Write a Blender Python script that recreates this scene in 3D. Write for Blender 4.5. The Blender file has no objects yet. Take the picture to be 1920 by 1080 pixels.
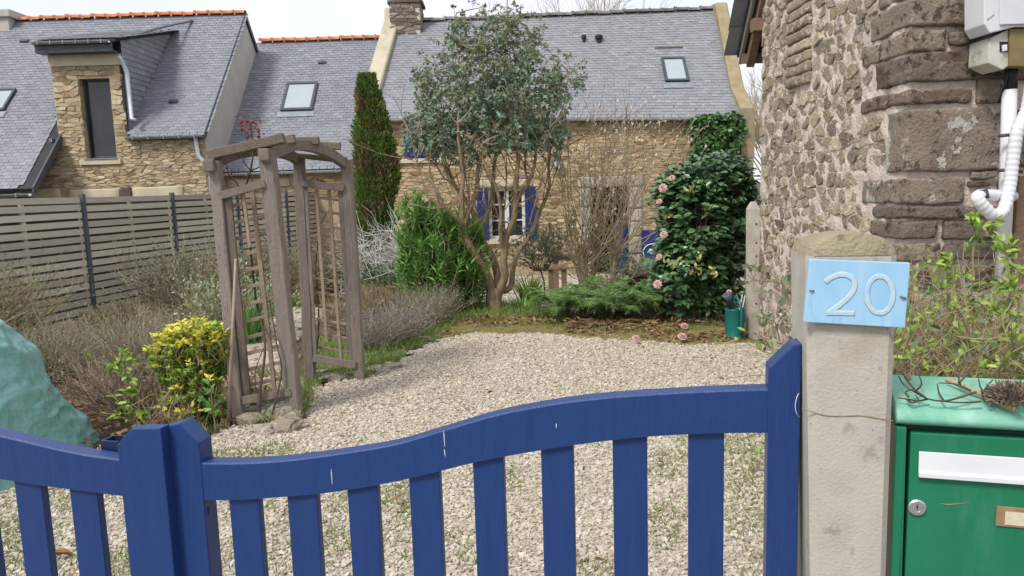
import bpy, bmesh, math, random
import numpy as np
from mathutils import Vector, Matrix, noise, kdtree

# ------------------------------------------------------------------ camera
scene = bpy.context.scene
COL = scene.collection
F = 1400.0
PITCH, ROLL, EYE = math.radians(7.6), math.radians(1.75), 1.65
fwd = Vector((0, math.cos(PITCH), -math.sin(PITCH)))
r0 = Vector((1, 0, 0)); u0 = r0.cross(fwd)
RIGHT = r0 * math.cos(ROLL) - u0 * math.sin(ROLL)
UP = r0 * math.sin(ROLL) + u0 * math.cos(ROLL)
CAMP = Vector((0, 0, EYE))
cam = bpy.data.cameras.new('camera')
cam.sensor_width = 36; cam.lens = 36 * F / 1920
cam.clip_start = 0.05; cam.clip_end = 2000
camo = bpy.data.objects.new('camera', cam); COL.objects.link(camo)
m = Matrix((RIGHT, UP, -fwd)).transposed().to_4x4(); m.translation = CAMP
camo.matrix_world = m
scene.camera = camo

# ------------------------------------------------------------------ sky, sun, exposure
SUN_EL, SUN_AZ = math.radians(50), math.radians(222)
w = bpy.data.worlds.new("World"); scene.world = w; w.use_nodes = True
nt = w.node_tree; nt.nodes.clear()
sky = nt.nodes.new('ShaderNodeTexSky'); sky.sky_type = 'NISHITA'; sky.sun_disc = False
sky.sun_elevation = SUN_EL; sky.sun_rotation = SUN_AZ
tc = nt.nodes.new('ShaderNodeTexCoord'); mp = nt.nodes.new('ShaderNodeMapping')
mp.inputs['Scale'].default_value = (1.2, 1.2, 3.0)
cl = nt.nodes.new('ShaderNodeTexNoise'); cl.inputs['Scale'].default_value = 2.2; cl.inputs['Detail'].default_value = 5
rp = nt.nodes.new('ShaderNodeValToRGB')
rp.color_ramp.elements[0].position = 0.35; rp.color_ramp.elements[0].color = (4.35, 4.5, 4.95, 1)
rp.color_ramp.elements[1].position = 0.65; rp.color_ramp.elements[1].color = (4.85, 4.95, 5.25, 1)
mx = nt.nodes.new('ShaderNodeMix'); mx.data_type = 'RGBA'; mx.inputs[0].default_value = 0.92
bg = nt.nodes.new('ShaderNodeBackground'); bg.inputs['Strength'].default_value = 0.1
ow = nt.nodes.new('ShaderNodeOutputWorld')
L = nt.links.new
L(tc.outputs['Generated'], mp.inputs[0]); L(mp.outputs[0], cl.inputs['Vector']); L(cl.outputs['Fac'], rp.inputs[0])
L(sky.outputs[0], mx.inputs[6]); L(rp.outputs[0], mx.inputs[7]); L(mx.outputs[2], bg.inputs[0]); L(bg.outputs[0], ow.inputs[0])
sl = bpy.data.lights.new('sun', 'SUN'); sl.energy = 1.5; sl.angle = math.radians(14); sl.color = (1, 0.96, 0.9)
so = bpy.data.objects.new('sun', sl); COL.objects.link(so)
sd = Vector((math.sin(SUN_AZ) * math.cos(SUN_EL), math.cos(SUN_AZ) * math.cos(SUN_EL), math.sin(SUN_EL)))
so.rotation_euler = sd.to_track_quat('Z', 'Y').to_euler(); so.location = (0, 0, 30)
vs = scene.view_settings
vs.view_transform = 'Standard'; vs.look = 'None'; vs.gamma = 1; vs.use_curve_mapping = False
vs.exposure = 1.12
scene.cycles.max_bounces = 6; scene.cycles.diffuse_bounces = 3; scene.cycles.glossy_bounces = 2
scene.cycles.transmission_bounces = 4; scene.cycles.transparent_max_bounces = 6

# ------------------------------------------------------------------ points from the survey of the photograph
def ray(px, py):
    return fwd + RIGHT * ((px - 960) / F) - UP * ((py - 540) / F)
def P(px, py, Y):                     # on the plane y = Y
    d = ray(px, py); return CAMP + d * (Y / d.y)
def PX(px, py, X):                    # on the plane x = X
    d = ray(px, py); return CAMP + d * (X / d.x)
def G(px, py, z=0.0):                 # on the ground
    d = ray(px, py); return CAMP + d * ((z - EYE) / d.z)
def PL(px, py, o, n):                 # on any plane
    d = ray(px, py); return CAMP + d * ((o - CAMP).dot(n) / d.dot(n))
def gz(x, y):                         # the plot falls gently towards the houses
    t = min(max((y - 9.5) / 5.0, 0), 1); return -0.34 * t * t * (3 - 2 * t)

# ------------------------------------------------------------------ materials
MATS = {}
def mat(name, cols, scale=6.0, rough=0.7, bump=0.0, bscale=40.0, palette=False, vary=0.25, spots=(), metal=0.0,
        spec=0.4, trans=0.0, stretch=None, coat=0.0, detail=6.0, hue=0.0):
    """cols: two+ colours mixed by noise, or picked per piece when palette; spots: (colour, scale, threshold, softness, amount)"""
    ma = bpy.data.materials.new(name); ma.use_nodes = True
    nt = ma.node_tree; N = nt.nodes.new; L = nt.links.new
    bs = nt.nodes['Principled BSDF']; out = nt.nodes['Material Output']
    geo = N('ShaderNodeNewGeometry'); oi = N('ShaderNodeObjectInfo'); at = N('ShaderNodeAttribute'); at.attribute_name = 'tint'
    add = N('ShaderNodeMath'); add.operation = 'ADD'; L(oi.outputs['Random'], add.inputs[0]); L(at.outputs['Fac'], add.inputs[1])
    fr = N('ShaderNodeMath'); fr.operation = 'FRACT'; L(add.outputs[0], fr.inputs[0])
    vec = geo.outputs['Position']
    # every piece reads its own bit of the grain
    off = N('ShaderNodeVectorMath'); off.operation = 'SCALE'; off.inputs[0].default_value = (37, 53, 71); L(fr.outputs[0], off.inputs['Scale'])
    va = N('ShaderNodeVectorMath'); va.operation = 'ADD'; L(vec, va.inputs[0])
    if palette: L(off.outputs[0], va.inputs[1])
    else: va.inputs[1].default_value = (0, 0, 0)
    vec = va.outputs[0]
    if stretch:
        mp = N('ShaderNodeMapping'); mp.inputs['Scale'].default_value = stretch; L(vec, mp.inputs[0]); vec = mp.outputs[0]
    nz = N('ShaderNodeTexNoise'); nz.inputs['Scale'].default_value = scale; nz.inputs['Detail'].default_value = detail; L(vec, nz.inputs['Vector'])
    rp = N('ShaderNodeValToRGB'); el = rp.color_ramp.elements
    n = len(cols)
    while len(el) < n: el.new(0.5)
    for i, c in enumerate(cols):
        el[i].position = (i / (n - 1)) if palette else 0.3 + 0.4 * i / (n - 1)
        el[i].color = (*c, 1)
    if palette:
        ma_ = N('ShaderNodeMath'); ma_.operation = 'MULTIPLY_ADD'; L(nz.outputs['Fac'], ma_.inputs[0]); ma_.inputs[1].default_value = 0.5; ma_.inputs[2].default_value = -0.25
        ad2 = N('ShaderNodeMath'); ad2.operation = 'ADD'; L(fr.outputs[0], ad2.inputs[0]); L(ma_.outputs[0], ad2.inputs[1])
        L(ad2.outputs[0], rp.inputs[0])
    else:
        L(nz.outputs['Fac'], rp.inputs[0])
    col = rp.outputs[0]
    for (c, s, th, so_, am) in spots:
        n2 = N('ShaderNodeTexNoise'); n2.inputs['Scale'].default_value = s; n2.inputs['Detail'].default_value = 8; n2.inputs['Roughness'].default_value = 0.65; L(vec, n2.inputs['Vector'])
        mr = N('ShaderNodeMapRange'); mr.inputs[1].default_value = th; mr.inputs[2].default_value = th + so_; mr.inputs[4].default_value = am; L(n2.outputs['Fac'], mr.inputs[0])
        mi = N('ShaderNodeMix'); mi.data_type = 'RGBA'; L(mr.outputs[0], mi.inputs[0]); L(col, mi.inputs[6]); mi.inputs[7].default_value = (*c, 1); col = mi.outputs[2]
    if vary:
        hs = N('ShaderNodeHueSaturation'); mr = N('ShaderNodeMapRange'); mr.inputs[3].default_value = 1 - vary; mr.inputs[4].default_value = 1 + vary
        wn = N('ShaderNodeTexWhiteNoise'); wn.noise_dimensions = '1D'; L(fr.outputs[0], wn.inputs['W']); L(wn.outputs['Value'], mr.inputs[0])
        L(mr.outputs[0], hs.inputs['Value']); L(col, hs.inputs['Color']); col = hs.outputs[0]
    L(col, bs.inputs['Base Color'])
    bs.inputs['Roughness'].default_value = rough; bs.inputs['Metallic'].default_value = metal; bs.inputs['Specular IOR Level'].default_value = spec
    bs.inputs['Coat Weight'].default_value = coat; bs.inputs['Coat Roughness'].default_value = .28 if coat < .5 else .03
    if bump:
        n3 = N('ShaderNodeTexNoise'); n3.inputs['Scale'].default_value = bscale; n3.inputs['Detail'].default_value = 8; n3.inputs['Roughness'].default_value = 0.6; L(vec, n3.inputs['Vector'])
        bp = N('ShaderNodeBump'); bp.inputs['Strength'].default_value = bump; bp.inputs['Distance'].default_value = 0.02; L(n3.outputs['Fac'], bp.inputs['Height']); L(bp.outputs[0], bs.inputs['Normal'])
    if trans:
        tr = N('ShaderNodeBsdfTranslucent'); L(col, tr.inputs[0]); ms = N('ShaderNodeMixShader'); ms.inputs[0].default_value = trans
        L(bs.outputs[0], ms.inputs[1]); L(tr.outputs[0], ms.inputs[2]); L(ms.outputs[0], out.inputs[0])
    MATS[name] = ma
    return ma

M_soil = mat('soil', [(.06, .042, .028), (.11, .08, .052)], 5, .95, .8, 30, vary=0, spots=[((.10, .12, .04), 1.3, .52, .1, .7)])
M_gravel = mat('gravel_bed', [(0.399, 0.352, 0.284), (0.493, 0.441, 0.362)], 70, .95, .6, 140, vary=0, spots=[((.27, .225, .16), 2.0, .58, .12, .5)])
M_pebble = mat('pebble', [(0.322, 0.269, 0.195), (0.459, 0.405, 0.322), (0.518, 0.464, 0.381), (0.411, 0.352, 0.269), (0.566, 0.518, 0.444), (0.479, 0.42, 0.332)], 60, .88, 0, palette=True, vary=.12)
M_lawn = mat('lawn_turf', [(0.099, 0.143, 0.0385), (0.176, 0.209, 0.066)], 4, .95, .6, 60, vary=0)
M_asphalt = mat('verge_gravel', [(.16, .15, .13), (.25, .23, .2)], 30, .95, .6, 80, vary=0)
M_blue = mat('blue_paint', [(0.0105, 0.0372, 0.145), (0.013, 0.0437, 0.166), (0.0113, 0.04, 0.154)], 5, .40, .22, 26, vary=0, coat=.12, stretch=(10, 10, 1), spots=[((.04, .075, .22), 16, .64, .06, .4), ((.011, .022, .07), 9, .66, .06, .5)])
M_dkblue = mat('dark_blue_paint', [(.012, .02, .07), (.018, .03, .09)], 5, .4, 0, vary=0)
M_shut = mat('shutter_blue', [(0.009, 0.0234, 0.126), (0.0126, 0.0306, 0.162)], 5, .45, .1, 20, vary=.1)
M_concrete = mat('concrete', [(0.356, 0.322, 0.27), (0.482, 0.448, 0.384), (0.419, 0.374, 0.343)], 5, .92, .22, 190, vary=0,
                 spots=[((.07, .06, .05), 75, .665, .03, .85), ((.25, .19, .10), 3.1, .58, .12, .5), ((.55, .52, .47), 2.6, .56, .1, .6), ((.22, .2, .17), 22, .60, .06, .5), ((.36, .30, .20), 1.7, .55, .12, .4)])
M_concretem = mat('mossy_concrete', [(0.297, 0.259, 0.17), (0.396, 0.346, 0.24)], 8, .95, .8, 70, vary=0, spots=[((.07, .06, .045), 12, .6, .06, .85), ((.3, .29, .12), 5, .55, .1, .5)])
M_plate = mat('plate_blue', [(.28, .52, .74), (.36, .58, .77)], 9, .5, 0, vary=0, stretch=(3, 1, .6), spots=[((.17, .36, .6), 9, .60, .08, .5), ((.48, .65, .78), 7, .57, .1, .6), ((.12, .18, .28), 70, .68, .03, .7)])
M_digit = mat('digit_cream', [(.43, .585, .68), (.50, .63, .69)], 30, .8, 0, vary=0, spots=[((.34, .54, .74), 60, .50, .14, .85)])
M_screw = mat('screw_steel', [(.12, .13, .16), (.2, .2, .22)], 50, .4, 0, vary=0, metal=.6)
M_mail = mat('mailbox_green', [(0.011, 0.155, 0.077), (0.016, 0.19, 0.098)], 3, .34, .08, 60, vary=0, stretch=(4, 4, 1), spots=[((.05, .25, .155), 6, .60, .12, .45), ((.01, .09, .05), 10, .62, .08, .45), ((.10, .15, .09), 60, .68, .04, .6), ((.13, .075, .03), 26, .685, .03, .7), ((.09, .24, .17), 2.2, .55, .15, .4)])
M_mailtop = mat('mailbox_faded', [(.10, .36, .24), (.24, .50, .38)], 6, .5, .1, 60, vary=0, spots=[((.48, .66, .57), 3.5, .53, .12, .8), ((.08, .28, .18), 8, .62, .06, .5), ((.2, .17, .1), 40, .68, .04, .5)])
M_recess = mat('mailbox_recess', [(.006, .05, .03), (.01, .07, .04)], 20, .6, 0, vary=0, spots=[((.12, .06, .025), 18, .55, .06, .9)])
M_white = mat('white_enamel', [(0.65, 0.659, 0.686), (0.722, 0.722, 0.74)], 5, .35, 0, vary=0)
M_whiteplastic = mat('white_plastic', [(0.614, 0.623, 0.651), (0.707, 0.716, 0.735)], 4, .4, 0, vary=0, spots=[((.48, .48, .46), 6, .6, .1, .6)])
M_metal = mat('lock_metal', [(.5, .5, .5), (.65, .65, .64)], 60, .3, 0, vary=0, metal=.8)
M_black = mat('black_rubber', [(.012, .012, .014), (.022, .022, .024)], 30, .6, 0, vary=0)
M_brass = mat('worn_label', [(.25, .17, .08), (.34, .25, .13)], 50, .6, .1, vary=0)
M_paper = mat('old_paper', [(.55, .48, .33), (.66, .6, .45)], 90, .8, 0, vary=0, spots=[((.32, .25, .15), 40, .55, .1, .8)])
M_meter = mat('mossy_plastic', [(.45, .44, .38), (.58, .57, .52)], 7, .6, .1, vary=0, spots=[((.14, .17, .05), 6, .55, .1, .8)])
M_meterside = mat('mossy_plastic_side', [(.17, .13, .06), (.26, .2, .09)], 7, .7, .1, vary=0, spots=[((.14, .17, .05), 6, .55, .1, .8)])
M_mortar = mat('lime_mortar', [(0.526, 0.442, 0.375), (0.672, 0.588, 0.51), (0.594, 0.498, 0.442)], 9, .95, 1.0, 60, vary=0, spots=[((.30, .24, .185), 16, .61, .06, .6), ((.66, .6, .53), 6, .58, .1, .5)])
M_rubble = mat('rubble_stone', [(0.21, 0.164, 0.117), (0.357, 0.292, 0.212), (0.273, 0.223, 0.159), (0.43, 0.36, 0.265), (0.231, 0.196, 0.154), (0.389, 0.297, 0.196)], 9, .92, 1.0, 50, palette=True, vary=.26,
               spots=[((.62, .55, .47), 13, .545, .06, .75), ((.06, .05, .04), 38, .56, .05, .7), ((.58, .52, .44), 40, .58, .05, .6)])
M_quoin = mat('quoin_stone', [(0.193, 0.151, 0.113), (0.282, 0.238, 0.177), (0.193, 0.159, 0.129), (0.148, 0.103, 0.0806)], 6, .9, 1.0, 48, palette=True, vary=.2,
              spots=[((.36, .31, .255), 17, .585, .05, .7), ((.035, .024, .02), 13, .55, .06, .8), ((.09, .045, .032), 3.0, .56, .1, .8), ((.25, .21, .11), 7, .62, .08, .5)])
M_quoinlichen = mat('lichened_quoin', [(0.187, 0.15, 0.114), (0.273, 0.226, 0.176)], 6, .92, 1.0, 48, vary=0,
              spots=[((.035, .026, .02), 16, .56, .05, .75), ((.30, .26, .2), 34, .58, .04, .7), ((.46, .45, .40), 4.2, .565, .012, .95), ((.40, .39, .33), 11, .63, .015, .8)])
M_lichen = mat('lichen', [(.40, .41, .37), (.52, .53, .48)], 30, .95, .8, 90, vary=0)
M_mortar2 = mat('sand_mortar', [(0.374, 0.28, 0.168), (0.506, 0.403, 0.264)], 8, .95, .8, 30, vary=0)
M_gold = mat('golden_stone', [(0.342, 0.254, 0.146), (0.475, 0.381, 0.235), (0.551, 0.47, 0.323), (0.399, 0.294, 0.167), (0.513, 0.44, 0.323), (0.266, 0.176, 0.105), (0.532, 0.445, 0.283)], 6, .92, .8, 50, palette=True, vary=.22,
             spots=[((.24, .13, .07), 9, .62, .06, .5)])
M_ochre = mat('ochre_stone', [(0.349, 0.251, 0.141), (0.455, 0.348, 0.207), (0.523, 0.423, 0.273), (0.397, 0.292, 0.163), (0.281, 0.191, 0.12)], 6, .92, .8, 50, palette=True, vary=.2)
M_dressed = mat('dressed_stone', [(.52, .45, .32), (.60, .53, .39)], 5, .9, .4, 50, vary=.12, spots=[((.38, .28, .16), 6, .6, .1, .5)])
M_darkstone = mat('dark_stone', [(.10, .07, .055), (.17, .12, .09)], 15, .9, .8, 40, vary=.2)
M_chimney = mat('chimney_stone', [(.14, .11, .085), (.22, .18, .14), (.30, .25, .19), (.17, .13, .1)], 8, .92, .8, 40, palette=True, vary=.25, spots=[((.55, .5, .44), 14, .62, .05, .8), ((.45, .36, .05), 3.5, .66, .04, .8)])
M_render = mat('grey_render', [(.42, .40, .36), (.50, .48, .43)], 2.5, .95, .3, 60, vary=0)
M_parapet = mat('parapet_render', [(.42, .37, .27), (.53, .475, .365)], 2.5, .95, .4, 50, vary=0, spots=[((.3, .25, .16), 3, .58, .1, .6)])
M_parapet2 = mat('parapet_lichen', [(.26, .21, .12), (.36, .30, .19)], 5, .95, .6, 50, vary=0, spots=[((.2, .17, .08), 8, .58, .1, .6)])
M_slate = mat('slate', [(0.18, 0.187, 0.214), (0.219, 0.227, 0.256), (0.199, 0.208, 0.235), (0.241, 0.249, 0.278), (0.185, 0.194, 0.222)], 4, .48, .25, 60, palette=True, vary=.10, spec=.5,
              spots=[((.20, .165, .165), .9, .58, .12, .6), ((.30, .295, .27), 5, .64, .06, .5)])
M_slate2 = mat('lichened_slate', [(0.208, 0.216, 0.235), (0.243, 0.252, 0.272), (0.225, 0.233, 0.251), (0.265, 0.271, 0.287), (0.212, 0.217, 0.235)], 4, .5, .25, 60, palette=True, vary=.10, spec=.5,
               spots=[((.20, .17, .165), 1.0, .60, .1, .6), ((.33, .32, .28), 6, .63, .06, .55)])
M_deck = mat('roof_underlay', [(.03, .03, .035), (.05, .05, .055)], 5, .9, 0, vary=0)
M_zinc = mat('zinc', [(.20, .23, .26), (.30, .33, .36)], 6, .45, 0, vary=0, metal=.25)
M_zincpale = mat('pale_zinc', [(.42, .46, .50), (.52, .56, .60)], 6, .45, 0, vary=0, metal=.2)
M_anthra = mat('anthracite', [(.045, .055, .07), (.065, .075, .09)], 6, .5, 0, vary=0)
M_terra = mat('terracotta', [(.50, .17, .075), (.62, .24, .11)], 8, .85, .3, 40, vary=.14, spots=[((.35, .16, .1), 9, .6, .08, .6)])
M_ridge = mat('grey_ridge', [(.15, .145, .14), (.24, .23, .21)], 8, .9, .4, 40, vary=.2, spots=[((.28, .26, .2), 8, .56, .08, .8)])
M_glass = mat('window_glass', [(.015, .018, .02), (.03, .035, .035)], 2, .04, 0, vary=0, spec=.6)
M_skyglass = mat('skylight_glass', [(.33, .38, .40), (.37, .42, .44)], 2, .03, 0, vary=0, spec=1.0, coat=1.0)
M_dark = mat('dark_interior', [(.012, .011, .010), (.02, .018, .016)], 2, .9, 0, vary=0)
M_frame = mat('white_frame', [(.6, .6, .6), (.7, .7, .7)], 6, .5, 0, vary=0)
M_fence = mat('weathered_plank', [(0.488, 0.435, 0.355), (0.604, 0.551, 0.461), (0.541, 0.488, 0.403), (0.456, 0.398, 0.318), (0.625, 0.572, 0.488)], 4, .9, .4, 40, palette=True, vary=.12, stretch=(1.5, 1.5, 14), spots=[((.27, .21, .15), 8, .63, .06, .6), ((.33, .31, .2), 2.5, .6, .1, .5)])
M_fenceback = mat('gap_shade_plank', [(.10, .08, .06), (.15, .12, .095)], 6, .9, .3, 40, palette=True, vary=.15)  # far-side slats coloured dark: the shade in the fence gaps is painted in
M_fpost = mat('steel_post', [(.06, .075, .09), (.085, .10, .115)], 6, .5, 0, vary=.1)
M_arbor = mat('arbor_timber', [(0.213, 0.17, 0.141), (0.32, 0.265, 0.223), (0.252, 0.205, 0.17), (0.359, 0.305, 0.262)], 7, .92, 1.0, 40, palette=True, vary=.12, stretch=(10, 10, .7), spots=[((.08, .055, .04), 9, .60, .04, .75), ((.46, .41, .37), 11, .58, .06, .5)])
M_lath = mat('lath_timber', [(0.231, 0.171, 0.116), (0.341, 0.27, 0.193), (0.275, 0.209, 0.149)], 8, .92, .6, 30, palette=True, vary=.2)
M_mossy = mat('mossy_timber', [(.19, .155, .115), (.28, .24, .185), (.22, .195, .13)], 6, .95, .9, 25, palette=True, vary=.14, stretch=(2, 9, 9), spots=[((.16, .17, .07), 6, .60, .08, .5), ((.38, .34, .29), 9, .58, .08, .6), ((.07, .055, .04), 12, .62, .05, .6)])
M_tarp = mat('tarpaulin', [(.13, .33, .30), (.17, .375, .35), (.24, .43, .42)], 1.3, .36, .5, 11, vary=0, spec=.55, spots=[((.33, .48, .49), 2.4, .57, .12, .5), ((.08, .24, .20), 4, .64, .1, .5)])
M_bark = mat('tan_bark', [(.20, .135, .08), (.32, .23, .14), (.40, .32, .22)], 12, .9, .9, 40, vary=0, stretch=(3, 3, .7), spots=[((.12, .075, .05), 7, .58, .08, .6), ((.46, .40, .31), 9, .62, .06, .6)])
M_bark2 = mat('dark_bark', [(.07, .05, .035), (.12, .085, .06)], 12, .95, .6, 40, vary=0)
M_bark3 = mat('grey_brown_bark', [(.30, .235, .14), (.42, .34, .215)], 12, .95, .3, 40, vary=0)
M_twig = mat('brown_twig', [(.20, .15, .11), (.30, .235, .175), (.25, .19, .14)], 10, .95, 0, palette=True, vary=.25)
M_heath = mat('heather_twig', [(0.264, 0.222, 0.158), (0.352, 0.317, 0.229), (0.303, 0.262, 0.184), (0.245, 0.217, 0.117)], 10, .95, 0, palette=True, vary=.25)
M_olive = mat('olive_twig', [(.20, .17, .085), (.29, .24, .13), (.33, .26, .16)], 10, .95, 0, palette=True, vary=.25)
M_pale = mat('lichen_twig', [(.46, .45, .42), (.58, .57, .54), (.52, .50, .46)], 10, .95, 0, palette=True, vary=.2)
M_grey = mat('grey_stem', [(.27, .235, .205), (.36, .32, .285), (.31, .265, .225)], 10, .95, 0, palette=True, vary=.2)
M_jamb = mat('grey_jamb', [(.33, .29, .235), (.42, .375, .31)], 5, .92, .5, 50, vary=.12, spots=[((.25, .19, .12), 6, .6, .1, .5)])
M_straw = mat('straw', [(.32, .25, .14), (.42, .34, .21), (.27, .21, .11)], 10, .95, 0, palette=True, vary=.25, trans=.2)
M_euca = mat('eucalyptus_leaf', [(0.131, 0.219, 0.143), (0.181, 0.293, 0.204), (0.291, 0.395, 0.297), (0.16, 0.249, 0.136), (0.225, 0.336, 0.247), (0.275, 0.322, 0.143)], 10, .45, 0, palette=True, vary=.25, trans=.22)
M_eucay = mat('young_eucalyptus_leaf', [(0.196, 0.247, 0.115), (0.276, 0.322, 0.161), (0.161, 0.218, 0.115), (0.322, 0.345, 0.196)], 10, .5, 0, palette=True, vary=.2, trans=.3)
M_ole = mat('oleander_leaf', [(0.0806, 0.202, 0.0403), (0.134, 0.295, 0.0605), (0.228, 0.416, 0.101), (0.108, 0.242, 0.0538)], 10, .42, 0, palette=True, vary=.25, trans=.28)
M_cam = mat('camellia_leaf', [(0.0636, 0.141, 0.0585), (0.0841, 0.178, 0.0683), (0.122, 0.228, 0.0894), (0.0747, 0.157, 0.065)], 10, .3, 0, palette=True, vary=.25, trans=.12, spec=.9)
M_camy = mat('yellowed_leaf', [(.30, .30, .07), (.40, .36, .12)], 10, .45, 0, palette=True, vary=.2, trans=.2)
M_fern = mat('fern_leaf', [(0.13, 0.249, 0.0654), (0.195, 0.337, 0.103), (0.293, 0.424, 0.159)], 10, .55, 0, palette=True, vary=.25, trans=.3)
M_choi = mat('yellow_leaf', [(.66, .61, .07), (.76, .71, .13), (.56, .55, .06)], 10, .45, 0, palette=True, vary=.12, trans=.3)
M_choig = mat('lime_leaf', [(0.161, 0.299, 0.0403), (0.276, 0.425, 0.069), (0.391, 0.506, 0.092), (0.092, 0.184, 0.0345)], 10, .42, 0, palette=True, vary=.25, trans=.25)
M_cyp = mat('cypress_leaf', [(0.0747, 0.132, 0.0253), (0.115, 0.19, 0.0368), (0.184, 0.259, 0.0517), (0.092, 0.155, 0.0345)], 10, .7, 0, palette=True, vary=.25, trans=.18)
M_cypb = mat('cypress_brown', [(.17, .105, .05), (.24, .16, .08)], 10, .8, 0, palette=True, vary=.25, trans=.1)
M_ivy = mat('ivy_leaf', [(0.03, 0.084, 0.0216), (0.06, 0.138, 0.036), (0.096, 0.192, 0.06)], 10, .4, 0, palette=True, vary=.3, trans=.12)
M_gg = mat('grey_green_leaf', [(0.132, 0.174, 0.096), (0.204, 0.246, 0.15), (0.156, 0.198, 0.108)], 10, .55, 0, palette=True, vary=.25, trans=.15)
M_dg = mat('dark_green_leaf', [(0.0625, 0.1, 0.05), (0.106, 0.15, 0.0813), (0.15, 0.194, 0.112)], 10, .5, 0, palette=True, vary=.25, trans=.12)
M_vari = mat('variegated_leaf', [(.38, .43, .28), (.50, .53, .41), (.17, .26, .10), (.28, .35, .17)], 10, .55, 0, palette=True, vary=.2, trans=.2)
M_sil = mat('silver_leaf', [(.26, .24, .20), (.34, .32, .27), (.21, .18, .15)], 10, .8, 0, palette=True, vary=.2, trans=.15)
M_rust = mat('heath_leaf', [(0.275, 0.214, 0.152), (0.363, 0.289, 0.209), (0.264, 0.237, 0.115), (0.319, 0.243, 0.188)], 10, .8, 0, palette=True, vary=.25, trans=.15)
M_grass = mat('grass_blade', [(0.115, 0.196, 0.0345), (0.184, 0.276, 0.0575), (0.253, 0.31, 0.103), (0.31, 0.287, 0.127)], 10, .6, 0, palette=True, vary=.25, trans=.3)
M_litter = mat('dead_leaf', [(.16, .085, .04), (.24, .14, .07), (.32, .21, .11), (.13, .07, .035)], 10, .8, 0, palette=True, vary=.3, trans=.1)
M_moss = mat('moss', [(.13, .13, .03), (.23, .22, .05), (.19, .14, .07)], 9, .98, 1.0, 70, vary=0, spots=[((.20, .125, .06), 7, .47, .1, .85), ((.30, .26, .19), 30, .58, .05, .6)])
M_pink = mat('pink_petal', [(.68, .38, .36), (.78, .54, .51), (.72, .44, .42)], 10, .6, 0, palette=True, vary=.1, trans=.25)
M_bud = mat('magnolia_bud', [(.60, .47, .41), (.76, .68, .62), (.46, .36, .26)], 10, .7, 0, palette=True, vary=.2, trans=.2)
M_redleaf = mat('red_leaf', [(.18, .03, .03), (.28, .06, .05)], 10, .6, 0, palette=True, vary=.2, trans=.15)
M_can = mat('can_green', [(.005, .115, .10), (.008, .14, .12)], 6, .38, 0, vary=0)
M_rose = mat('can_rose_blue', [(.03, .035, .07), (.16, .16, .22)], 12, .5, 0, vary=0)
M_rock = mat('garden_rock', [(.20, .165, .125), (.33, .285, .225), (.27, .24, .20)], 11, .95, 1.0, 45, palette=True, vary=.2, spots=[((.55, .51, .45), 7, .58, .06, .7), ((.22, .21, .06), 5, .60, .08, .6), ((.08, .065, .05), 16, .58, .06, .6)])
M_wood = mat('garden_wood', [(.16, .10, .065), (.24, .16, .11)], 8, .85, .4, 30, vary=.15, stretch=(2, 9, 9))
M_scroll = mat('white_scroll', [(.6, .6, .62), (.7, .7, .7)], 8, .6, 0, vary=0)
M_rusty = mat('curled_leaf_brown', [(.20, .08, .04), (.28, .13, .07)], 8, .8, .2, vary=0)

def crumple(ma, scales):
    nt = ma.node_tree; bs = nt.nodes['Principled BSDF']; bp = [n for n in nt.nodes if n.type == 'BUMP'][0]
    geo = nt.nodes.new('ShaderNodeNewGeometry'); nz = nt.nodes.new('ShaderNodeTexNoise'); nz.inputs['Scale'].default_value = 3; mxv = nt.nodes.new('ShaderNodeVectorMath'); mxv.operation = 'MULTIPLY_ADD'
    nt.links.new(geo.outputs['Position'], nz.inputs['Vector']); nt.links.new(nz.outputs['Color'], mxv.inputs[0]); mxv.inputs[1].default_value = (.25, .25, .25); nt.links.new(geo.outputs['Position'], mxv.inputs[2])
    prev = None
    for sc_, am in scales:
        vo = nt.nodes.new('ShaderNodeTexVoronoi'); vo.feature = 'F1'; vo.inputs['Scale'].default_value = sc_; nt.links.new(mxv.outputs[0], vo.inputs['Vector'])
        mu = nt.nodes.new('ShaderNodeMath'); mu.operation = 'MULTIPLY_ADD'; mu.inputs[1].default_value = am; nt.links.new(vo.outputs['Distance'], mu.inputs[0])
        if prev is None: mu.inputs[2].default_value = 0
        else: nt.links.new(prev, mu.inputs[2])
        prev = mu.outputs[0]
    nt.links.new(prev, bp.inputs['Height']); bp.inputs['Strength'].default_value = 1.0; bp.inputs['Distance'].default_value = .09
crumple(M_tarp, ((1.9, .6), (4.6, .34), (10, .13), (22, .045)))

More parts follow.
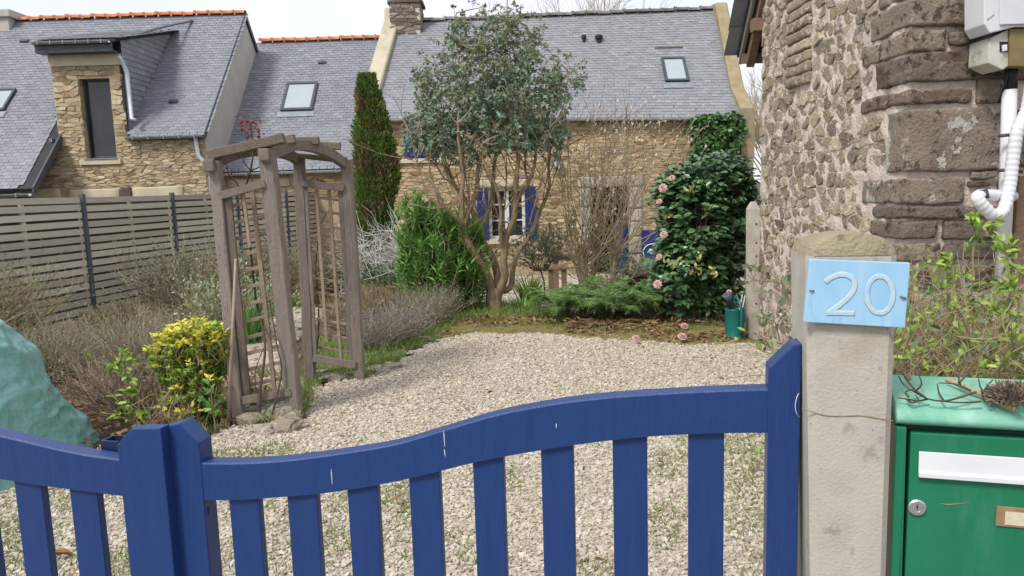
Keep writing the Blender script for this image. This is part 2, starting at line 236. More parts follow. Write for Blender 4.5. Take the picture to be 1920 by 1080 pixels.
# ------------------------------------------------------------------ objects
def tag(o, label=None, cat=None, group=None, kind=None):
    if label: o['label'] = label
    if cat: o['category'] = cat
    if group: o['group'] = group
    if kind: o['kind'] = kind
    return o
def empty(name, loc, label, cat, group=None):
    o = bpy.data.objects.new(name, None); COL.objects.link(o); o.location = loc; o.empty_display_size = .1
    return tag(o, label, cat, group)
def link(name, me, parent=None, mat=None, loc=None):
    """parent is an Empty or part at a plain location; geometry comes in world coordinates"""
    if mat and not me.materials: me.materials.append(mat)
    o = bpy.data.objects.new(name, me); COL.objects.link(o)
    if parent is not None:
        o.parent = parent; o.matrix_parent_inverse = Matrix.Translation(-wloc(parent))
    if loc is not None: o.location = loc
    return o
def wloc(o):                            # parts are built in world coordinates under a thing's Empty
    return Vector(o.location) if o.parent is None else Vector((0, 0, 0))
def np_mesh(name, V, faces, tint=None, smooth=False):
    """faces: list of int arrays (n,k)"""
    me = bpy.data.meshes.new(name); V = np.asarray(V, np.float32)
    me.vertices.add(len(V)); me.vertices.foreach_set('co', V.ravel())
    tot = sum(f.size for f in faces); nf = sum(len(f) for f in faces)
    me.loops.add(tot); me.polygons.add(nf)
    me.loops.foreach_set('vertex_index', np.concatenate([f.ravel() for f in faces]).astype(np.int32))
    sizes = np.concatenate([np.full(len(f), f.shape[1]) for f in faces]).astype(np.int32)
    st = np.concatenate([[0], np.cumsum(sizes)[:-1]]).astype(np.int32)
    me.polygons.foreach_set('loop_start', st); 
    me.polygons.foreach_set('use_smooth', np.full(nf, smooth, bool))
    if tint is not None:
        a = me.attributes.new('tint', 'FLOAT', 'FACE'); a.data.foreach_set('value', np.asarray(tint, np.float32))
    me.update(calc_edges=True); return me

class MB:
    def __init__(s): s.v = []; s.f = []; s.t = []; s.tint = 0.0
    def add(s, vs, fs):
        b = len(s.v); s.v += [tuple(v) for v in vs]; s.f += [tuple(i + b for i in f) for f in fs]; s.t += [s.tint] * len(fs)
    def box(s, a, b):
        x0, y0, z0 = a; x1, y1, z1 = b
        s.add([(x0, y0, z0), (x1, y0, z0), (x1, y1, z0), (x0, y1, z0), (x0, y0, z1), (x1, y0, z1), (x1, y1, z1), (x0, y1, z1)],
              [(0, 3, 2, 1), (4, 5, 6, 7), (0, 1, 5, 4), (1, 2, 6, 5), (2, 3, 7, 6), (3, 0, 4, 7)])
    def obox(s, o, ax, ay, az):          # corner and three edge vectors
        o, ax, ay, az = map(Vector, (o, ax, ay, az))
        s.add([o, o + ax, o + ax + ay, o + ay, o + az, o + ax + az, o + ax + ay + az, o + ay + az],
              [(0, 3, 2, 1), (4, 5, 6, 7), (0, 1, 5, 4), (1, 2, 6, 5), (2, 3, 7, 6), (3, 0, 4, 7)])
    def beam(s, a, b, w, h, side=(1, 0, 0), segs=1, jit=0, rng=None):  # rectangular bar between two points
        a, b = Vector(a), Vector(b); d = (b - a).normalized(); sd = Vector(side); sd = (sd - d * sd.dot(d)).normalized(); up = d.cross(sd)
        rings = []
        for i in range(segs + 1):
            c = a.lerp(b, i / segs); ww, hh = w / 2, h / 2
            if jit and rng: c = c + sd * rng.uniform(-jit, jit) + up * rng.uniform(-jit, jit)
            c_ = .82
            rings.append([c + sd * x * ww + up * y * hh for x, y in ((-1, -c_), (-c_, -1), (c_, -1), (1, -c_), (1, c_), (c_, 1), (-c_, 1), (-1, c_))])
        s.loft(rings, True, True)
    def loft(s, rings, closed=True, caps=False):
        n = len(rings[0]); vs = [p for r in rings for p in r]; fs = []
        for i in range(len(rings) - 1):
            for j in range(n if closed else n - 1):
                k = (j + 1) % n; fs.append((i * n + j, i * n + k, (i + 1) * n + k, (i + 1) * n + j))
        if caps:
            fs.append(tuple(reversed(range(n)))); fs.append(tuple((len(rings) - 1) * n + j for j in range(n)))
        s.add(vs, fs)
    def tube(s, pts, radii, n=5, caps=False):
        pts = [Vector(p) for p in pts]
        if not hasattr(radii, '__len__'): radii = [radii] * len(pts)
        rings = []; ref = None
        for i, p in enumerate(pts):
            d = (pts[min(i + 1, len(pts) - 1)] - pts[max(i - 1, 0)])
            if d.length < 1e-9: d = Vector((0, 0, 1))
            d.normalize()
            if ref is None: ref = Vector((1, 0, 0)) if abs(d.x) < .8 else Vector((0, 1, 0))
            ref = (ref - d * ref.dot(d)).normalized(); bn = d.cross(ref)
            rings.append([p + (ref * math.cos(2 * math.pi * k / n) + bn * math.sin(2 * math.pi * k / n)) * radii[i] for k in range(n)])
        s.loft(rings, True, caps)
    def prism(s, poly, ext):              # planar polygon extruded by a vector
        ext = Vector(ext); n = len(poly); a = [Vector(p) for p in poly]; b = [p + ext for p in a]
        s.add(a + b, [tuple(range(n)), tuple(reversed(range(n, 2 * n)))] + [(i, i + n, (i + 1) % n + n, (i + 1) % n) for i in range(n)])
    def poly(s, pts): s.add(pts, [tuple(range(len(pts)))])
    def lathe(s, c, prof, n=20):
        c = Vector(c); s.loft([[c + Vector((r * math.cos(2 * math.pi * k / n), r * math.sin(2 * math.pi * k / n), z)) for k in range(n)] for r, z in prof])
    def mesh(s, name, smooth=False):
        me = bpy.data.meshes.new(name); me.from_pydata([tuple(v) for v in s.v], [], s.f)
        if any(s.t):
            a = me.attributes.new('tint', 'FLOAT', 'FACE'); a.data.foreach_set('value', s.t)
        if smooth: me.polygons.foreach_set('use_smooth', [True] * len(me.polygons))
        me.update(); return me
    def build(s, name, mat, parent=None, smooth=False, bevel=0, fix=True):
        me = s.mesh(name, smooth)
        if fix or bevel:
            bm = bmesh.new(); bm.from_mesh(me)
            if bevel:
                bmesh.ops.remove_doubles(bm, verts=bm.verts, dist=1e-5)
                ed = [e for e in bm.edges if e.is_manifold and e.calc_face_angle(0) > .5]
                bmesh.ops.bevel(bm, geom=ed, offset=bevel, segments=2, affect='EDGES', profile=.6)
            bmesh.ops.recalc_face_normals(bm, faces=bm.faces); bm.to_mesh(me); bm.free()
        return link(name, me, parent, mat)

def one(name, mat, parent, fn, *a, bevel=0, smooth=False):
    mb = MB(); getattr(mb, fn)(*a); return mb.build(name, mat, parent, smooth, bevel)

# ---- leaves, in numpy
def unit(a): return a / np.maximum(np.linalg.norm(a, axis=-1, keepdims=True), 1e-9)
TPL = {
    'tiny': (np.array([(0, 0, 0), (.5, .5, .10), (.5, -.5, .10), (1, 0, -.05)]), [(0, 2, 3, 1)]),
    'oval': (np.array([(0, 0, 0), (.28, .42, .06), (.28, 0, 0), (.28, -.42, .06), (.68, .40, .04), (.70, 0, -.02), (.68, -.40, .04), (1, 0, -.10)]),
             [(0, 2, 1), (0, 3, 2), (1, 2, 5, 4), (2, 3, 6, 5), (4, 5, 7), (5, 6, 7)]),
    'lance': (np.array([(0, 0, 0), (.4, .5, .03), (.42, 0, -.02), (.4, -.5, .03), (1, 0, -.14)]), [(0, 2, 1), (0, 3, 2), (1, 2, 4), (2, 3, 4)]),
    'blade': (np.array([(0, .5, 0), (0, -.5, 0), (.5, .4, .0), (.5, -.4, .0), (1, 0, -.22)]), [(0, 1, 3, 2), (2, 3, 4)]),
}
def leaf_mesh(name, Pn, D, N, Ln, W, kind='tiny', rng=None, tint=None):
    T, fs = TPL[kind]; D = unit(D); N = N - D * (N * D).sum(-1, keepdims=True); N = unit(N); S = np.cross(N, D)
    n = len(Pn); k = len(T)
    V = (Pn[:, None, :] + T[None, :, 0, None] * (D * Ln[:, None])[:, None, :] + T[None, :, 1, None] * (S * W[:, None])[:, None, :] + T[None, :, 2, None] * (N * Ln[:, None])[:, None, :]).reshape(-1, 3)
    off = (np.arange(n) * k)[:, None]; faces = []; tn = []
    if tint is None: tint = rng.random(n)
    for ar in (3, 4):
        fl = [f for f in fs if len(f) == ar]
        for f in fl: faces.append(off + np.array(f)[None, :]); tn.append(tint)
    return np_mesh(name, V, faces, np.concatenate(tn), smooth=True)
LEAFSHARE = {}
def leaves(name, mat, parent, Pn, D, N, Ln, W, kind, rng, n_parts=0, stuff=True):
    """one mesh of leaves; the n_parts nearest become parts of their own, sharing one mesh"""
    Pn = np.asarray(Pn); n = len(Pn)
    if n_parts:
        d = np.linalg.norm(Pn - np.array(CAMP), axis=1); o = np.argsort(d); near, far = o[:n_parts], o[n_parts:]
        key = (kind, mat.name)
        if key not in LEAFSHARE:
            T, fs = TPL[kind]; me = bpy.data.meshes.new(name); me.from_pydata([tuple(t) for t in T], [], fs); me.materials.append(mat); LEAFSHARE[key] = me
        inv = Matrix.Translation(-wloc(parent))
        Dn = unit(D[near]); Nn = N[near]; Nn = unit(Nn - Dn * (Nn * Dn).sum(-1, keepdims=True)); Sn = np.cross(Nn, Dn)
        for i, j in enumerate(near):
            mw = np.eye(4); mw[:3, 0] = Dn[i] * Ln[j]; mw[:3, 1] = Sn[i] * W[j]; mw[:3, 2] = Nn[i] * Ln[j]; mw[:3, 3] = Pn[j]
            ob = bpy.data.objects.new(name, LEAFSHARE[key]); COL.objects.link(ob); ob.parent = parent; ob.matrix_parent_inverse = inv; ob.matrix_basis = Matrix(mw.tolist())
        Pn, D, N, Ln, W = Pn[far], D[far], N[far], Ln[far], W[far]
        if len(Pn) == 0: return None
    me = leaf_mesh('foliage', Pn, D, N, Ln, W, kind, rng)
    o = link('foliage', me, parent, mat)
    if n_parts and stuff: o['kind'] = 'stuff'
    return o
def rdir(rng, n): return unit(rng.normal(size=(n, 3)))
def vnoise(p, s): return noise.noise(Vector(p) * s)

def smoothpath(pts, k=3):
    pts = [Vector(p) for p in pts]; out = []
    for i in range(len(pts) - 1):
        p0, p1, p2, p3 = pts[max(i - 1, 0)], pts[i], pts[i + 1], pts[min(i + 2, len(pts) - 1)]
        for j in range(k):
            t = j / k; out.append(.5 * ((2 * p1) + (p2 - p0) * t + (2 * p0 - 5 * p1 + 4 * p2 - p3) * t * t + (3 * p1 - p0 - 3 * p2 + p3) * t ** 3))
    out.append(pts[-1]); return out
def lerp(a, b, t): return a + (b - a) * t

# ------------------------------------------------------------------ stones of a rubble wall
def voronoi(u0, u1, v0, v1, su, sv, rng, holes=(), planes=(), jit=.34):
    sites = []; v = v0; r = 0
    while v < v1:
        h = sv * rng.uniform(.6, 1.4); u = u0 - rng.uniform(0, su)
        while u < u1 + su:
            wd = su * rng.uniform(.5, 1.6); sites.append((u + wd / 2 + rng.uniform(-jit, jit) * su * .4, v + h / 2 + rng.uniform(-jit, jit) * h)); u += wd
        v += h; r += 1
    kd = kdtree.KDTree(len(sites))
    for i, (a, b) in enumerate(sites): kd.insert((a / su, b / sv, 0), i)
    kd.balance(); out = []
    def clip(poly, nx, ny, c):       # keep nx*x+ny*y<=c
        res = []
        for i in range(len(poly)):
            a, b = poly[i], poly[(i + 1) % len(poly)]; da = nx * a[0] + ny * a[1] - c; db = nx * b[0] + ny * b[1] - c
            if da <= 0: res.append(a)
            if da * db < 0: t = da / (da - db); res.append((a[0] + (b[0] - a[0]) * t, a[1] + (b[1] - a[1]) * t))
        return res
    for i, (a, b) in enumerate(sites):
        if not (u0 <= a <= u1 and v0 <= b <= v1): continue
        if any(h[0] < a < h[1] and h[2] < b < h[3] for h in holes): continue
        if any(nx * a + ny * b > c for nx, ny, c in planes): continue
        p = [(a / su - 2, b / sv - 2), (a / su + 2, b / sv - 2), (a / su + 2, b / sv + 2), (a / su - 2, b / sv + 2)]
        for co, j, d in kd.find_n((a / su, b / sv, 0), 14):
            if j == i: continue
            nx, ny = co[0] - a / su, co[1] - b / sv; c = (co[0] ** 2 + co[1] ** 2 - (a / su) ** 2 - (b / sv) ** 2) / 2
            p = clip(p, nx, ny, c)
            if len(p) < 3: break
        p = [(x * su, y * sv) for x, y in p]
        for q in ((-1, 0, -u0), (1, 0, u1), (0, -1, -v0), (0, 1, v1)) + tuple(planes):
            if len(p) > 2: p = clip(p, *q)
        for h in holes:
            if len(p) < 3: break
            xs = [q[0] for q in p]; ys = [q[1] for q in p]
            if max(xs) <= h[0] or min(xs) >= h[1] or max(ys) <= h[2] or min(ys) >= h[3]: continue
            gaps = [(h[0] - a, (1, 0, h[0])), (a - h[1], (-1, 0, -h[1])), (h[2] - b, (0, 1, h[2])), (b - h[3], (0, -1, -h[3]))]
            p = clip(p, *max(gaps)[1])
        if len(p) < 3: continue
        out.append(p)
    return out
def chaikin(p):
    out = []
    for i in range(len(p)):
        a, b = p[i], p[(i + 1) % len(p)]
        out += [(a[0] * .75 + b[0] * .25, a[1] * .75 + b[1] * .25), (a[0] * .25 + b[0] * .75, a[1] * .25 + b[1] * .75)]
    return out
def stone_parts(parent, name, mat, polys, O, U, V, N, gap, depth, rng, n_parts=300, smooth=True, round_=True, rings=2):
    O, U, V, N = map(Vector, (O, U, V, N)); flip = U.cross(V).dot(N) < 0; items = []
    for p in polys:
        cx = sum(q[0] for q in p) / len(p); cy = sum(q[1] for q in p) / len(p)
        sp = []
        for q in p:
            dx, dy = q[0] - cx, q[1] - cy; d = math.hypot(dx, dy)
            if d < 1e-6: continue
            k = max(.35, 1 - gap / d) * rng.uniform(.94, 1.02); sp.append((dx * k, dy * k))
        if len(sp) < 3: continue
        A = abs(sum(sp[i][0] * sp[(i + 1) % len(sp)][1] - sp[(i + 1) % len(sp)][0] * sp[i][1] for i in range(len(sp)))) / 2
        if A < gap * gap * 2: continue
        if round_ == 'rough':
            q2 = []
            for i2 in range(len(sp)):
                a2, b2 = sp[i2], sp[(i2 + 1) % len(sp)]
                if math.hypot(a2[0] - b2[0], a2[1] - b2[1]) < .012: continue
                for f2 in (.12, .5, .88):
                    k2 = rng.uniform(.95, 1.05) if f2 == .5 else rng.uniform(.92, 1.01); q2.append((lerp(a2[0], b2[0], f2) * k2, lerp(a2[1], b2[1], f2) * k2))
            if len(q2) < 5: continue
            sp = q2
        elif round_: sp = chaikin(sp)
        sgn = sum(sp[i][0] * sp[(i + 1) % len(sp)][1] - sp[(i + 1) % len(sp)][0] * sp[i][1] for i in range(len(sp)))
        if sgn < 0: sp = sp[::-1]
        n = len(sp); dep = depth * rng.uniform(.55, 1.25); vs = []; fs = []
        tx, ty = rng.uniform(-.15, .15), rng.uniform(-.15, .15)
        prof = [(1.0, -.3), (.985, .6), (.93, .98)] if rings == 2 else [(1.0, -.3), (.975, .62), (.90, .95)]
        for s_, d_ in prof:
            for x, y in sp:
                jx = rng.uniform(-.035, .035) if s_ < 1 else 0; dn = rng.uniform(-.10, .10) if 0 < s_ < .96 else 0
                vs.append(U * (x * (s_ + jx)) + V * (y * (s_ + jx)) + N * (dep * (d_ + dn) + (tx * x + ty * y) * (d_ > 0)))
        vs.append(N * (dep * 1.0)); c = len(vs) - 1; R = len(prof)
        for r in range(R - 1):
            for i in range(n):
                j = (i + 1) % n; fs.append((r * n + i, r * n + j, (r + 1) * n + j, (r + 1) * n + i))
        for i in range(n): fs.append(((R - 1) * n + i, (R - 1) * n + (i + 1) % n, c))
        if flip: fs = [f[::-1] for f in fs]
        ctr = O + U * cx + V * cy
        items.append((A / (ctr - CAMP).length_squared, ctr, vs, fs))
    items.sort(key=lambda t: -t[0])
    inv = Matrix.Translation(-wloc(parent))
    for A, ctr, vs, fs in items[:n_parts]:
        me = bpy.data.meshes.new(name); me.from_pydata([tuple(v) for v in vs], [], fs); me.materials.append(mat)
        if smooth: me.polygons.foreach_set('use_smooth', [True] * len(fs))
        o = bpy.data.objects.new(name, me); COL.objects.link(o); o.parent = parent; o.matrix_parent_inverse = inv; o.location = ctr
    if len(items) > n_parts:
        mb = MB()
        for A, ctr, vs, fs in items[n_parts:]:
            mb.tint = rng.random(); mb.add([v + ctr for v in vs], fs)
        o = mb.build('small_stones', mat, parent, smooth, fix=False); o['kind'] = 'stuff'

def rblock(a, b, r, amp, fr, seed, n=8):
    """a worn block: box with rounded edges and noise, as (verts, faces)"""
    a, b = Vector(a), Vector(b); vs = []; fs = []; idx = {}
    def vid(p):
        k = tuple(round(c, 5) for c in p)
        if k not in idx:
            idx[k] = len(vs); q = Vector([lerp(a[i], b[i], p[i]) for i in range(3)])
            inn = Vector([min(max(q[i], a[i] + r), b[i] - r) for i in range(3)]); d = q - inn
            if d.length > 1e-9: d = d.normalized() * r
            q = inn + d; s = Vector((seed * 3.1, seed * 1.7, seed * 2.3))
            q = q + noise.noise_vector(q * fr + s) * amp + noise.noise_vector(q * fr * 3.3 + s) * amp * .5 + noise.noise_vector(q * fr * 9 + s) * amp * .22
            vs.append(q)
        return idx[k]
    for ax in range(3):
        for e in (0, 1):
            for i in range(n):
                for j in range(n):
                    def pt(s, t):
                        p = [0, 0, 0]; p[ax] = e; p[(ax + 1) % 3] = s; p[(ax + 2) % 3] = t; return p
                    # crowd the grid towards the edges so the rounding shows
                    g = lambda k: .5 - .5 * math.cos(math.pi * k / n)
                    q = [vid(pt(g(i), g(j))), vid(pt(g(i + 1), g(j))), vid(pt(g(i + 1), g(j + 1))), vid(pt(g(i), g(j + 1)))]
                    if len(set(q)) == 4: fs.append(tuple(q if e else q[::-1]))
    return vs, fs
def block_obj(name, mat, parent, a, b, r=.02, amp=.01, fr=4, seed=0, n=8):
    vs, fs = rblock(a, b, r, amp, fr, seed, n); mb = MB(); mb.add(vs, fs); return mb.build(name, mat, parent, True)

def wall_face(mb, x0, x1, z0, z1, Y, holes, deep, top=None):
    """front face of a wall at y=Y with openings and their reveals; top(x) clips by a gable line not needed here"""
    xs = sorted({x0, x1, *[h[0] for h in holes], *[h[1] for h in holes]}); zs = sorted({z0, z1, *[h[2] for h in holes], *[h[3] for h in holes]})
    for i in range(len(xs) - 1):
        for j in range(len(zs) - 1):
            cx, cz = (xs[i] + xs[i + 1]) / 2, (zs[j] + zs[j + 1]) / 2
            if any(h[0] < cx < h[1] and h[2] < cz < h[3] for h in holes): continue
            mb.poly([(xs[i], Y, zs[j]), (xs[i + 1], Y, zs[j]), (xs[i + 1], Y, zs[j + 1]), (xs[i], Y, zs[j + 1])])
    for a, b, c, d in holes:
        for p, q in (((a, c), (b, c)), ((b, c), (b, d)), ((b, d), (a, d)), ((a, d), (a, c))):
            mb.poly([(p[0], Y, p[1]), (q[0], Y, q[1]), (q[0], Y + deep, q[1]), (p[0], Y + deep, p[1])])

# ------------------------------------------------------------------ a slated roof
SLATEME = {}
def slates(parent, mat, BL, BR, TL, TR, exp, wid, rng, keep=lambda p: True, n_parts=300):
    BL, BR, TL, TR = map(Vector, (BL, BR, TL, TR)); Ls = ((TL - BL).length + (TR - BR).length) / 2; Lw = (BR - BL).length
    nr = int(Ls / exp); nc = int(Lw / wid); items = []
    for r in range(nr):
        for c in range(nc + 1):
            s = (c + (r % 2) * .5 + .0) / nc; v = (r) / nr
            if s > 1.0: continue
            b = BL.lerp(BR, s).lerp(TL.lerp(TR, s), v); t = BL.lerp(BR, s).lerp(TL.lerp(TR, s), min(v + 2.2 / nr, 1.0))
            mid = b.lerp(t, .3)
            if not keep(mid): continue
            items.append((b, t))
    up = (TL - BL).normalized(); al = (BR - BL).normalized(); nrm = al.cross(up).normalized()
    items.sort(key=lambda q: (q[0] - CAMP).length)
    if mat.name not in SLATEME:
        # unit slate: width along x, length along y, thickness along z
        me = bpy.data.meshes.new('slate')
        me.from_pydata([(-.485, 0, 0), (.485, 0, 0), (.485, 1, 0), (-.485, 1, 0), (-.47, 0, 1), (.48, .012, 1), (.485, 1, .5), (-.485, 1, .5)], [],
                       [(4, 5, 6, 7), (0, 1, 5, 4), (1, 2, 6, 5), (3, 0, 4, 7)]); me.materials.append(mat); SLATEME[mat.name] = me
    inv = Matrix.Translation(-wloc(parent)); Vs = []; Fs = []; tn = []
    base = np.array([v.co[:] for v in SLATEME[mat.name].vertices])
    def near_view(b):
        d = b - CAMP; z = d.dot(fwd); return 0 < 960 + F * d.dot(RIGHT) / z < 1920 and 0 < 540 - F * d.dot(UP) / z
    cnt = 0
    for b, t in items:
        tilt = rng.uniform(-.006, .006); yv = (t - b) + nrm * (-.012) + al * tilt; w_ = wid * rng.uniform(.96, 1.03)
        xv = (al + up * rng.uniform(-.015, .015)) * w_; zv = nrm * .010; o = b + nrm * (.012 + rng.uniform(0, .004)) - up * rng.uniform(0, .006)
        if cnt < n_parts and near_view(b):
            cnt += 1; mw = Matrix.Identity(4)
            for i in range(3): mw[i][0] = xv[i]; mw[i][1] = yv[i]; mw[i][2] = zv[i]; mw[i][3] = o[i]
            ob = bpy.data.objects.new('slate', SLATEME[mat.name]); COL.objects.link(ob); ob.parent = parent; ob.matrix_parent_inverse = inv; ob.matrix_basis = mw
        else:
            A = np.array([xv[:], yv[:], zv[:]]); Vs.append(base @ A + np.array(o[:])); tn.append(rng.random())
    if Vs:
        n = len(Vs); off = (np.arange(n) * 8)[:, None]; fs = [(4, 5, 6, 7), (0, 1, 5, 4), (1, 2, 6, 5), (3, 0, 4, 7)]
        me = np_mesh('slates', np.concatenate(Vs), [off + np.array(f)[None] for f in fs], np.tile(tn, 4)); o = link('upper_slates', me, parent, mat); o['kind'] = 'stuff'
def ridge_tiles(parent, mat, a, b, n, r=.11):
    a, b = Vector(a), Vector(b); d = (b - a) / n; mb = MB(); L_ = d.length
    def ring(x, rr): return [Vector((x, rr * math.cos(t), rr * math.sin(t) * .8)) for t in [math.pi * k / 8 for k in range(9)]]
    mb.loft([ring(0, r * 1.18), ring(.05, r * 1.18), ring(.055, r), ring(L_ * .99, r * .96)], closed=False)
    me = mb.mesh('ridge_tile', True); me.materials.append(mat); rot = d.to_track_quat('X', 'Z').to_matrix().to_4x4(); inv = Matrix.Translation(-wloc(parent))
    rg = random.Random(n)
    for i in range(n):
        o = bpy.data.objects.new('ridge_tile', me); COL.objects.link(o); o.parent = parent; o.matrix_parent_inverse = inv
        o.matrix_basis = Matrix.Translation(a + d * i + Vector((0, 0, rg.uniform(-.012, .012)))) @ rot
def gutter(parent, a, b, r=.065, mat=None, n=8):
    a, b = Vector(a), Vector(b); mb = MB()
    ring = lambda p: [p + Vector((0, r * math.cos(t), r * math.sin(t))) for t in [math.pi + math.pi * k / 8 for k in range(9)]] + [p + Vector((0, (r - .008) * math.cos(t), (r - .008) * math.sin(t))) for t in [2 * math.pi - math.pi * k / 8 for k in range(9)]]
    mb.loft([ring(a), ring(b)], True, True)
    g = mb.build('gutter', mat or M_zincpale, parent)
    mb = MB(); mb.box((-.012, -r * 1.15, -r * 1.05), (.012, -r * .9, .012)); mb.box((-.012, -r * 1.1, .002), (.012, r, .014)); me = mb.mesh('gutter_bracket'); me.materials.append(M_zinc)
    for i in range(n):
        o = bpy.data.objects.new('gutter_bracket', me); COL.objects.link(o); o.parent = g; 
        o.location = a.lerp(b, (i + .5) / n)
    return g
def skylight(parent, c00, c10, c01, c11, up, fw=.055):
    """frame bars round a pane lying on the roof: corners bottom-left, bottom-right, top-left, top-right"""
    c00, c10, c01, c11 = map(Vector, (c00, c10, c01, c11)); nrm = (c10 - c00).cross(c01 - c00).normalized(); lift = nrm * .05
    mb = MB(); u = (c10 - c00).normalized(); v = (c01 - c00).normalized()
    W_, H_ = (c10 - c00).length, (c01 - c00).length
    for o, ax, ay in ((c00, u * W_, v * fw), (c01 - v * fw, u * W_, v * fw), (c00 + v * fw, u * fw, v * (H_ - 2 * fw)), (c10 - u * fw + v * fw, u * fw, v * (H_ - 2 * fw))):
        mb.obox(o + lift * .2, ax, ay, lift * 1.4)
    win = mb.build('skylight', M_anthra, parent, bevel=.006)
    mb = MB(); i0 = fw; mb.obox(c00 + u * i0 + v * i0 + lift, u * (W_ - 2 * i0), v * (H_ - 2 * i0), nrm * .012); mb.build('pane', M_skyglass, win)
    mb = MB(); mb.obox(c00 - u * .06 - v * .22 + nrm * .03, u * (W_ + .12), v * .2, nrm * .008); mb.build('flashing', M_zinc, win)
    return win

R = random.Random(7); NR = np.random.default_rng(11)

# ================================================================== ground
def grid_mesh(name, xs, ys, zf):
    V = [(x, y, zf(x, y)) for y in ys for x in xs]; nx = len(xs)
    Fq = np.array([(j * nx + i, j * nx + i + 1, (j + 1) * nx + i + 1, (j + 1) * nx + i) for j in range(len(ys) - 1) for i in range(nx - 1)])
    return np_mesh(name, V, [Fq], smooth=True)
def spread(a, b, n, far):
    return [-far, -far / 3, -60] + list(np.linspace(a, b, n)) + [60, far / 3, far]
o = link('ground', grid_mesh('ground', spread(-16, 10, 105, 900), [-900, -200, -30] + list(np.linspace(-3, 26, 117)) + [60, 250, 900],
     lambda x, y: gz(x, y) + (.02 * vnoise((x, y, 0), 1.7) if abs(x) < 16 and -3 <= y < 27 else 0)), None, M_soil); tag(o, kind='structure')
def sheet(name, pts, lift, m, res=.22, bump=.012):
    """a closed outline on the ground, triangulated on a fine lattice"""
    xs = [p[0] for p in pts]; ys = [p[1] for p in pts]
    def inside(x, y):
        c = False
        for i in range(len(pts)):
            (x1, y1), (x2, y2) = pts[i], pts[(i + 1) % len(pts)]
            if (y1 > y) != (y2 > y) and x < (x2 - x1) * (y - y1) / (y2 - y1) + x1: c = not c
        return c
    bm = bmesh.new(); vs = {}
    nx = int((max(xs) - min(xs)) / res) + 1; ny = int((max(ys) - min(ys)) / res) + 1
    for i in range(nx):
        for j in range(ny):
            x = min(xs) + (i + .5) * res; y = min(ys) + (j + .5) * res
            if inside(x + .12 * vnoise((x, y, 3), 2), y + .12 * vnoise((x, y, 9), 2)):
                q = []
                for a, b in ((i, j), (i + 1, j), (i + 1, j + 1), (i, j + 1)):
                    if (a, b) not in vs:
                        X, Y = min(xs) + a * res, min(ys) + b * res
                        vs[(a, b)] = bm.verts.new((X, Y, gz(X, Y) + lift + bump * vnoise((X, Y, 5), 1.3) + .02 * vnoise((X, Y, 0), 1.7)))
                    q.append(vs[(a, b)])
                bm.faces.new(q)
    ext = bmesh.ops.extrude_edge_only(bm, edges=[e for e in bm.edges if e.is_boundary])
    for v in [g for g in ext['geom'] if isinstance(g, bmesh.types.BMVert)]: v.co.z -= lift + .05
    me = bpy.data.meshes.new(name); bm.to_mesh(me); bm.free(); me.polygons.foreach_set('use_smooth', [True] * len(me.polygons))
    return link(name, me, None, m), inside
g2 = lambda px, py: tuple(G(px, py)[:2])
DRIVE = [(-6.5, 1.9), g2(-100, 985), g2(180, 850), g2(330, 835), g2(440, 812), g2(570, 795), g2(600, 725), g2(690, 717), g2(745, 690), g2(800, 655), g2(850, 622), g2(900, 617),
         g2(1010, 622), g2(1120, 634), g2(1250, 640), g2(1350, 645), (2.44, 7.5), (2.48, 4.95), (3.6, 4.7), (3.6, 1.9)]
drive, in_drive = sheet('driveway', DRIVE, .03, M_gravel, .1, .012); tag(drive, kind='structure')
PATH = [(-1.9, 5.6), (-1.75, 6.3), (-2.1, 7.0), (-2.6, 9.0), (-2.2, 11.0), (-1.2, 11.8), (.5, 10.6), (.75, 9.2), (1.3, 9.4), (1.2, 11.0), (3.4, 12.2), (4.6, 13.0), (4.8, 16.8), (-2.7, 16.8), (-3.2, 12.2), (-3.6, 9.0), (-3.0, 6.6), (-2.5, 5.4)]
path, in_path = sheet('gravel_path', PATH, .026, M_gravel, .16, .012); tag(path, kind='structure')
LAWN = [(-1.2, 6.9), (-.75, 8.7), (.1, 9.1), (.9, 8.9), (.6, 9.7), (-.4, 10.8), (-1.4, 11.2), (-2.2, 10.2), (-2.2, 8.0), (-1.9, 7.0)]
lawn, in_lawn = sheet('lawn', LAWN, .034, M_lawn, .14, .03); tag(lawn, kind='structure')
LAWN2 = [(-4.7, 9.2), (-3.7, 9.2), (-3.2, 12.3), (-2.9, 16), (-4.2, 16.5)]
lawn2, in_lawn2 = sheet('lawn', LAWN2, .034, M_lawn, .2, .03); tag(lawn2, kind='structure')
verge, _ = sheet('road_verge', [(-7, -2.6), (5, -2.6), (5, 1.85), (-7, 1.85)], .03, M_asphalt, .25); tag(verge, kind='structure')

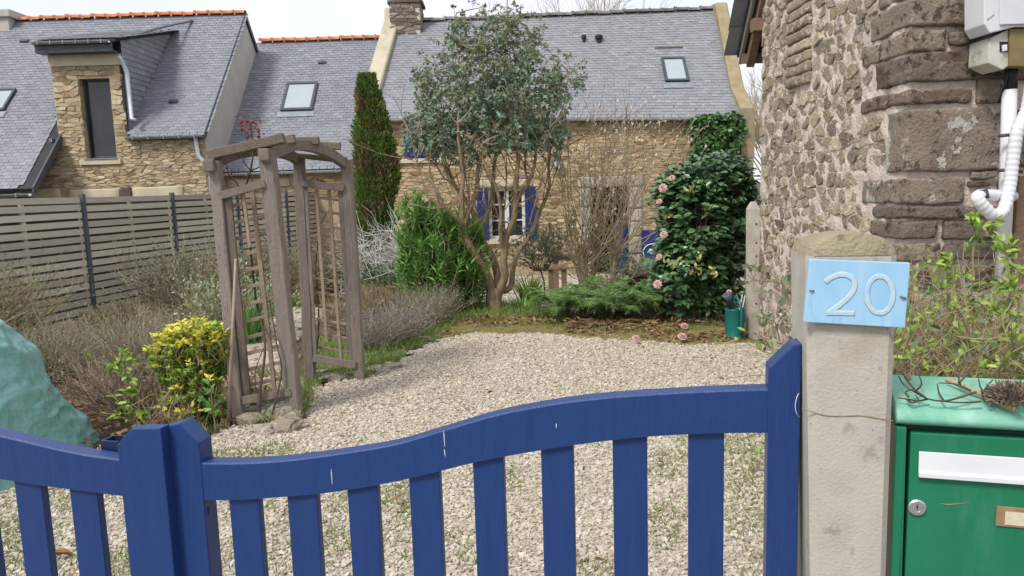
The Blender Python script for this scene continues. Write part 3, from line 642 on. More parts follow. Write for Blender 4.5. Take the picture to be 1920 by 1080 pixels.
# gravel, real stones: crushed angular pebbles
def pebbles(name, n, x0, x1, y0, y1, test, smin, smax, m, lift=.03):
    xy = NR.random((n, 2)) * [x1 - x0, y1 - y0] + [x0, y0]
    dn = NR.random(n)
    ok = np.array([test(x, y) and (960 + F * x / max(y, .1)) > -150 and (x / max(y, .1)) < .75 for x, y in xy]); xy = xy[ok]; n = len(xy)
    cube = np.array([(-1, -1, -1), (1, -1, -1), (1, 1, -1), (-1, 1, -1), (-1, -1, 1), (1, -1, 1), (1, 1, 1), (-1, 1, 1)], float) * .5
    s = smin + (smax - smin) * NR.random(n) ** 2
    V = cube[None] * (1 + .28 * NR.normal(size=(n, 8, 1))).clip(.5, 1.4) * np.stack([s * (.85 + .5 * NR.random(n)), s, s * (.42 + .28 * NR.random(n))], 1)[:, None]
    V = V + NR.normal(size=V.shape) * (s * .10)[:, None, None]
    a = NR.random(n) * 6.28; t = (NR.random(n) - .5) * 1.2; ca, sa, ct, st = np.cos(a), np.sin(a), np.cos(t), np.sin(t)
    x, y, z = V[..., 0], V[..., 1], V[..., 2]; y, z = y * ct[:, None] - z * st[:, None], y * st[:, None] + z * ct[:, None]
    x, y = x * ca[:, None] - y * sa[:, None], x * sa[:, None] + y * ca[:, None]
    zz = np.array([gz(p[0], p[1]) + lift + .012 * vnoise((p[0], p[1], 5), 1.3) + .02 * vnoise((p[0], p[1], 0), 1.7) for p in xy]) + s * .12 + NR.random(n) * s * .22
    V = np.stack([x + xy[:, :1], y + xy[:, 1:], z + zz[:, None]], -1).reshape(-1, 3)
    off = (np.arange(n) * 8)[:, None]; fs = [(4, 5, 6, 7), (0, 1, 5, 4), (1, 2, 6, 5), (2, 3, 7, 6), (3, 0, 4, 7)]
    me = np_mesh(name, V, [off + np.array(f)[None] for f in fs], np.tile(NR.random(n), 5)); o = link(name, me, None, m)
    tag(o, kind='stuff'); return o
in_edge = lambda x, y: in_drive(x + .22 * vnoise((x, y, 31), 6), y + .22 * vnoise((x, y, 47), 6))
tag(pebbles('gravel', 93000, -3.6, 2.56, 2.5, 5.2, in_edge, .0085, .0195, M_pebble), 'pale crushed gravel covering the drive behind the blue gate', 'gravel')
tag(pebbles('gravel', 52000, -2.6, 2.56, 5.2, 8.6, in_edge, .011, .020, M_pebble), 'pale crushed gravel at the far end of the drive by the moss', 'gravel')
tag(pebbles('gravel', 12000, -3.6, 4.6, 5.4, 16.5, in_path, .018, .04, M_pebble, .026), 'pale gravel of the garden path and house terrace', 'gravel')

# moss and leaf litter under the ferns and camellia
def mound(name, pts, h, m, label, cat, lift=.042):
    xs = [p[0] for p in pts]; ys = [p[1] for p in pts]
    o, ins = sheet(name, pts, lift, m, .07, .012); tag(o, label, cat, kind='stuff'); return o, ins
mossp = [g2(1010, 628), g2(1060, 634), g2(1120, 641), g2(1250, 646), g2(1350, 650), g2(1400, 650), (2.5, 7.4), (2.45, 9.2), (1.5, 9.4), (.9, 9.2), g2(1020, 622)]
mo, in_moss = mound('moss', mossp, .05, M_moss, 'yellow green moss on the bank below the camellia', 'moss')
litp = [g2(815, 640), g2(880, 600), g2(1010, 598), g2(1060, 618), g2(1050, 634), g2(1000, 630), g2(900, 628)]
mo2, in_lit = mound('moss', litp, .04, M_moss, 'brown mossy edge between gravel and eucalyptus trunk', 'moss', .050)
def scatter_flat(name, n, x0, x1, y0, y1, test, l0, l1, m, label, cat, kind='oval'):
    xy = NR.random((n, 2)) * [x1 - x0, y1 - y0] + [x0, y0]; xy = xy[np.array([test(*p) for p in xy])]; n = len(xy)
    Pn = np.array([(x, y, gz(x, y) + .05 + .03 * abs(vnoise((x, y, 5), 1.3))) for x, y in xy]) + NR.random((n, 1)) * [0, 0, .03]
    D = rdir(NR, n) * [1, 1, .35]; N = np.array([0, 0, 1.]) + .5 * NR.normal(size=(n, 3)); Ln = l0 + (l1 - l0) * NR.random(n)
    me = leaf_mesh(name, Pn, D, N, Ln, Ln * .5, kind, NR); o = link(name, me, None, m); return tag(o, label, cat, kind='stuff')
scatter_flat('leaf_litter', 3000, -.9, 2.5, 7.4, 9.2, lambda x, y: (in_moss(x, y) or in_lit(x, y)) and vnoise((x, y, 2), 1.6) > -.12, .03, .08, M_litter, 'brown fallen leaves lying on the moss under the fern and camellia', 'dead leaves')
scatter_flat('leaf_litter', 1500, -4.6, -2.0, 4.6, 6.6, lambda x, y: not in_drive(x, y), .03, .08, M_litter, 'brown dead leaves under the heather and yellow shrub', 'dead leaves')
scatter_flat('leaf_litter', 260, -2.5, 2.4, 3.0, 8.2, in_drive, .02, .05, M_litter, 'scattered brown leaves on the pale gravel', 'dead leaves')

def grass(name, n, x0, x1, y0, y1, test, l0, l1, m, label, parent=None, wid=.006):
    xy = NR.random((n, 2)) * [x1 - x0, y1 - y0] + [x0, y0]; xy = xy[np.array([test(*p) for p in xy])]; n = len(xy)
    if n == 0: return
    Pn = np.array([(x, y, gz(x, y) + .03 + .02 * vnoise((x, y, 0), 1.7)) for x, y in xy]); D = rdir(NR, n) * [.7, .7, .1] + [0, 0, .8]; Ln = l0 + (l1 - l0) * NR.random(n)
    N = rdir(NR, n); me = leaf_mesh(name, Pn, D, N, Ln, np.full(n, wid) * (.7 + .6 * NR.random(n)), 'blade', NR); o = link(name, me, None, m)
    return tag(o, label, 'grass', kind='stuff')
grass('grass', 15000, -2.3, .9, 6.8, 11.2, lambda x, y: in_lawn(x, y) and vnoise((x, y, 1), 1.5) > -.45, .05, .16, M_grass, 'rough green grass between the arbor and the eucalyptus', wid=.009)
grass('grass', 7000, -4.8, -2.8, 9, 16.5, in_lawn2, .06, .16, M_grass, 'green lawn seen through the arbor towards the fence', wid=.016)
WEEDS = [(1395, 930, 55, 130), (1250, 970, 45, 70), (1115, 1065, 60, 25), (880, 1035, 70, 40), (20, 1010, 90, 70), (215, 1050, 55, 40), (120, 925, 60, 30), (470, 850, 90, 22), (1380, 830, 40, 50), (960, 900, 60, 30), (760, 950, 40, 40), (620, 1010, 40, 30), (1250, 870, 40, 30)]
def weed(x, y):
    if y < .5: return False
    v = Vector((x, y, .04)) - CAMP; z = v.dot(fwd); px, py = 960 + F * v.dot(RIGHT) / z, 540 - F * v.dot(UP) / z
    k = max(1 - ((px - a) / c) ** 2 - ((py - b) / d) ** 2 for a, b, c, d in WEEDS)
    return in_drive(x, y) and k + 1.1 * vnoise((x, y, 7), 4.5) > .28 and k > -.6
def tuft(x, y): return in_drive(x, y) and vnoise((x, y, 7), 1.9) + (.30 if x > .95 else 0) + (.28 if x < -1.7 else 0) - .16 * max(0, y - 3.6) > .22
grass('grass', 30000, -4, 2.5, 2.3, 5.6, tuft, .02, .055, M_grass, 'small green weeds growing through the gravel behind the gate', wid=.006)
grass('grass', 60000, -3.6, 2.5, 2.7, 5.6, weed, .015, .05, M_grass, 'patches of low green weeds and moss in the gravel near the gate', wid=.006)
grass('grass', 9000, -1.4, 2.4, 7.2, 9.4, lambda x, y: (in_lit(x, y) or in_moss(x, y)) and vnoise((x, y, 14), 2.5) > (.12 if x > .3 else -.12), .03, .09, M_grass, 'tufts of grass along the mossy bank at the end of the gravel', wid=.007)
grass('grass', 9000, -2.6, -1.0, 4.9, 7.0, lambda x, y: not in_drive(x, y) and vnoise((x, y, 4), 2.2) > .0, .04, .14, M_grass, 'green grass around the feet of the wooden arbor')

# ================================================================== left and middle houses
FY = 17.0
def X17(px, py=250, Y=FY): return P(px, py, Y).x
EZ = 3.15
def roofz(y): return EZ + (y - FY)
house = empty('stone_house', (-9, 18, -.34), 'golden stone house on the left with dormer window and orange ridge tiles', 'house')
x_l, x_r = -14.0, P(381, 244, FY).x
RY = 20.2; RZ = roofz(RY)
lowx = P(112, 250, FY).x                     # right edge of the lower roof
dx0, dx1 = P(104, 200, FY).x, P(236, 200, FY).x
wx0, wx1 = P(155, 230, FY).x, P(213, 230, FY).x; wz0, wz1 = P(185, 297, FY).z, P(180, 147, FY).z
dtop = P(170, 120, FY).z
mb = MB(); wall_face(mb, x_l, dx0, -.4, EZ, FY, [], .3); wall_face(mb, dx0, dx1, -.4, dtop + .25, FY, [(wx0, wx1, wz0, wz1)], .32); wall_face(mb, dx1, x_r, -.4, EZ - .04, FY, [], .3)
mb.poly([(x_r, FY, -.4), (x_r, 23.4, -.4), (x_r, 23.4, EZ), (x_r, RY, RZ - .03), (x_r, FY, EZ - .03)])
mb.poly([(x_l, 23.4, -.4), (x_r, 23.4, -.4), (x_r, 23.4, EZ), (x_l, 23.4, EZ)])
wall = mb.build('wall', M_mortar2, house, fix=False)
mb = MB(); mb.prism([(x_r, FY + .02, EZ - .1), (x_r, FY + .02, -.4), (x_r, 23.3, -.4), (x_r, 23.3, EZ - .1), (x_r, RY, RZ - .07)], (.035, 0, 0)); mb.build('gable_render', M_render, house)
# roof deck
ly = FY - 1.2; lz = roofz(ly)
mb = MB()
mb.prism([(lowx, FY - .12, roofz(FY - .12) - .01), (dx0, FY - .12, roofz(FY - .12) - .01), (dx0, RY, RZ - .01), (lowx, RY, RZ - .01)], (0, .05, -.06))
mb.prism([(dx0, FY + 1.3, roofz(FY + 1.3) - .01), (dx1, FY + 1.3, roofz(FY + 1.3) - .01), (dx1, RY, RZ - .01), (dx0, RY, RZ - .01)], (0, .05, -.06))
mb.prism([(dx1, FY - .12, roofz(FY - .12) - .01), (x_r + .06, FY - .12, roofz(FY - .12) - .01), (x_r + .06, RY, RZ - .01), (dx1, RY, RZ - .01)], (0, .05, -.06))
mb.prism([(x_l, ly, lz), (lowx, ly, lz), (lowx, RY, RZ), (x_l, RY, RZ)], (0, .05, -.06))
mb.prism([(x_l, RY, RZ), (x_r + .06, RY, RZ), (x_r + .06, 23.5, roofz(RY) - 3.3), (x_l, 23.5, roofz(RY) - 3.3)], (0, -.05, -.06))
mb.build('roof_deck', M_deck, house)
def left_keep(p):
    if p.x > lowx and p.y < FY - .1: return False
    if dx0 < p.x < dx1 and p.y < FY + .1: return False
    # under the dormer roof
    if dx0 - .2 < p.x < dx1 and p.z < dtop + .45 + (p.y - FY) * .27 and p.y < 19.4: return False
    return True
slates(house, M_slate, (x_l, ly, lz), (x_r + .07, ly, lz), (x_l, RY, RZ), (x_r + .07, RY, RZ), .10, .165, R, left_keep)
ridge_tiles(house, M_terra, (x_l, RY, RZ + .01), (x_r + .08, RY, RZ + .01), 22, .12)
g = gutter(house, (dx1 + .02, FY - .16, EZ - .12), (x_r + .05, FY - .16, EZ - .12), .065, M_zinc, 5)
gutter(house, (x_l, ly - .06, lz - .1), (lowx - .02, ly - .06, lz - .1), .065, M_zinc, 8)
gutter(house, (lowx - .12, FY - .16, EZ - .12), (dx0 - .02, FY - .16, EZ - .12), .06, M_zinc, 2)
mb = MB(); mb.prism([(lowx + .01, ly - .02, lz - .16), (lowx + .01, ly - .02, lz + .03), (lowx + .01, FY + .1, roofz(FY + .1) + .03), (lowx + .01, FY + .1, roofz(FY + .1) - .16)], (.04, 0, 0)); mb.build('verge_board', M_anthra, house)
mb = MB(); mb.prism([(x_r + .07, FY - .14, EZ - .22), (x_r + .07, FY - .14, EZ - .06), (x_r + .07, RY, RZ + .05), (x_r + .07, 23.4, EZ - .05), (x_r + .07, 23.4, EZ - .2), (x_r + .07, RY, RZ - .1)], (.02, 0, 0)); mb.build('verge_board', M_anthra, house)
# dormer: lintel, roof, cheek
mb = MB(); mb.box((dx0 - .03, FY - .05, dtop - .04), (dx1 + .01, FY + .25, dtop + .2)); mb.build('dormer_lintel', M_dressed, house, bevel=.01)
za = dtop + .2
mb = MB(); mb.box((P(85, 115, FY).x, FY - .34, za + .0), (P(226, 115, FY).x, FY - .28, za + .24)); mb.box((P(85, 115, FY).x, FY - .28, za), (P(226, 115, FY).x, FY - .05, za + .03)); fas = mb.build('fascia_board', M_anthra, house)
d0x, d1x = P(85, 115, FY).x, dx1 + .06
zf, zb = za + .30, roofz(19.75) + .02; yb = 19.75; yf = FY - .32
mb = MB(); mb.prism([(d0x, yf, zf - .04), (d1x, yf, zf - .04), (d1x, yb, zb - .04), (d0x, yb, zb - .04)], (0, 0, -.06)); mb.build('dormer_deck', M_deck, house)
slates(house, M_slate2, (d0x, yf, zf - .03), (d1x + .03, yf, zf - .03), (d0x, yb, zb - .03), (d1x + .03, yb, zb - .03), .13, .22, R, n_parts=0)
gutter(house, (d0x, yf - .07, zf - .08), (d1x - .1, yf - .07, zf - .08), .06, M_zinc, 6)
# the swept valley that runs from the dormer roof out over the main roof
mb = MB()
for k in range(10):
    t0, t1 = k / 10, (k + 1) / 10
    f = lambda t: Vector((d1x + .0 + .42 * t ** 2, lerp(yf + .5, yb + .25, t), lerp(zf + .02, roofz(yb + .25) + .03, t ** .9)))
    a, b = f(t0), f(t1); mb.add([a, b, b + Vector((-.08, .02, .02)), a + Vector((-.08, .02, .02)), a + Vector((.01, 0, -.03)), b + Vector((.01, 0, -.03))], [(0, 1, 2, 3), (0, 4, 5, 1)])
mb.build('valley_flashing', M_anthra, house)
ck = [Vector((dx1 + .01, FY - .02, roofz(FY))), Vector((dx1 + .01, FY - .02, zf - .02)), Vector((dx1 + .01, 19.7, roofz(19.7) + .02))]
mb = MB(); mb.prism(ck, (-.06, 0, 0)); mb.build('dormer_cheek', M_deck, house)
mb = MB()                                     # slates hung on the cheek
nrw = 22
for r in range(nrw):
    z0 = lerp(ck[0].z, ck[2].z, r / nrw); z1 = z0 + (ck[2].z - ck[0].z) / nrw + .015
    y0 = FY - .02; y_hi = FY + (z0 - EZ) if z0 - EZ < 2.7 else 19.7
    y_top = y_hi; 
    # right end follows the main roof, top follows the dormer roof
    ylo = max(y0, FY + (z0 - (zf - .02)) / ((zb - zf) / (yb - yf)) if z0 > zf else y0)
    c = 0; y = ylo - (r % 2) * .12
    while y < y_top + .0:
        ya, yb_ = max(y, ylo), min(y + .235, y_top + .05)
        if yb_ - ya > .03:
            mb.tint = R.random(); mb.add([(dx1 + .036, ya, z0), (dx1 + .036, yb_, z0), (dx1 + .022, yb_, z1), (dx1 + .022, ya, z1), (dx1 + .015, ya, z0), (dx1 + .015, yb_, z0)], [(0, 1, 2, 3), (4, 5, 1, 0)])
        y += .24
mb.tint = 0
o = mb.build('cheek_slates', M_slate, house, fix=False); o['kind'] = 'stuff'
# dormer window
win = one('window', M_dark, house, 'box', (wx0 + .01, FY + .3, wz0), (wx1 - .01, FY + .34, wz1))
mb = MB(); fw = .05
for a, b in (((wx0, FY + .16, wz0), (wx0 + fw, FY + .24, wz1)), ((wx1 - fw, FY + .16, wz0), (wx1, FY + .24, wz1)), ((wx0 + fw, FY + .16, wz1 - fw), (wx1 - fw, FY + .24, wz1)), ((wx0 + fw, FY + .16, wz0), (wx1 - fw, FY + .24, wz0 + fw))): mb.box(a, b)
mb.build('frame', M_anthra, win, bevel=.008)
one('pane', M_glass, win, 'box', (wx0 + fw, FY + .19, wz0 + fw), (wx1 - fw, FY + .205, wz1 - fw))
mb = MB(); mb.box((wx0 + .06, FY + .255, wz0 + .15), (wx1 - .1, FY + .26, wz0 + .5)); mb.build('curtain', M_wood, win)
one('sill', M_dressed, house, 'box', (wx0 - .14, FY - .06, wz0 - .14), (wx1 + .1, FY + .2, wz0 - .025), bevel=.01)
one('sill_sheet', M_zinc, house, 'box', (wx0 - .02, FY - .08, wz0 - .022), (wx1 + .03, FY + .16, wz0 - .002))
mb = MB(); mb.tube([P(222, 104, FY - .15), P(227, 112, FY - .1), P(238, 135, FY - .06), P(247, 222, FY - .08), P(253, 225, FY - .16)], .045, 8, True); mb.build('downpipe', M_zincpale, house, True)
mb = MB(); mb.tube([P(365, 252, FY - .12), P(367, 262, FY - .1), P(372, 292, FY - .08), P(385, 305, FY - .1), P(390, 330, FY - .1)], .05, 8, True); mb.build('downpipe', M_zincpale, house, True)
for px, py, yy in ((45, 82, 19.0), (200, 82, 19.5), (325, 196, 17.6)):
    q = P(px, py, 19); 
    for it in range(20): q = P(px, py, q.y + .5 * (q.z - roofz(q.y)))
    mb = MB(); mb.obox(q + Vector((-.1, 0, .03)), (.2, 0, 0), (0, .06, .06), (0, -.03, .03)); mb.build('roof_vent', M_anthra, house)
def roof_hit(px, py, zf_):
    y = 18.0
    for it in range(60):
        q = P(px, py, y); y += .25 * (q.z - zf_(y)) if True else 0
    return P(px, py, y)
c = [roof_hit(*p, roofz) for p in ((-40, 212), (4, 210), (-10, 168), (33, 170))]
xr_, yb0, yt0 = c[3].x, c[1].y, c[3].y
skylight(house, (xr_ - .8, yb0, roofz(yb0)), (xr_, yb0, roofz(yb0)), (xr_ - .8, yt0, roofz(yt0)), (xr_, yt0, roofz(yt0)), 1)
# stones of the facade
holes = [(wx0 - .16, wx1 + .12, wz0 - .16, wz0 + .02), (wx0 - .002, wx1 + .002, wz0, wz1)]
pale = [(P(52, 362, FY).x, P(115, 362, FY).x, P(80, 378, FY).z, P(80, 353, FY).z), (P(130, 362, FY).x, P(226, 362, FY).x, P(170, 376, FY).z, P(170, 354, FY).z), (P(250, 360, FY).x, P(345, 360, FY).x, P(300, 371, FY).z, P(300, 349, FY).z),
        (P(0, 362, FY).x, P(30, 362, FY).x, P(10, 380, FY).z, P(10, 362, FY).z)]
zlow = P(200, 400, FY).z
polys = voronoi(P(-15, 350, FY).x, x_r - .01, zlow, EZ - .08, .21, .062, R, holes + pale)
polys = [p for p in polys if max(q[1] for q in p) < EZ - .1]
polys += voronoi(dx0, dx1, EZ - .08, dtop - .04, .24, .09, R, holes)
quo = [p for p in polys if False]
stone_parts(house, 'stone', M_gold, polys, (0, FY, 0), (1, 0, 0), (0, 0, 1), (0, -1, 0), .005, .022, R, 300, smooth=False, round_=False)
for i, h in enumerate(pale): block_obj('dressed_block', M_dressed, house, (h[0] + .01, FY - .05, h[2] + .01), (h[1] - .01, FY + .05, h[3] - .01), .012, .008, 3, i, 4)
block_obj('dark_block', M_darkstone, house, (P(228, 360, FY).x, FY - .05, P(237, 370, FY).z), (P(247, 360, FY).x, FY + .05, P(237, 351, FY).z), .012, .01, 6, 3, 5)
rv = voronoi(0.01, .155, wz0 + .01, wz1 - .02, .2, .14, R); stone_parts(house, 'reveal_stone', M_gold, rv, (wx0, FY, 0), (0, 1, 0), (0, 0, 1), (1, 0, 0), .006, .012, R, 60, smooth=False, round_=False)
cq = P(5, 30, 20.4)
mb = MB(); mb.box((cq.x - 1.2, RY - .35, RZ - .5), (P(36, 40, 20.2).x - .06, RY + .35, P(20, 38, 20.2).z)); ch = mb.build('chimney', M_render, house)
one('chimney_cap', M_render, ch, 'box', (cq.x - 1.25, RY - .42, P(20, 38, 20.2).z + .001), (P(38, 40, 20.2).x, RY + .42, P(20, 24, 20.2).z), bevel=.02)

# middle house
MYe, MZe = 17.8, 2.34
def mroofz(y): return MZe + (y - MYe)
mh = empty('stone_house', (-5, 19, -.34), 'low middle house with single skylight between the two taller houses', 'house')
mx0, mx1 = x_r + .04, -2.95
MRY = 21.3
mb = MB(); wall_face(mb, mx0, mx1, -.4, MZe - .05, MYe + .05, [], .3); mb.build('wall', M_mortar2, mh, fix=False)
mb = MB(); mb.poly([(mx0, 24, -.4), (mx1, 24, -.4), (mx1, 24, 2.9), (mx0, 24, 2.9)]); mb.build('rear_wall', M_mortar2, mh, fix=False)
mb = MB(); mb.prism([(mx0, MYe - .1, mroofz(MYe - .1)), (mx1, MYe - .1, mroofz(MYe - .1)), (mx1, MRY, mroofz(MRY)), (mx0, MRY, mroofz(MRY))], (0, .05, -.06)); mb.prism([(mx0, MRY, mroofz(MRY)), (mx1, MRY, mroofz(MRY)), (mx1, 24.3, 2.9), (mx0, 24.3, 2.9)], (0, -.05, -.06)); mb.build('roof_deck', M_deck, mh)
slates(mh, M_slate, (mx0, MYe - .12, mroofz(MYe - .12)), (mx1, MYe - .12, mroofz(MYe - .12)), (mx0, MRY, mroofz(MRY)), (mx1, MRY, mroofz(MRY)), .10, .165, R)
ridge_tiles(mh, M_terra, (mx0, MRY, mroofz(MRY) + .01), (mx1, MRY, mroofz(MRY) + .01), 12, .12)
gutter(mh, (mx0 + .02, MYe - .18, MZe - .14), (mx1, MYe - .18, MZe - .14), .065, M_zincpale, 9)
c = [roof_hit(*p, mroofz) for p in ((523, 210), (583, 210), (543, 159), (600, 157))]
xa, xb = (c[0].x + c[2].x) / 2, (c[1].x + c[3].x) / 2; ya, yb2 = (c[0].y + c[1].y) / 2, (c[2].y + c[3].y) / 2
skylight(mh, (xa, ya, mroofz(ya)), (xb, ya, mroofz(ya)), (xa, yb2, mroofz(yb2)), (xb, yb2, mroofz(yb2)), 1, .07)
q = roof_hit(604, 122, mroofz); mb = MB(); mb.obox(q + Vector((-.1, 0, .03)), (.2, 0, 0), (0, .06, .06), (0, -.03, .03)); mb.build('roof_vent', M_anthra, mh)
polys = voronoi(mx0 + .02, mx1 - .02, P(500, 372, MYe).z, MZe - .2, .22, .066, R, [(P(425, 345, MYe).x, P(545, 345, MYe).x, P(480, 352, MYe).z, P(480, 334, MYe).z)])
stone_parts(mh, 'stone', M_ochre, polys, (0, MYe + .05, 0), (1, 0, 0), (0, 0, 1), (0, -1, 0), .005, .022, R, 160, smooth=False, round_=False)
block_obj('dressed_block', M_dressed, mh, (P(427, 345, MYe).x, MYe, P(480, 351, MYe).z), (P(543, 345, MYe).x, MYe + .1, P(480, 335, MYe).z), .012, .008, 3, 5, 4)

# ================================================================== main house with blue shutters
hs = empty('stone_house', (1.2, 18.5, -.34), 'ochre stone house with blue shutters, grey ridge and bare parapet gables', 'house')
HB = -.36
BLc, BRc = P(700, 214, FY), P(1394, 211, FY)
TLc, TRc = P(752, 42, 19.75), P(1336, 18, 19.75)
hx0, hx1 = BLc.x - .1, BRc.x - .02
rl = (TLc - BLc); rr = (TRc - BRc)
# openings
def rect(x0, x1, y0, y1): 
    return (P(x0, (y0 + y1) / 2, FY).x, P(x1, (y0 + y1) / 2, FY).x, P((x0 + x1) / 2, y1, FY).z, P((x0 + x1) / 2, y0, FY).z)
wA = rect(757, 823, 219, 297); wB = rect(917, 984, 353, 447); dr = rect(1110, 1180, 350, 510); dr = (dr[0], dr[1], HB, dr[3])
ez_l, ez_r = BLc.z, BRc.z
mb = MB(); wall_face(mb, hx0, hx1, HB, ez_r - .06, FY, [(wA[0], wA[1], wA[2], min(wA[3], ez_r - .08)), wB, dr], .3)
mb.poly([(hx0, FY, ez_r - .06), (hx1, FY, ez_r - .06), (hx1, FY, ez_r - .02), (hx0, FY, ez_l - .02)])
for x, t in ((hx0, TLc), (hx1, TRc)):
    mb.poly([(x, FY, HB), (x, 22.5, HB), (x, 22.5, ez_r), (x, 19.75, t.z - .08), (x, FY, ez_r)])
mb.poly([(hx0, 22.5, HB), (hx1, 22.5, HB), (hx1, 22.5, ez_r), (hx0, 22.5, ez_r)])
mb.build('wall', M_mortar2, hs, fix=False)
BLd, BRd = BLc + Vector((0, -.12, -.12)), BRc + Vector((0, -.12, -.12))
mb = MB()
mb.loft([[BLd.lerp(BRd, i / 8).lerp(TLc.lerp(TRc, i / 8), j / 8) + Vector((0, .03, -.04)) for i in range(9)] for j in range(9)], False)
mb.prism([TLc, TRc, (TRc.x, 22.6, ez_r), (TLc.x, 22.6, ez_r)], (0, -.05, -.06)); mb.build('roof_deck', M_deck, hs)
# skylight and pipes on the roof
def roof_pt(s, v): return BLd.lerp(BRd, s).lerp(TLc.lerp(TRc, s), v)
def roof_uv(px, py):
    y = 18.; 
    for it in range(60):
        q = P(px, py, y); v = (y - BLd.y) / (TLc.y - BLd.y); s = (q.x - lerp(BLd.x, TLc.x, v)) / (lerp(BRd.x, TRc.x, v) - lerp(BLd.x, TLc.x, v)); y += .25 * (q.z - roof_pt(s, v).z)
    return s, v
slates(hs, M_slate2, BLd, BRd, TLc, TRc, .098, .155, R)
ridge_tiles(hs, M_ridge, TLc + Vector((.12, 0, .0)), TRc + Vector((0, 0, 0)), 24, .11)
gutter(hs, BLd + Vector((.0, -.06, .0)), BRd + Vector((0, -.06, 0)), .06, M_zincpale, 14)
cs = [roof_uv(*p) for p in ((1246, 156), (1292, 155), (1240, 112), (1282, 112))]
s0, s1 = (cs[0][0] + cs[2][0]) / 2, (cs[1][0] + cs[3][0]) / 2; v0, v1 = cs[0][1], cs[2][1]
sk = skylight(hs, roof_pt(s0, v0), roof_pt(s1, v0), roof_pt(s0, v1), roof_pt(s1, v1), 1, .06)
mb = MB(); a = roof_pt(s0 - .012, v1 + .1); b = roof_pt(s1 + .004, v1 + .1); mb.beam(a + Vector((0, 0, .05)), b + Vector((0, 0, .05)), .05, .04, (0, 1, 0)); mb.build('flashing', M_ridge, sk)
for px, r_ in ((1095, .05), (1123, .08)):
    s, v = roof_uv(px, 80); q = roof_pt(s, v); mb = MB(); mb.lathe(q, [(r_ * .8, -.02), (r_ * .8, .1), (r_ * 1.2, .1), (r_ * 1.2, .17), (.0, .2)], 12); mb.build('roof_vent', M_black, hs)
# parapets
def parapet(pts, wd, mt, ht=.22):
    mb = MB(); rings = []
    for x, y, z in pts: rings.append([(x, y, z - .5), (x + wd, y, z - .5), (x + wd, y, z), (x + wd - .03, y + .0, z + .03), (x + .03, y, z + .03), (x, y, z)])
    mb.loft(rings, True, True); return mb.build('parapet', mt, hs)
parapet([(BLc.x - .34, FY - .16, BLc.z - .3), (BLc.x - .3, FY + .25, BLc.z + .4), (TLc.x - .4, 19.55, TLc.z + .0), (TLc.x - .42, 19.8, TLc.z + .35), (TLc.x - .40, 20.1, TLc.z + .05), (BLc.x - .3, 22.6, ez_r)], .36, M_parapet)
parapet([(BRc.x - .1, FY - .18, BRc.z - .5), (BRc.x - .1, FY - .16, BRc.z + .05), (BRc.x - .14, FY + .5, BRc.z + .62), (TRc.x + .0, 19.5, TRc.z + .08), (TRc.x - .02, 19.9, TRc.z + .12), (BRc.x - .14, 22.6, ez_r)], .3, M_parapet2)
one('corner_pier', M_parapet2, hs, 'box', (BRc.x - .085, FY - .165, HB), (BRc.x + .185, FY + .3, BRc.z - .4))
# chimney, real stones
c0, c1 = P(731, 50, 19.3).x, P(790, 50, 19.3).x; cy = 19.3; cz0, cz1 = P(760, 62, 19.3).z, P(760, 6, 19.3).z
chm = one('chimney', M_mortar, hs, 'box', (c0 + .03, cy, cz0 - .6), (c1 - .03, cy + .75, cz1))
pl = voronoi(0, c1 - c0, cz0 - .02, cz1, .22, .085, R); stone_parts(chm, 'chimney_stone', M_chimney, pl, (c0, cy, 0), (1, 0, 0), (0, 0, 1), (0, -1, 0), .007, .03, R, 80, smooth=False, round_=False)
pl = voronoi(0, .75, cz0 - .3, cz1, .22, .085, R); stone_parts(chm, 'chimney_stone', M_chimney, pl, (c1 - .03, cy, 0), (0, 1, 0), (0, 0, 1), (1, 0, 0), .007, .03, R, 60, smooth=False, round_=False)
block_obj('chimney_cap', M_chimney, chm, (c0 - .04, cy - .05, cz1 + .001), (c1 + .05, cy + .8, cz1 + .09), .02, .012, 5, 2, 5)
# shutters, windows, door
def shutter(x0, x1, z0, z1, y, par, boards=3):
    sh = one('shutter', M_shut, par, 'box', (x0, y - .012, z0 + .02), (x1, y, z1 - .02)); w_ = (x1 - x0) / boards
    for k in range(boards):
        mb = MB(); mb.box((x0 + k * w_ + .003, y - .035, z0), (x0 + (k + 1) * w_ - .003, y - .0125, z1)); mb.build('board', M_shut, sh, bevel=.004)
    for f in (.16, .84):
        z = lerp(z0, z1, f); one('strap', M_shut, sh, 'box', (x0 + .01, y - .05, z - .03), (x1 - .01, y - .036, z + .03))
    return sh
mid = (wA[0] + wA[1]) / 2; up_ = min(wA[3], ez_r - .1)
shutter(wA[0] + .01, mid - .004, wA[2] + .01, up_, FY + .02, hs); shutter(mid + .004, wA[1] - .01, wA[2] + .01, up_, FY + .02, hs)
one('sill', M_dressed, hs, 'box', (wA[0] - .08, FY - .07, wA[2] - .1), (wA[1] + .08, FY + .1, wA[2] - .004), bevel=.01)
wn_ = one('window', M_dark, hs, 'box', (wB[0], FY + .28, wB[2]), (wB[1], FY + .32, wB[3]))
mb = MB(); f_ = .06; xm = (wB[0] + wB[1]) / 2
for a, b in (((wB[0], wB[2]), (wB[0] + f_, wB[3])), ((wB[1] - f_, wB[2]), (wB[1], wB[3])), ((wB[0] + f_, wB[3] - f_), (wB[1] - f_, wB[3])), ((wB[0] + f_, wB[2]), (wB[1] - f_, wB[2] + f_)), ((xm - .05, wB[2] + f_), (xm + .05, wB[3] - f_))): mb.box((a[0], FY + .1, a[1]), (b[0], FY + .17, b[1]))
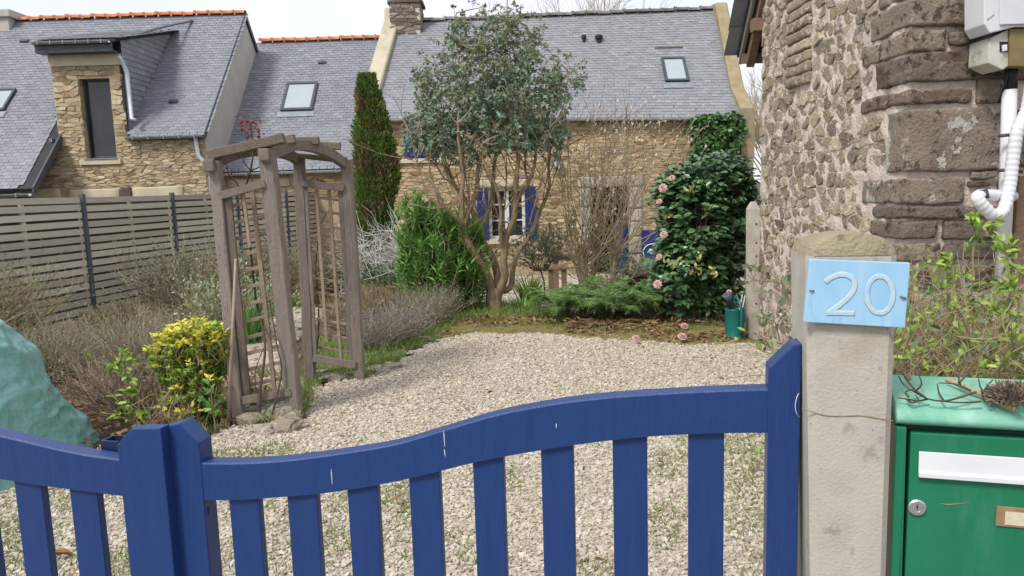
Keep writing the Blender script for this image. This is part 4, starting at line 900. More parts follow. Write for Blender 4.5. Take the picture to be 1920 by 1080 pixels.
for z in (lerp(wB[2], wB[3], .36), lerp(wB[2], wB[3], .68)): mb.box((wB[0] + f_, FY + .11, z - .015), (xm - .05, FY + .16, z + .015)); mb.box((xm + .05, FY + .11, z - .015), (wB[1] - f_, FY + .16, z + .015))
mb.build('frame', M_frame, wn_)
for xa_, xb_ in ((wB[0] + f_, xm - .05), (xm + .05, wB[1] - f_)): one('pane', M_glass, wn_, 'box', (xa_, FY + .13, wB[2] + f_), (xb_, FY + .14, wB[3] - f_))
sw = (wB[1] - wB[0]) / 2 * .62
shutter(wB[0] - sw - .01, wB[0] - .01, wB[2] - .03, wB[3] + .02, FY - .05, hs, 3); shutter(wB[1] + .01, wB[1] + sw + .01, wB[2] - .03, wB[3] + .02, FY - .05, hs, 3)
block_obj('lintel', M_dressed, hs, (wB[0] - .2, FY - .03, wB[3] + .03), (wB[1] + .2, FY + .1, wB[3] + .2), .015, .01, 3, 8, 5)
one('sill', M_dressed, hs, 'box', (wB[0] - .1, FY - .08, wB[2] - .12), (wB[1] + .1, FY + .1, wB[2] - .004), bevel=.01)
# open doorway with the blue lower leaf standing inside
one('doorway', M_dark, hs, 'box', (dr[0] - .02, FY + .62, dr[2]), (dr[1] + .02, FY + .66, dr[3]))
dw = one('door', M_shut, hs, 'box', (dr[1] - .32, FY + .12, dr[2]), (dr[1] - .02, FY + .17, dr[2] + 1.15)); one('handle', M_black, dw, 'box', (dr[1] - .29, FY + .09, dr[2] + .95), (dr[1] - .2, FY + .119, dr[2] + .97))
for i, (a, b) in enumerate(((dr[0] - .26, dr[0]), (dr[1], dr[1] + .3))):
    z = HB; k = 0
    while z < dr[3] - .05:
        h = R.uniform(.28, .5); h = min(h, dr[3] - z); block_obj('jamb_stone', M_jamb, hs, (a, FY - .03, z), (b, FY + .25, z + h - .012), .015, .012, 4, k + i * 9, 4); z += h; k += 1
block_obj('lintel', M_jamb, hs, (dr[0] - .3, FY - .035, dr[3] + .004), (dr[1] + .34, FY + .25, dr[3] + .24), .02, .012, 3, 4, 5)
polys = voronoi(hx0 + .3, hx1 - .08, .15, ez_r - .1, .22, .07, R, [(wA[0] - .01, wA[1] + .01, wA[2] - .12, ez_r), (wB[0] - .01, wB[1] + .01, wB[2] - .13, wB[3]), (wB[0] - .21, wB[1] + .21, wB[3], wB[3] + .21), (dr[0] - .27, dr[1] + .31, HB, dr[3]), (dr[0] - .31, dr[1] + .35, dr[3], dr[3] + .25)])
stone_parts(hs, 'stone', M_ochre, polys, (0, FY, 0), (1, 0, 0), (0, 0, 1), (0, -1, 0), .005, .022, R, 300, smooth=False, round_=False)
# lantern on the wall
lt = empty('wall_lantern', P(1045, 318, FY - .1), 'small white lantern fixed to the ochre wall above the window', 'lantern')
q = P(1046, 305, FY - .12); mb = MB(); mb.lathe(q + Vector((0, 0, -.13)), [(0, 0), (.05, 0), (.085, .16), (.085, .165)], 6); mb.build('lamp_glass', M_frame, lt); mb = MB(); mb.lathe(q + Vector((0, 0, .04)), [(.1, 0), (.03, .08), (0, .1)], 6); mb.build('cap', M_anthra, lt)
mb = MB(); mb.tube([q + Vector((0, 0, .13)), q + Vector((0, .06, .18)), q + Vector((0, .11, .1))], .012, 5, True); mb.build('bracket', M_anthra, lt)
# blue panel with a white scroll against the wall right of the door
bp = empty('painted_panel', P(1225, 495, 16.6), 'blue painted panel with white scroll against house wall behind camellia', 'panel')
a, b = P(1203, 495, 16.6), P(1262, 430, 16.6); one('board', M_shut, bp, 'box', (a.x, 16.6, a.z), (b.x, 16.64, b.z), bevel=.006)
def scr(pts, r=.012):
    mb = MB(); mb.tube(smoothpath([P(x, y, 16.595) for x, y in pts], 4), r, 5, True); return mb.build('scroll', M_scroll, bp, True)
scr([(1206, 470), (1212, 461), (1224, 457), (1236, 458), (1244, 464)]); scr([(1206, 472), (1208, 484), (1217, 491), (1230, 493)]); scr([(1219, 466), (1219, 474), (1226, 476), (1231, 470), (1228, 465)]); scr([(1232, 474), (1240, 470), (1248, 474), (1246, 482)])

# ================================================================== stone outbuilding on the right
WX, WY0, WY1 = 2.56, 4.85, 7.62
ob = empty('stone_outbuilding', (3.6, 6.2, 0), 'dark rubble stone outbuilding on the right with big quoins', 'outbuilding')
VY0, VZ0 = 7.95, 3.06
def vz(y): return VZ0 + (VY0 - y) * 1.28
mb = MB()
nU, nV = 70, 96; rows = []
for j in range(nV + 1):
    row = []
    for i in range(nU + 1):
        y = lerp(WY0, WY1, i / nU); zt2 = min(vz(y) - .1, 4.9); z = lerp(-.1, zt2, j / nV); q = Vector((0, y, z)); row.append(Vector((WX - (.012 + .017 * noise.noise(q * 8) + .011 * noise.noise(q * 21)) * min(1, (y - WY0) / .1), y, z)))
    rows.append(row)
mb.loft(rows, False)
mb.poly([(WX, WY0, 4.85), (WX, 6.6, 4.85), (WX, 5.0, vz(5.0) - .1), (WX, WY0, vz(WY0) - .1)])
mb.poly([(WX, WY0, -.1), (6.5, WY0, -.1), (6.5, WY0, vz(WY0) - .1), (WX, WY0, vz(WY0) - .1)])
mb.poly([(WX, WY1, -.1), (6.5, WY1, -.1), (6.5, WY1, vz(WY1) - .1), (WX, WY1, vz(WY1) - .1)])
mb.poly([(6.5, WY0, -.1), (6.5, WY1, -.1), (6.5, WY1, vz(WY1) - .1), (6.5, WY0, vz(WY0) - .1)])
me_ = mb.build('wall', M_mortar, ob)
# quoins wrap the corner: pixel bands on the front face -> real blocks
QB = [(1690, 1862, -4, 49, .62), (1690, 1768, 56, 99, .85), (1775, 1848, 60, 84, -1), (1687, 1886, 99, 153, .42), (1690, 1820, 167, 194, .85), (1829, 1886, 150, 193, -1), (1680, 1892, 204, 321, .0),
      (1690, 1804, 333, 381, .75), (1815, 1862, 322, 334, -1), (1812, 1850, 340, 352, -1), (1684, 1846, 386, 409, .35), (1690, 1752, 415, 447, .4), (1763, 1872, 414, 449, -1), (1684, 1760, 456, 490, .5), (1766, 1884, 456, 486, -1),
      (1684, 1800, 496, 540, .4), (1810, 1900, 498, 540, -1), (1684, 1840, 548, 600, .3), (1684, 1800, 606, 680, .5), (1808, 1900, 606, 680, -1), (1684, 1860, 690, 780, .4),
      (1690, 1860, -60, -10, .4), (1690, 1820, -120, -66, .7), (1888, 1960, 60, 150, -1), (1900, 1990, 204, 310, -1), (1868, 1990, 330, 380, -1), (1856, 1990, 386, 445, -1), (1895, 1990, 452, 530, -1)]
side_holes = []
for i, (x0, x1, y0, y1, dp) in enumerate(QB):
    xm, ym = (x0 + x1) / 2, (y0 + y1) / 2
    z1, z0 = P(xm, y0, WY0).z, P(xm, y1, WY0).z; xa = P(x0, ym, WY0).x; xb = P(x1, ym, WY0).x
    if dp >= 0: xa = WX - .03; d = .22 + dp * .45
    else: d = .1
    o = block_obj('quoin' if dp >= 0 else 'wall_stone', M_quoinlichen if i in (6, 7) else M_quoin, ob, (xa, WY0 - .04, z0), (xb, WY0 + d, z1), min(.02, (z1 - z0) * .3), .015, 5, i, 18 if dp >= 0 else 12)
    if dp >= 0: side_holes.append((WY0 - .1, WY0 + d + .015, z0 - .015, z1 + .015))
# a stack of flat dressed stones, the jamb of a blocked opening
for i in range(13):
    y0 = -110 + i * 21; a, b = PX(1482, y0, WX), PX(1525, y0, WX); za_, zb_ = PX(1503, y0 + 19.5, WX).z, PX(1503, y0, WX).z
    if y0 > 150: break
    block_obj('jamb_stone', M_rubble, ob, (WX - .05, b.y, za_), (WX + .1, a.y, zb_), .025, .015, 5, i + 40, 7); side_holes.append((b.y - .01, a.y + .01, za_ - .012, zb_ + .012))
polys = voronoi(WY0, WY1, -.05, 4.6, .18, .10, R, side_holes, [(1.28, 1, vz(0) - .12)])
stone_parts(ob, 'stone', M_rubble, polys, (WX, 0, 0), (0, 1, 0), (0, 0, 1), (-1, 0, 0), .003, .022, R, 300, rings=3, smooth=False, round_='rough')
polys = voronoi(3.62, 6.48, -.05, 4.7, .34, .17, R)
stone_parts(ob, 'stone', M_rubble, polys, (0, WY0, 0), (1, 0, 0), (0, 0, 1), (0, -1, 0), .012, .03, R, 0, rings=3, smooth=False, round_='rough')
# roof: slates on a timber verge
mb = MB(); mb.prism([(WX - .13, VY0 + .1, vz(VY0 + .1)), (6.7, VY0 + .1, vz(VY0 + .1)), (6.7, 4.3, vz(4.3)), (WX - .13, 4.3, vz(4.3))], (0, .04, .05)); mb.build('roof_deck', M_deck, ob)
slates(ob, M_slate, (6.7, VY0 + .12, vz(VY0 + .12) + .05), (WX - .15, VY0 + .12, vz(VY0 + .12) + .05), (6.7, 4.3, vz(4.3) + .05), (WX - .15, 4.3, vz(4.3) + .05), .14, .24, R, n_parts=0)
mb = MB(); mb.prism([(WX - .12, VY0 + .08, vz(VY0) - .2), (WX - .12, VY0 + .08, vz(VY0) + .0), (WX - .12, 4.3, vz(4.3) + .0), (WX - .12, 4.3, vz(4.3) - .2)], (.03, 0, 0)); mb.build('verge_board', M_mossy, ob)
mb = MB(); mb.prism([(WX - .06, VY0 + .02, vz(VY0) - .24), (WX - .06, VY0 + .02, vz(VY0) - .02), (WX - .06, 4.3, vz(4.3) - .02), (WX - .06, 4.3, vz(4.3) - .24)], (.08, 0, 0)); mb.build('rafter', M_wood, ob)
one('purlin_end', M_wood, ob, 'box', (WX - .1, 7.62, vz(7.7) - .26), (WX + .05, 7.74, vz(7.7) - .14))
one('soffit_board', M_mossy, ob, 'box', (WX - .11, VY0 - .0, vz(VY0) - .2), (WX + .2, VY0 + .05, vz(VY0) - .1))

# ---- electric boxes and pipes on the front wall
def pxy(px, py, y): return P(px, py, y)
mbx = empty('meter_box', P(1890, 130, 4.75), 'white electric meter box fixed high on stone corner wall', 'meter box')
fr = [(1846, 0), (1846, 45), (1856, 62), (1905, 50), (1945, 50), (1945, -60), (1846, -60)]
mb = MB(); mb.prism([P(x, y, 4.56) for x, y in fr], (0, .2, 0)); mb.build('case', M_whiteplastic, mbx, bevel=.008)
mb = MB(); mb.prism([P(x, y, 4.545) for x, y in ((1876, -50), (1876, 46), (1940, 44), (1940, -50))], (0, .014, 0)); mb.build('cover', M_whiteplastic, mbx, bevel=.004)
mb = MB(); mb.prism([P(x, y, 4.553) for x, y in ((1851, -50), (1851, 36), (1864, 26), (1864, -50))], (0, .006, 0)); mb.build('side_flap', M_whiteplastic, mbx)
jb = empty('junction_box', P(1890, 130, 4.75), 'mossy plastic junction box hanging under white meter box', 'junction box')
mb = MB(); mb.prism([P(x, y, 4.6) for x, y in ((1856, 72), (1893, 54), (1893, 122), (1880, 131), (1853, 118))], (0, .2, 0)); mb.build('case', M_meter, jb, bevel=.006)
mb = MB(); mb.prism([P(x, y, 4.58) for x, y in ((1894, 54), (1945, 54), (1945, 126), (1894, 124))], (0, .22, 0)); mb.build('side_cover', M_meterside, jb, bevel=.006)
one('plug_socket', M_black, jb, 'prism', [P(x, y, 4.595) for x, y in ((1875, 78), (1890, 78), (1890, 97), (1875, 97))], (0, .004, 0))
one('plug', M_white, jb, 'prism', [P(x, y, 4.575) for x, y in ((1881, 84), (1889, 83), (1889, 95), (1882, 96))], (0, .018, 0), bevel=.003)
pp = empty('drain_pipe', P(1885, 520, 4.7), 'white plastic pipe running up stone wall beside wooden batten', 'pipe')
mb = MB(); mb.tube([P(1893, 168, 4.70), P(1888, 330, 4.70), P(1876, 560, 4.70)], .042, 12, True); mb.build('pipe', M_white, pp, True)
mb = MB(); mb.tube([P(1897, 120, 4.68), P(1895, 170, 4.70)], .036, 10, True); mb.build('connector', M_black, pp, True)
mb = MB(); mb.beam(P(1917, 330, 4.78), P(1902, 560, 4.78), .07, .04, (1, 0, 0)); mb.build('batten', M_wood, pp)
for y in (255, 320): mb = MB(); mb.tube([P(1872, y, 4.64), P(1890, y - 2, 4.62), P(1916, y + 2, 4.64)], .012, 6, True); mb.build('pipe_clip', M_anthra, pp, True)
ch_ = empty('corrugated_hose', P(1870, 400, 4.6), 'white corrugated hose looping down and out of stone wall', 'hose')
hp = smoothpath([P(1935, 150, 4.6), P(1926, 205, 4.59), P(1908, 245, 4.58), P(1899, 300, 4.58), P(1893, 350, 4.57), P(1882, 392, 4.55), P(1864, 404, 4.52), P(1845, 388, 4.5), P(1833, 372, 4.5), P(1840, 366, 4.53), P(1870, 367, 4.62), P(1900, 368, 4.8)], 10)
fine = [];
for i in range(len(hp) - 1):
    n_ = max(1, int((hp[i + 1] - hp[i]).length / .007))
    for j in range(n_): fine.append(hp[i].lerp(hp[i + 1], j / n_))
mb = MB(); mb.tube(fine, [.036 + (.0016 if (i // 2) % 2 else -.0008) for i in range(len(fine))], 12, True); mb.build('hose', M_white, ch_, True)
mb = MB(); mb.tube([P(1838, 360, 4.53) + Vector((0, -.0, .01)), P(1842, 374, 4.52)], .039, 10, True); mb.build('collar', M_anthra, ch_, True)
for i, (a, b, c) in enumerate((((1890, 128), (1884, 160), (1873, 192)), ((1896, 128), (1893, 165), (1886, 190)))):
    mb = MB(); mb.tube(smoothpath([P(*a, 4.68), P(*b, 4.68), P(*c, 4.76)], 4), .009, 6, True); o = mb.build('cable', M_black, None, True)
    tag(o, ['black cable slanting away leftmost below the junction box', 'black cable next to the white pipe below the junction box'][i], 'cable', 'cables under junction box')

# ================================================================== concrete stake, gatepost with number
st = empty('concrete_stake', G(1415, 642), 'slim grey concrete stake with pointed top beside watering can', 'stake')
a = P(1414, 640, 7.6); k = 7.6 / F
b = P(1415, 392, 7.6); mb = MB(); hw = .058
mb.loft([[a + Vector((sx * hw, sy * .05 + .05, -.1)) for sx, sy in ((-1, -1), (1, -1), (1, 1), (-1, 1))], [b + Vector((sx * hw, sy * .05 + .05, 0)) for sx, sy in ((-1, -1), (1, -1), (1, 1), (-1, 1))], [b + Vector((sx * .02, sy * .03 + .05, .075)) for sx, sy in ((-1, -1), (1, -1), (1, 1), (-1, 1))]], True, True)
mb.build('shaft', M_concrete, st, bevel=.006)
for py in (420, 455, 480, 525, 569): 
    q = P(1418, py, 7.598); one('wire_hole', M_black, st, 'box', q + Vector((-.007, -.004, -.007)), q + Vector((.007, .004, .007)))

# gate plane: measured along the leaf
gA, gB = P(365, 900, 1.572), P(1440, 800, 1.311)
gdir = Vector((gB.x - gA.x, gB.y - gA.y, 0)).normalized(); gn = Vector((gdir.y, -gdir.x, 0))   # towards the street
gO = Vector((gA.x, gA.y, 0))
def GP(px, py, off=0.0): return PL(px, py, gO + gn * off, gn)
# concrete gatepost
pcen = P(1600, 800, 1.24)
pn = Vector((-.16, -1, 0)).normalized(); pu = Vector((-pn.y, pn.x, 0))
pO = Vector((pcen.x, pcen.y, 0))
def PP(px, py, off=0.0): return PL(px, py, pO + pn * off, pn)
post = empty('gatepost', (pcen.x, pcen.y + .07, 0), 'pale concrete gatepost with cracked face and mossy rounded top', 'gatepost')
bl, br = PP(1519, 900), PP(1671, 900); tl, tr = PP(1513, 478), PP(1686, 480)
def ringp(zc, lx, rx, d=.14, ch=.012):
    l = pO + pu * lx; r = pO + pu * rx; l.z = r.z = zc; bk = -pn * d
    return [l + pu * ch, r - pu * ch, r - pn * ch, r + bk + pn * ch, r + bk - pu * ch, l + bk + pu * ch, l + bk + pn * ch, l - pn * ch]
lx = lambda v: (v - pO).dot(pu)
zt = (tl.z + tr.z) / 2; b0, b1, t0, t1 = lx(bl), lx(br), lx(tl), lx(tr); slope = lambda z, c, d: c + (d - c) * (z - bl.z) / (zt - bl.z)
vs_rings = []
for z in [-.1, .2, .4, .6, .7, .8, .9, 1.0, 1.1, 1.2, 1.3, zt - .05, zt]:
    vs_rings.append(ringp(z, slope(z, b0, t0), slope(z, b1, t1)))
mb = MB(); mb.loft(vs_rings, True, False); mb.build('shaft', M_concrete, post)
mb = MB(); rg = []
for f, dz in ((0, -.002), (.06, .012), (.2, .022), (.42, .031), (.7, .036)): 
    ins = f * (t1 - t0) / 2; rg.append(ringp(zt + dz, t0 + ins, t1 - ins, .14 - f * .06, .012))
c = sum(rg[-1], Vector()) / 8 + Vector((0, 0, .002)); mb.loft(rg); n0 = len(mb.v); mb.add(rg[-1] + [c], [(i, (i + 1) % 8, 8) for i in range(8)]); mb.build('cap', M_concretem, post, True)
ck_ = [(1504, 766), (1522, 772), (1548, 779), (1580, 780), (1612, 779), (1640, 783), (1674, 789)]
mb = MB(); mb.tube(smoothpath([PP(x, y, .0005) for x, y in ck_], 3), .0011, 5, True); mb.build('crack', M_concretem, post, True)
# number plate
pl_ = empty('house_number_plate', PP(1600, 610), 'light blue house number plate reading 20 on concrete gatepost', 'number plate')
cor = [PP(x, y, .014) for x, y in ((1518, 486), (1707, 493), (1697, 615), (1507, 604))]
mb = MB(); mb.prism(cor, -pn * .010); mb.build('plate', M_plate, pl_, bevel=.0015)
def stroke(pts, closed=False, r=.0046):
    w_ = smoothpath([PP(x, y, .0145) for x, y in pts], 5); mb = MB(); rings = []
    for i, p in enumerate(w_):
        d = (w_[min(i + 1, len(w_) - 1)] - w_[max(i - 1, 0)]).normalized(); sd = d.cross(pn).normalized(); rr = r * (1 + .15 * noise.noise(p * 110) + .06 * noise.noise(p * 400))
        rings.append([p + sd * (rr * math.cos(t)) + pn * (.09 * rr * math.sin(t)) for t in [2 * math.pi * k / 8 for k in range(8)]])
    mb.loft(rings, True, True); return mb.build('digit', M_digit, pl_, True)
z_ = lambda x, y: (1400 + x / 2.7, 400 + y / 2.7)
stroke([z_(398, 350), z_(430, 325), z_(480, 310), (1400 + 530 / 2.7, 400 + 325 / 2.7), z_(548, 365), z_(525, 415), z_(470, 465), z_(418, 503), z_(420, 503.5), z_(480, 505), z_(548, 507)])
stroke([z_(675 + 66 * math.sin(t), 412 - 94 * math.cos(t)) for t in [2 * math.pi * k / 16 for k in range(17)]], True)
for (x, y), (x2, y2) in (((1519, 545), (1526, 545)), ((1689, 556), (1699, 560))): 
    q = PP(x, y, .0145); mb = MB(); mb.tube([q, q + pn * .003, PP(x2, y2, .016)], .0014, 6, True); mb.build('screw', M_screw, pl_, True)
mb = MB(); mb.tube(smoothpath([GP(1500, 783, .0), GP(1494, 776, .012), GP(1491, 762, .014), GP(1494, 745, .012), GP(1499, 736, .0)], 4), .0007, 5, True); tag(mb.build('wire_loop', M_white, None, True), 'thin white wire loop between blue gate and concrete post', 'wire')

# ================================================================== blue gate
def gpoly(name, pix, off, th, parent, mt=M_blue, bevel=.0035):
    mb = MB(); mb.prism([GP(x, y, off) for x, y in pix], -gn * th); return mb.build(name, mt, parent, bevel=bevel)
gr = empty('gate_leaf', gO + gdir * .6, 'right leaf of blue wooden gate, its top rail rising to the concrete post', 'gate', 'blue gate leaves')
gl = empty('gate_leaf', gO - gdir * .2, 'left leaf of blue wooden gate with cover batten at the meeting edge', 'gate', 'blue gate leaves')
top_r = [(361, 868), (447, 869), (532, 864), (620, 853), (690, 842), (736, 835), (833, 806), (929, 777), (990, 765), (1049, 755), (1121, 746), (1200, 740), (1266, 736), (1350, 732), (1441, 729)]
bot_r = [(366, 938), (430, 938), (479, 936), (540, 931), (595, 927), (650, 919), (708, 910), (770, 897), (830, 882), (885, 868), (950, 855), (1016, 844), (1085, 833), (1150, 825), (1220, 818), (1290, 814), (1370, 812), (1441, 811)]
tw = [GP(*p) for p in top_r]; bw = [GP(*p) for p in bot_r]
sx = lambda p: (p - gO).dot(gdir)
def interp(pts, s):
    ss = [sx(p) for p in pts]
    return float(np.interp(s, ss, [p.z for p in pts]))
S0, S1 = sx(tw[0]), sx(tw[-1]); mb = MB(); rings = []
for i in range(49):
    s = lerp(S0, S1, i / 48); ztp, zbt = interp(tw, s), interp(bw, s); p = gO + gdir * s; th = .04; c_ = .003
    # smooth the measured curve a little
    ztp = (ztp + interp(tw, max(S0, s - .03)) + interp(tw, min(S1, s + .03))) / 3; zbt = (zbt + interp(bw, max(S0, s - .03)) + interp(bw, min(S1, s + .03))) / 3
    rings.append([p + Vector((0, 0, zbt)), p + Vector((0, 0, ztp - c_)), p - gn * c_ + Vector((0, 0, ztp)), p - gn * (th - c_) + Vector((0, 0, ztp)), p - gn * th + Vector((0, 0, ztp - c_)), p - gn * th + Vector((0, 0, zbt))])
mb.loft(rings, True, True); railR = mb.build('top_rail', M_blue, gr)
pk = [(432, 487), (541, 596), (654, 710), (770, 827), (890, 947), (1017, 1077), (1150, 1214), (1290, 1357)]
ybar = 960
for a, b in pk:
    pa, pb = GP(a, ybar, -.012), GP(b, ybar, -.012); s0_, s1_ = sx(pa), sx(pb); w_ = s1_ - s0_
    mb = MB(); p0 = gO + gdir * s0_ - gn * .010; mb.obox(p0 + Vector((0, 0, .1)), gdir * w_, -gn * .02, Vector((0, 0, interp(bw, (s0_ + s1_) / 2) + .05 - .1))); mb.build('picket', M_blue, gr, bevel=.003)
mb = MB(); mb.obox(gO + gdir * S0 - gn * .002 + Vector((0, 0, .14)), gdir * (S1 - S0), -gn * .036, Vector((0, 0, .1))); mb.build('bottom_rail', M_blue, gr, bevel=.003)
def stile(name, xl_top, pix_top, zbase, off, th, parent, xl, xr, yb_):
    """top outline in pixels, straight sides to the ground through xl/xr at row yb_"""
    L0, R0 = GP(xl, yb_, off), GP(xr, yb_, off); tp = [GP(x, y, off) for x, y in pix_top]
    o_ = gO + gn * off; lo = o_ + gdir * sx(L0); ro = o_ + gdir * sx(R0); lo.z = ro.z = zbase
    mb = MB(); mb.prism([lo] + tp + [ro], -gn * th); return mb.build(name, M_blue, parent, bevel=.003)
stile('hinge_stile', 0, [(1441, 690), (1488, 646), (1503, 644)], .06, .003, .05, gr, 1438, 1497, 1080)
stile('meeting_stile', 0, [(303, 802), (337, 793), (373, 830)], .06, .002, .046, gr, 331, 391, 1080)
mb = MB(); mb.tube([GP(388, 950, .001), GP(390, 965, .001)], .004, 5, True); mb.build('bolt', M_dkblue, gr)
# left leaf
top_l = [(-260, 760), (-120, 789), (0, 817), (60, 831), (110, 843), (160, 853), (226, 862)]
bot_l = [(-260, 852), (-120, 876), (0, 898), (60, 908), (110, 915), (160, 921), (227, 930)]
twl = [GP(*p) for p in top_l]; bwl = [GP(*p) for p in bot_l]; SL0, SL1 = sx(twl[0]), sx(twl[-1]); rings = []; mb = MB()
for i in range(25):
    s = lerp(SL0, SL1, i / 24); a_, b_ = interp(twl, s), interp(bwl, s); p = gO + gdir * s
    rings.append([p + Vector((0, 0, b_)), p + Vector((0, 0, a_ - .003)), p - gn * .003 + Vector((0, 0, a_)), p - gn * .037 + Vector((0, 0, a_)), p - gn * .04 + Vector((0, 0, a_ - .003)), p - gn * .04 + Vector((0, 0, b_))])
mb.loft(rings, True, True); mb.build('top_rail', M_blue, gl)
for a, b in ((26, 80), (128, 183), (-74, -22), (-172, -122)):
    yb = 925 if a > 0 else 905
    pa, pb = GP(a + (4 if a > 0 else 0), yb, -.012), GP(b, yb, -.012); s0_, s1_ = sx(pa), sx(pb); mb = MB(); p0 = gO + gdir * s0_ - gn * .010
    mb.obox(p0 + Vector((0, 0, .1)), gdir * (s1_ - s0_), -gn * .02, Vector((0, 0, interp(bwl, (s0_ + s1_) / 2) + .05 - .1))); mb.build('picket', M_blue, gl, bevel=.003)
mb = MB(); mb.obox(gO + gdir * SL0 - gn * .002 + Vector((0, 0, .14)), gdir * (SL1 - SL0), -gn * .036, Vector((0, 0, .1))); mb.build('bottom_rail', M_blue, gl, bevel=.003)
stile('meeting_stile', 0, [(219, 834), (245, 804), (300, 803), (300.5, 803)], .06, .028, .03, gl, 243, 327, 1080)
stile('backing_stile', 0, [(224, 838), (250, 806), (296, 806), (296.5, 806)], .06, -.0025, .044, gl, 246, 325, 1080)
stile('hinge_stile', 0, [(-330, 730), (-320, 700), (-275, 690), (-262, 705)], .06, .003, .05, gl, -320, -255, 905)
# open-topped latch housing behind the leaf
cA = [GP(189, 826, -.052), GP(221, 826, -.052)]; s0_, s1_ = sx(cA[0]), sx(cA[1]); ztp = cA[0].z; d_ = .05; t_ = .005; dd_ = .088; mb = MB()
mb.loft([[gO + gdir * s_ - gn * o_ + Vector((0, 0, z)) for s_, o_ in ((s0_, .05), (s1_, .05), (s1_, .05 + t_), (s0_ + t_, .05 + t_), (s0_ + t_, dd_), (s1_, dd_), (s1_, dd_ + t_), (s0_, dd_ + t_))] for z in (ztp - .08, ztp)], True, True)
mb.obox(gO + gdir * s0_ - gn * .0405 + Vector((0, 0, ztp - .12)), gdir * (s1_ - s0_), -gn * .009, Vector((0, 0, .05))); mb.build('latch_housing', M_dkblue, gl)
for x, y0, y1 in ((832, 808, 838), (833, 842, 856), (1043, 794, 803), (621, 880, 908), (690, 935, 937)):
    if y0 > 930: continue
    a, b = GP(x, y0, .0006), GP(x + (2 if x < 1000 else 0), y1, .0006); mb = MB(); mb.tube([a, a.lerp(b, .3), a.lerp(b, .7), b], [.0005, .0011, .0009, .0004], 5, True); mb.build('paint_drip', M_scroll, gr)

# ================================================================== mailbox
KM = 1.26; mc = P(1700, 797, KM); mdir = Vector((1, -.30, 0)).normalized(); mn = Vector((mdir.y, -mdir.x, 0)); mO = Vector((mc.x, mc.y, 0))
def MP(px, py, off=0.0): return PL(px, py, mO + mn * off, mn)
mail = empty('mailbox', (mc.x + .16, mc.y + .05, 0), 'green metal mailbox with white letter flap and round lock, faded on top', 'mailbox')
s_of = lambda p: (p - mO).dot(mdir)
sl_, sr_ = s_of(MP(1679, 850, .012)), s_of(MP(1700, 850)) + .36 * KM
z_top = MP(1700, 797).z; zlip = MP(1700, 791, .012).z
zbm = z_top - .42 * KM
# body: profile swept along mdir: front frame edge, rounded front, domed top falling back
prof = [(d * KM, zlip + z * KM) for d, z in ((.012, 0), (.012, 0), (.011, .006), (.006, .014), (-.004, .021), (-.02, .027), (-.05, .032), (-.09, .033), (-.14, .029), (-.17, .018), (-.178, 0), (-.178, 0))]
def sweep(pr, s0, s1): return [[mO + mdir * s + mn * d + Vector((0, 0, z)) for d, z in pr] for s in (s0, s0 + .004, s1 - .004, s1)]
# the front is open where the door sits: build frame as side, top and bottom bars
dl, dr2 = s_of(MP(1697, 850)), sr_ - .022
zdt, zdb = z_top, zbm + .03
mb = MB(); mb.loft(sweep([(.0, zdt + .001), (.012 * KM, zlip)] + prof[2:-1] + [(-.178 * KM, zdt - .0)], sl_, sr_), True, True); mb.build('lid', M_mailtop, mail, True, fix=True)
mb = MB()
for a, b in ((sl_, dl - .001), (dr2 + .001, sr_)): mb.obox(mO + mdir * a + mn * .012 + Vector((0, 0, zbm)), mdir * (b - a), -mn * .23, Vector((0, 0, zdt - .0005 - zbm)))
mb.obox(mO + mdir * (dl - .001) + mn * .012 + Vector((0, 0, zbm)), mdir * (dr2 - dl + .002), -mn * .23, Vector((0, 0, .028)))
mb.build('body', M_mail, mail, bevel=.003)
mb = MB(); mb.obox(mO + mdir * dl - mn * .02 + Vector((0, 0, zbm + .03)), mdir * (dr2 - dl), -mn * .15, Vector((0, 0, zdt - zbm - .031))); mb.build('recess', M_recess, mail)
dz1 = MP(1710, 811, .006).z; d0, d1 = dl + .0065, dr2 - .006
mb = MB(); mb.obox(mO + mdir * d0 + mn * .006 + Vector((0, 0, zdb + .004)), mdir * (d1 - d0), -mn * .02, Vector((0, 0, dz1 - zdb - .004))); door = mb.build('door', M_mail, mail, bevel=.0025)
fz1, fz0 = MP(1722, 846, .008).z, MP(1722, 893, .008).z; f0 = s_of(MP(1722, 870, .008))
mb = MB(); pr = [(.007, fz0), (.0165, fz0 + .001), (.0165, fz0 + .009), (.0115, fz0 + .0115), (.0095, fz1 - .001), (.007, fz1)]
mb.loft([[mO + mdir * s + mn * d + Vector((0, 0, z)) for d, z in pr] for s in (f0, f0 + .29)], True, True); mb.build('letter_flap', M_white, mail, bevel=.001)
lc = MP(1719, 951, .007); mb = MB(); rl_ = .0148
def disc(c, r, d, n=20): return [c + mn * d + mdir * (r * math.cos(2 * math.pi * k / n)) + Vector((0, 0, r * math.sin(2 * math.pi * k / n))) for k in range(n)]
mb.loft([disc(lc, rl_, 0), disc(lc, rl_, .003), disc(lc, rl_ * .86, .0045), disc(lc, rl_ * .5, .0045), disc(lc, rl_ * .48, .0035), disc(lc, .0001, .0035)], True, False); lk = mb.build('lock', M_metal, mail)
mb = MB(); mb.obox(lc + mn * .0036 - mdir * .0009 + Vector((0, 0, -.002)), mdir * .0018, -mn * .0002 + mn * .0008, Vector((0, 0, .006))); mb.loft([disc(lc + Vector((0, 0, .0035)), .0017, .0036, 10), disc(lc + Vector((0, 0, .0035)), .0001, .0042, 10)]); mb.build('keyhole', M_black, lk)
n0_, n1_ = s_of(MP(1867, 968, .007)), s_of(MP(1867, 968, .007)) + .095; nz1, nz0 = MP(1867, 948, .007).z, MP(1867, 985, .007).z
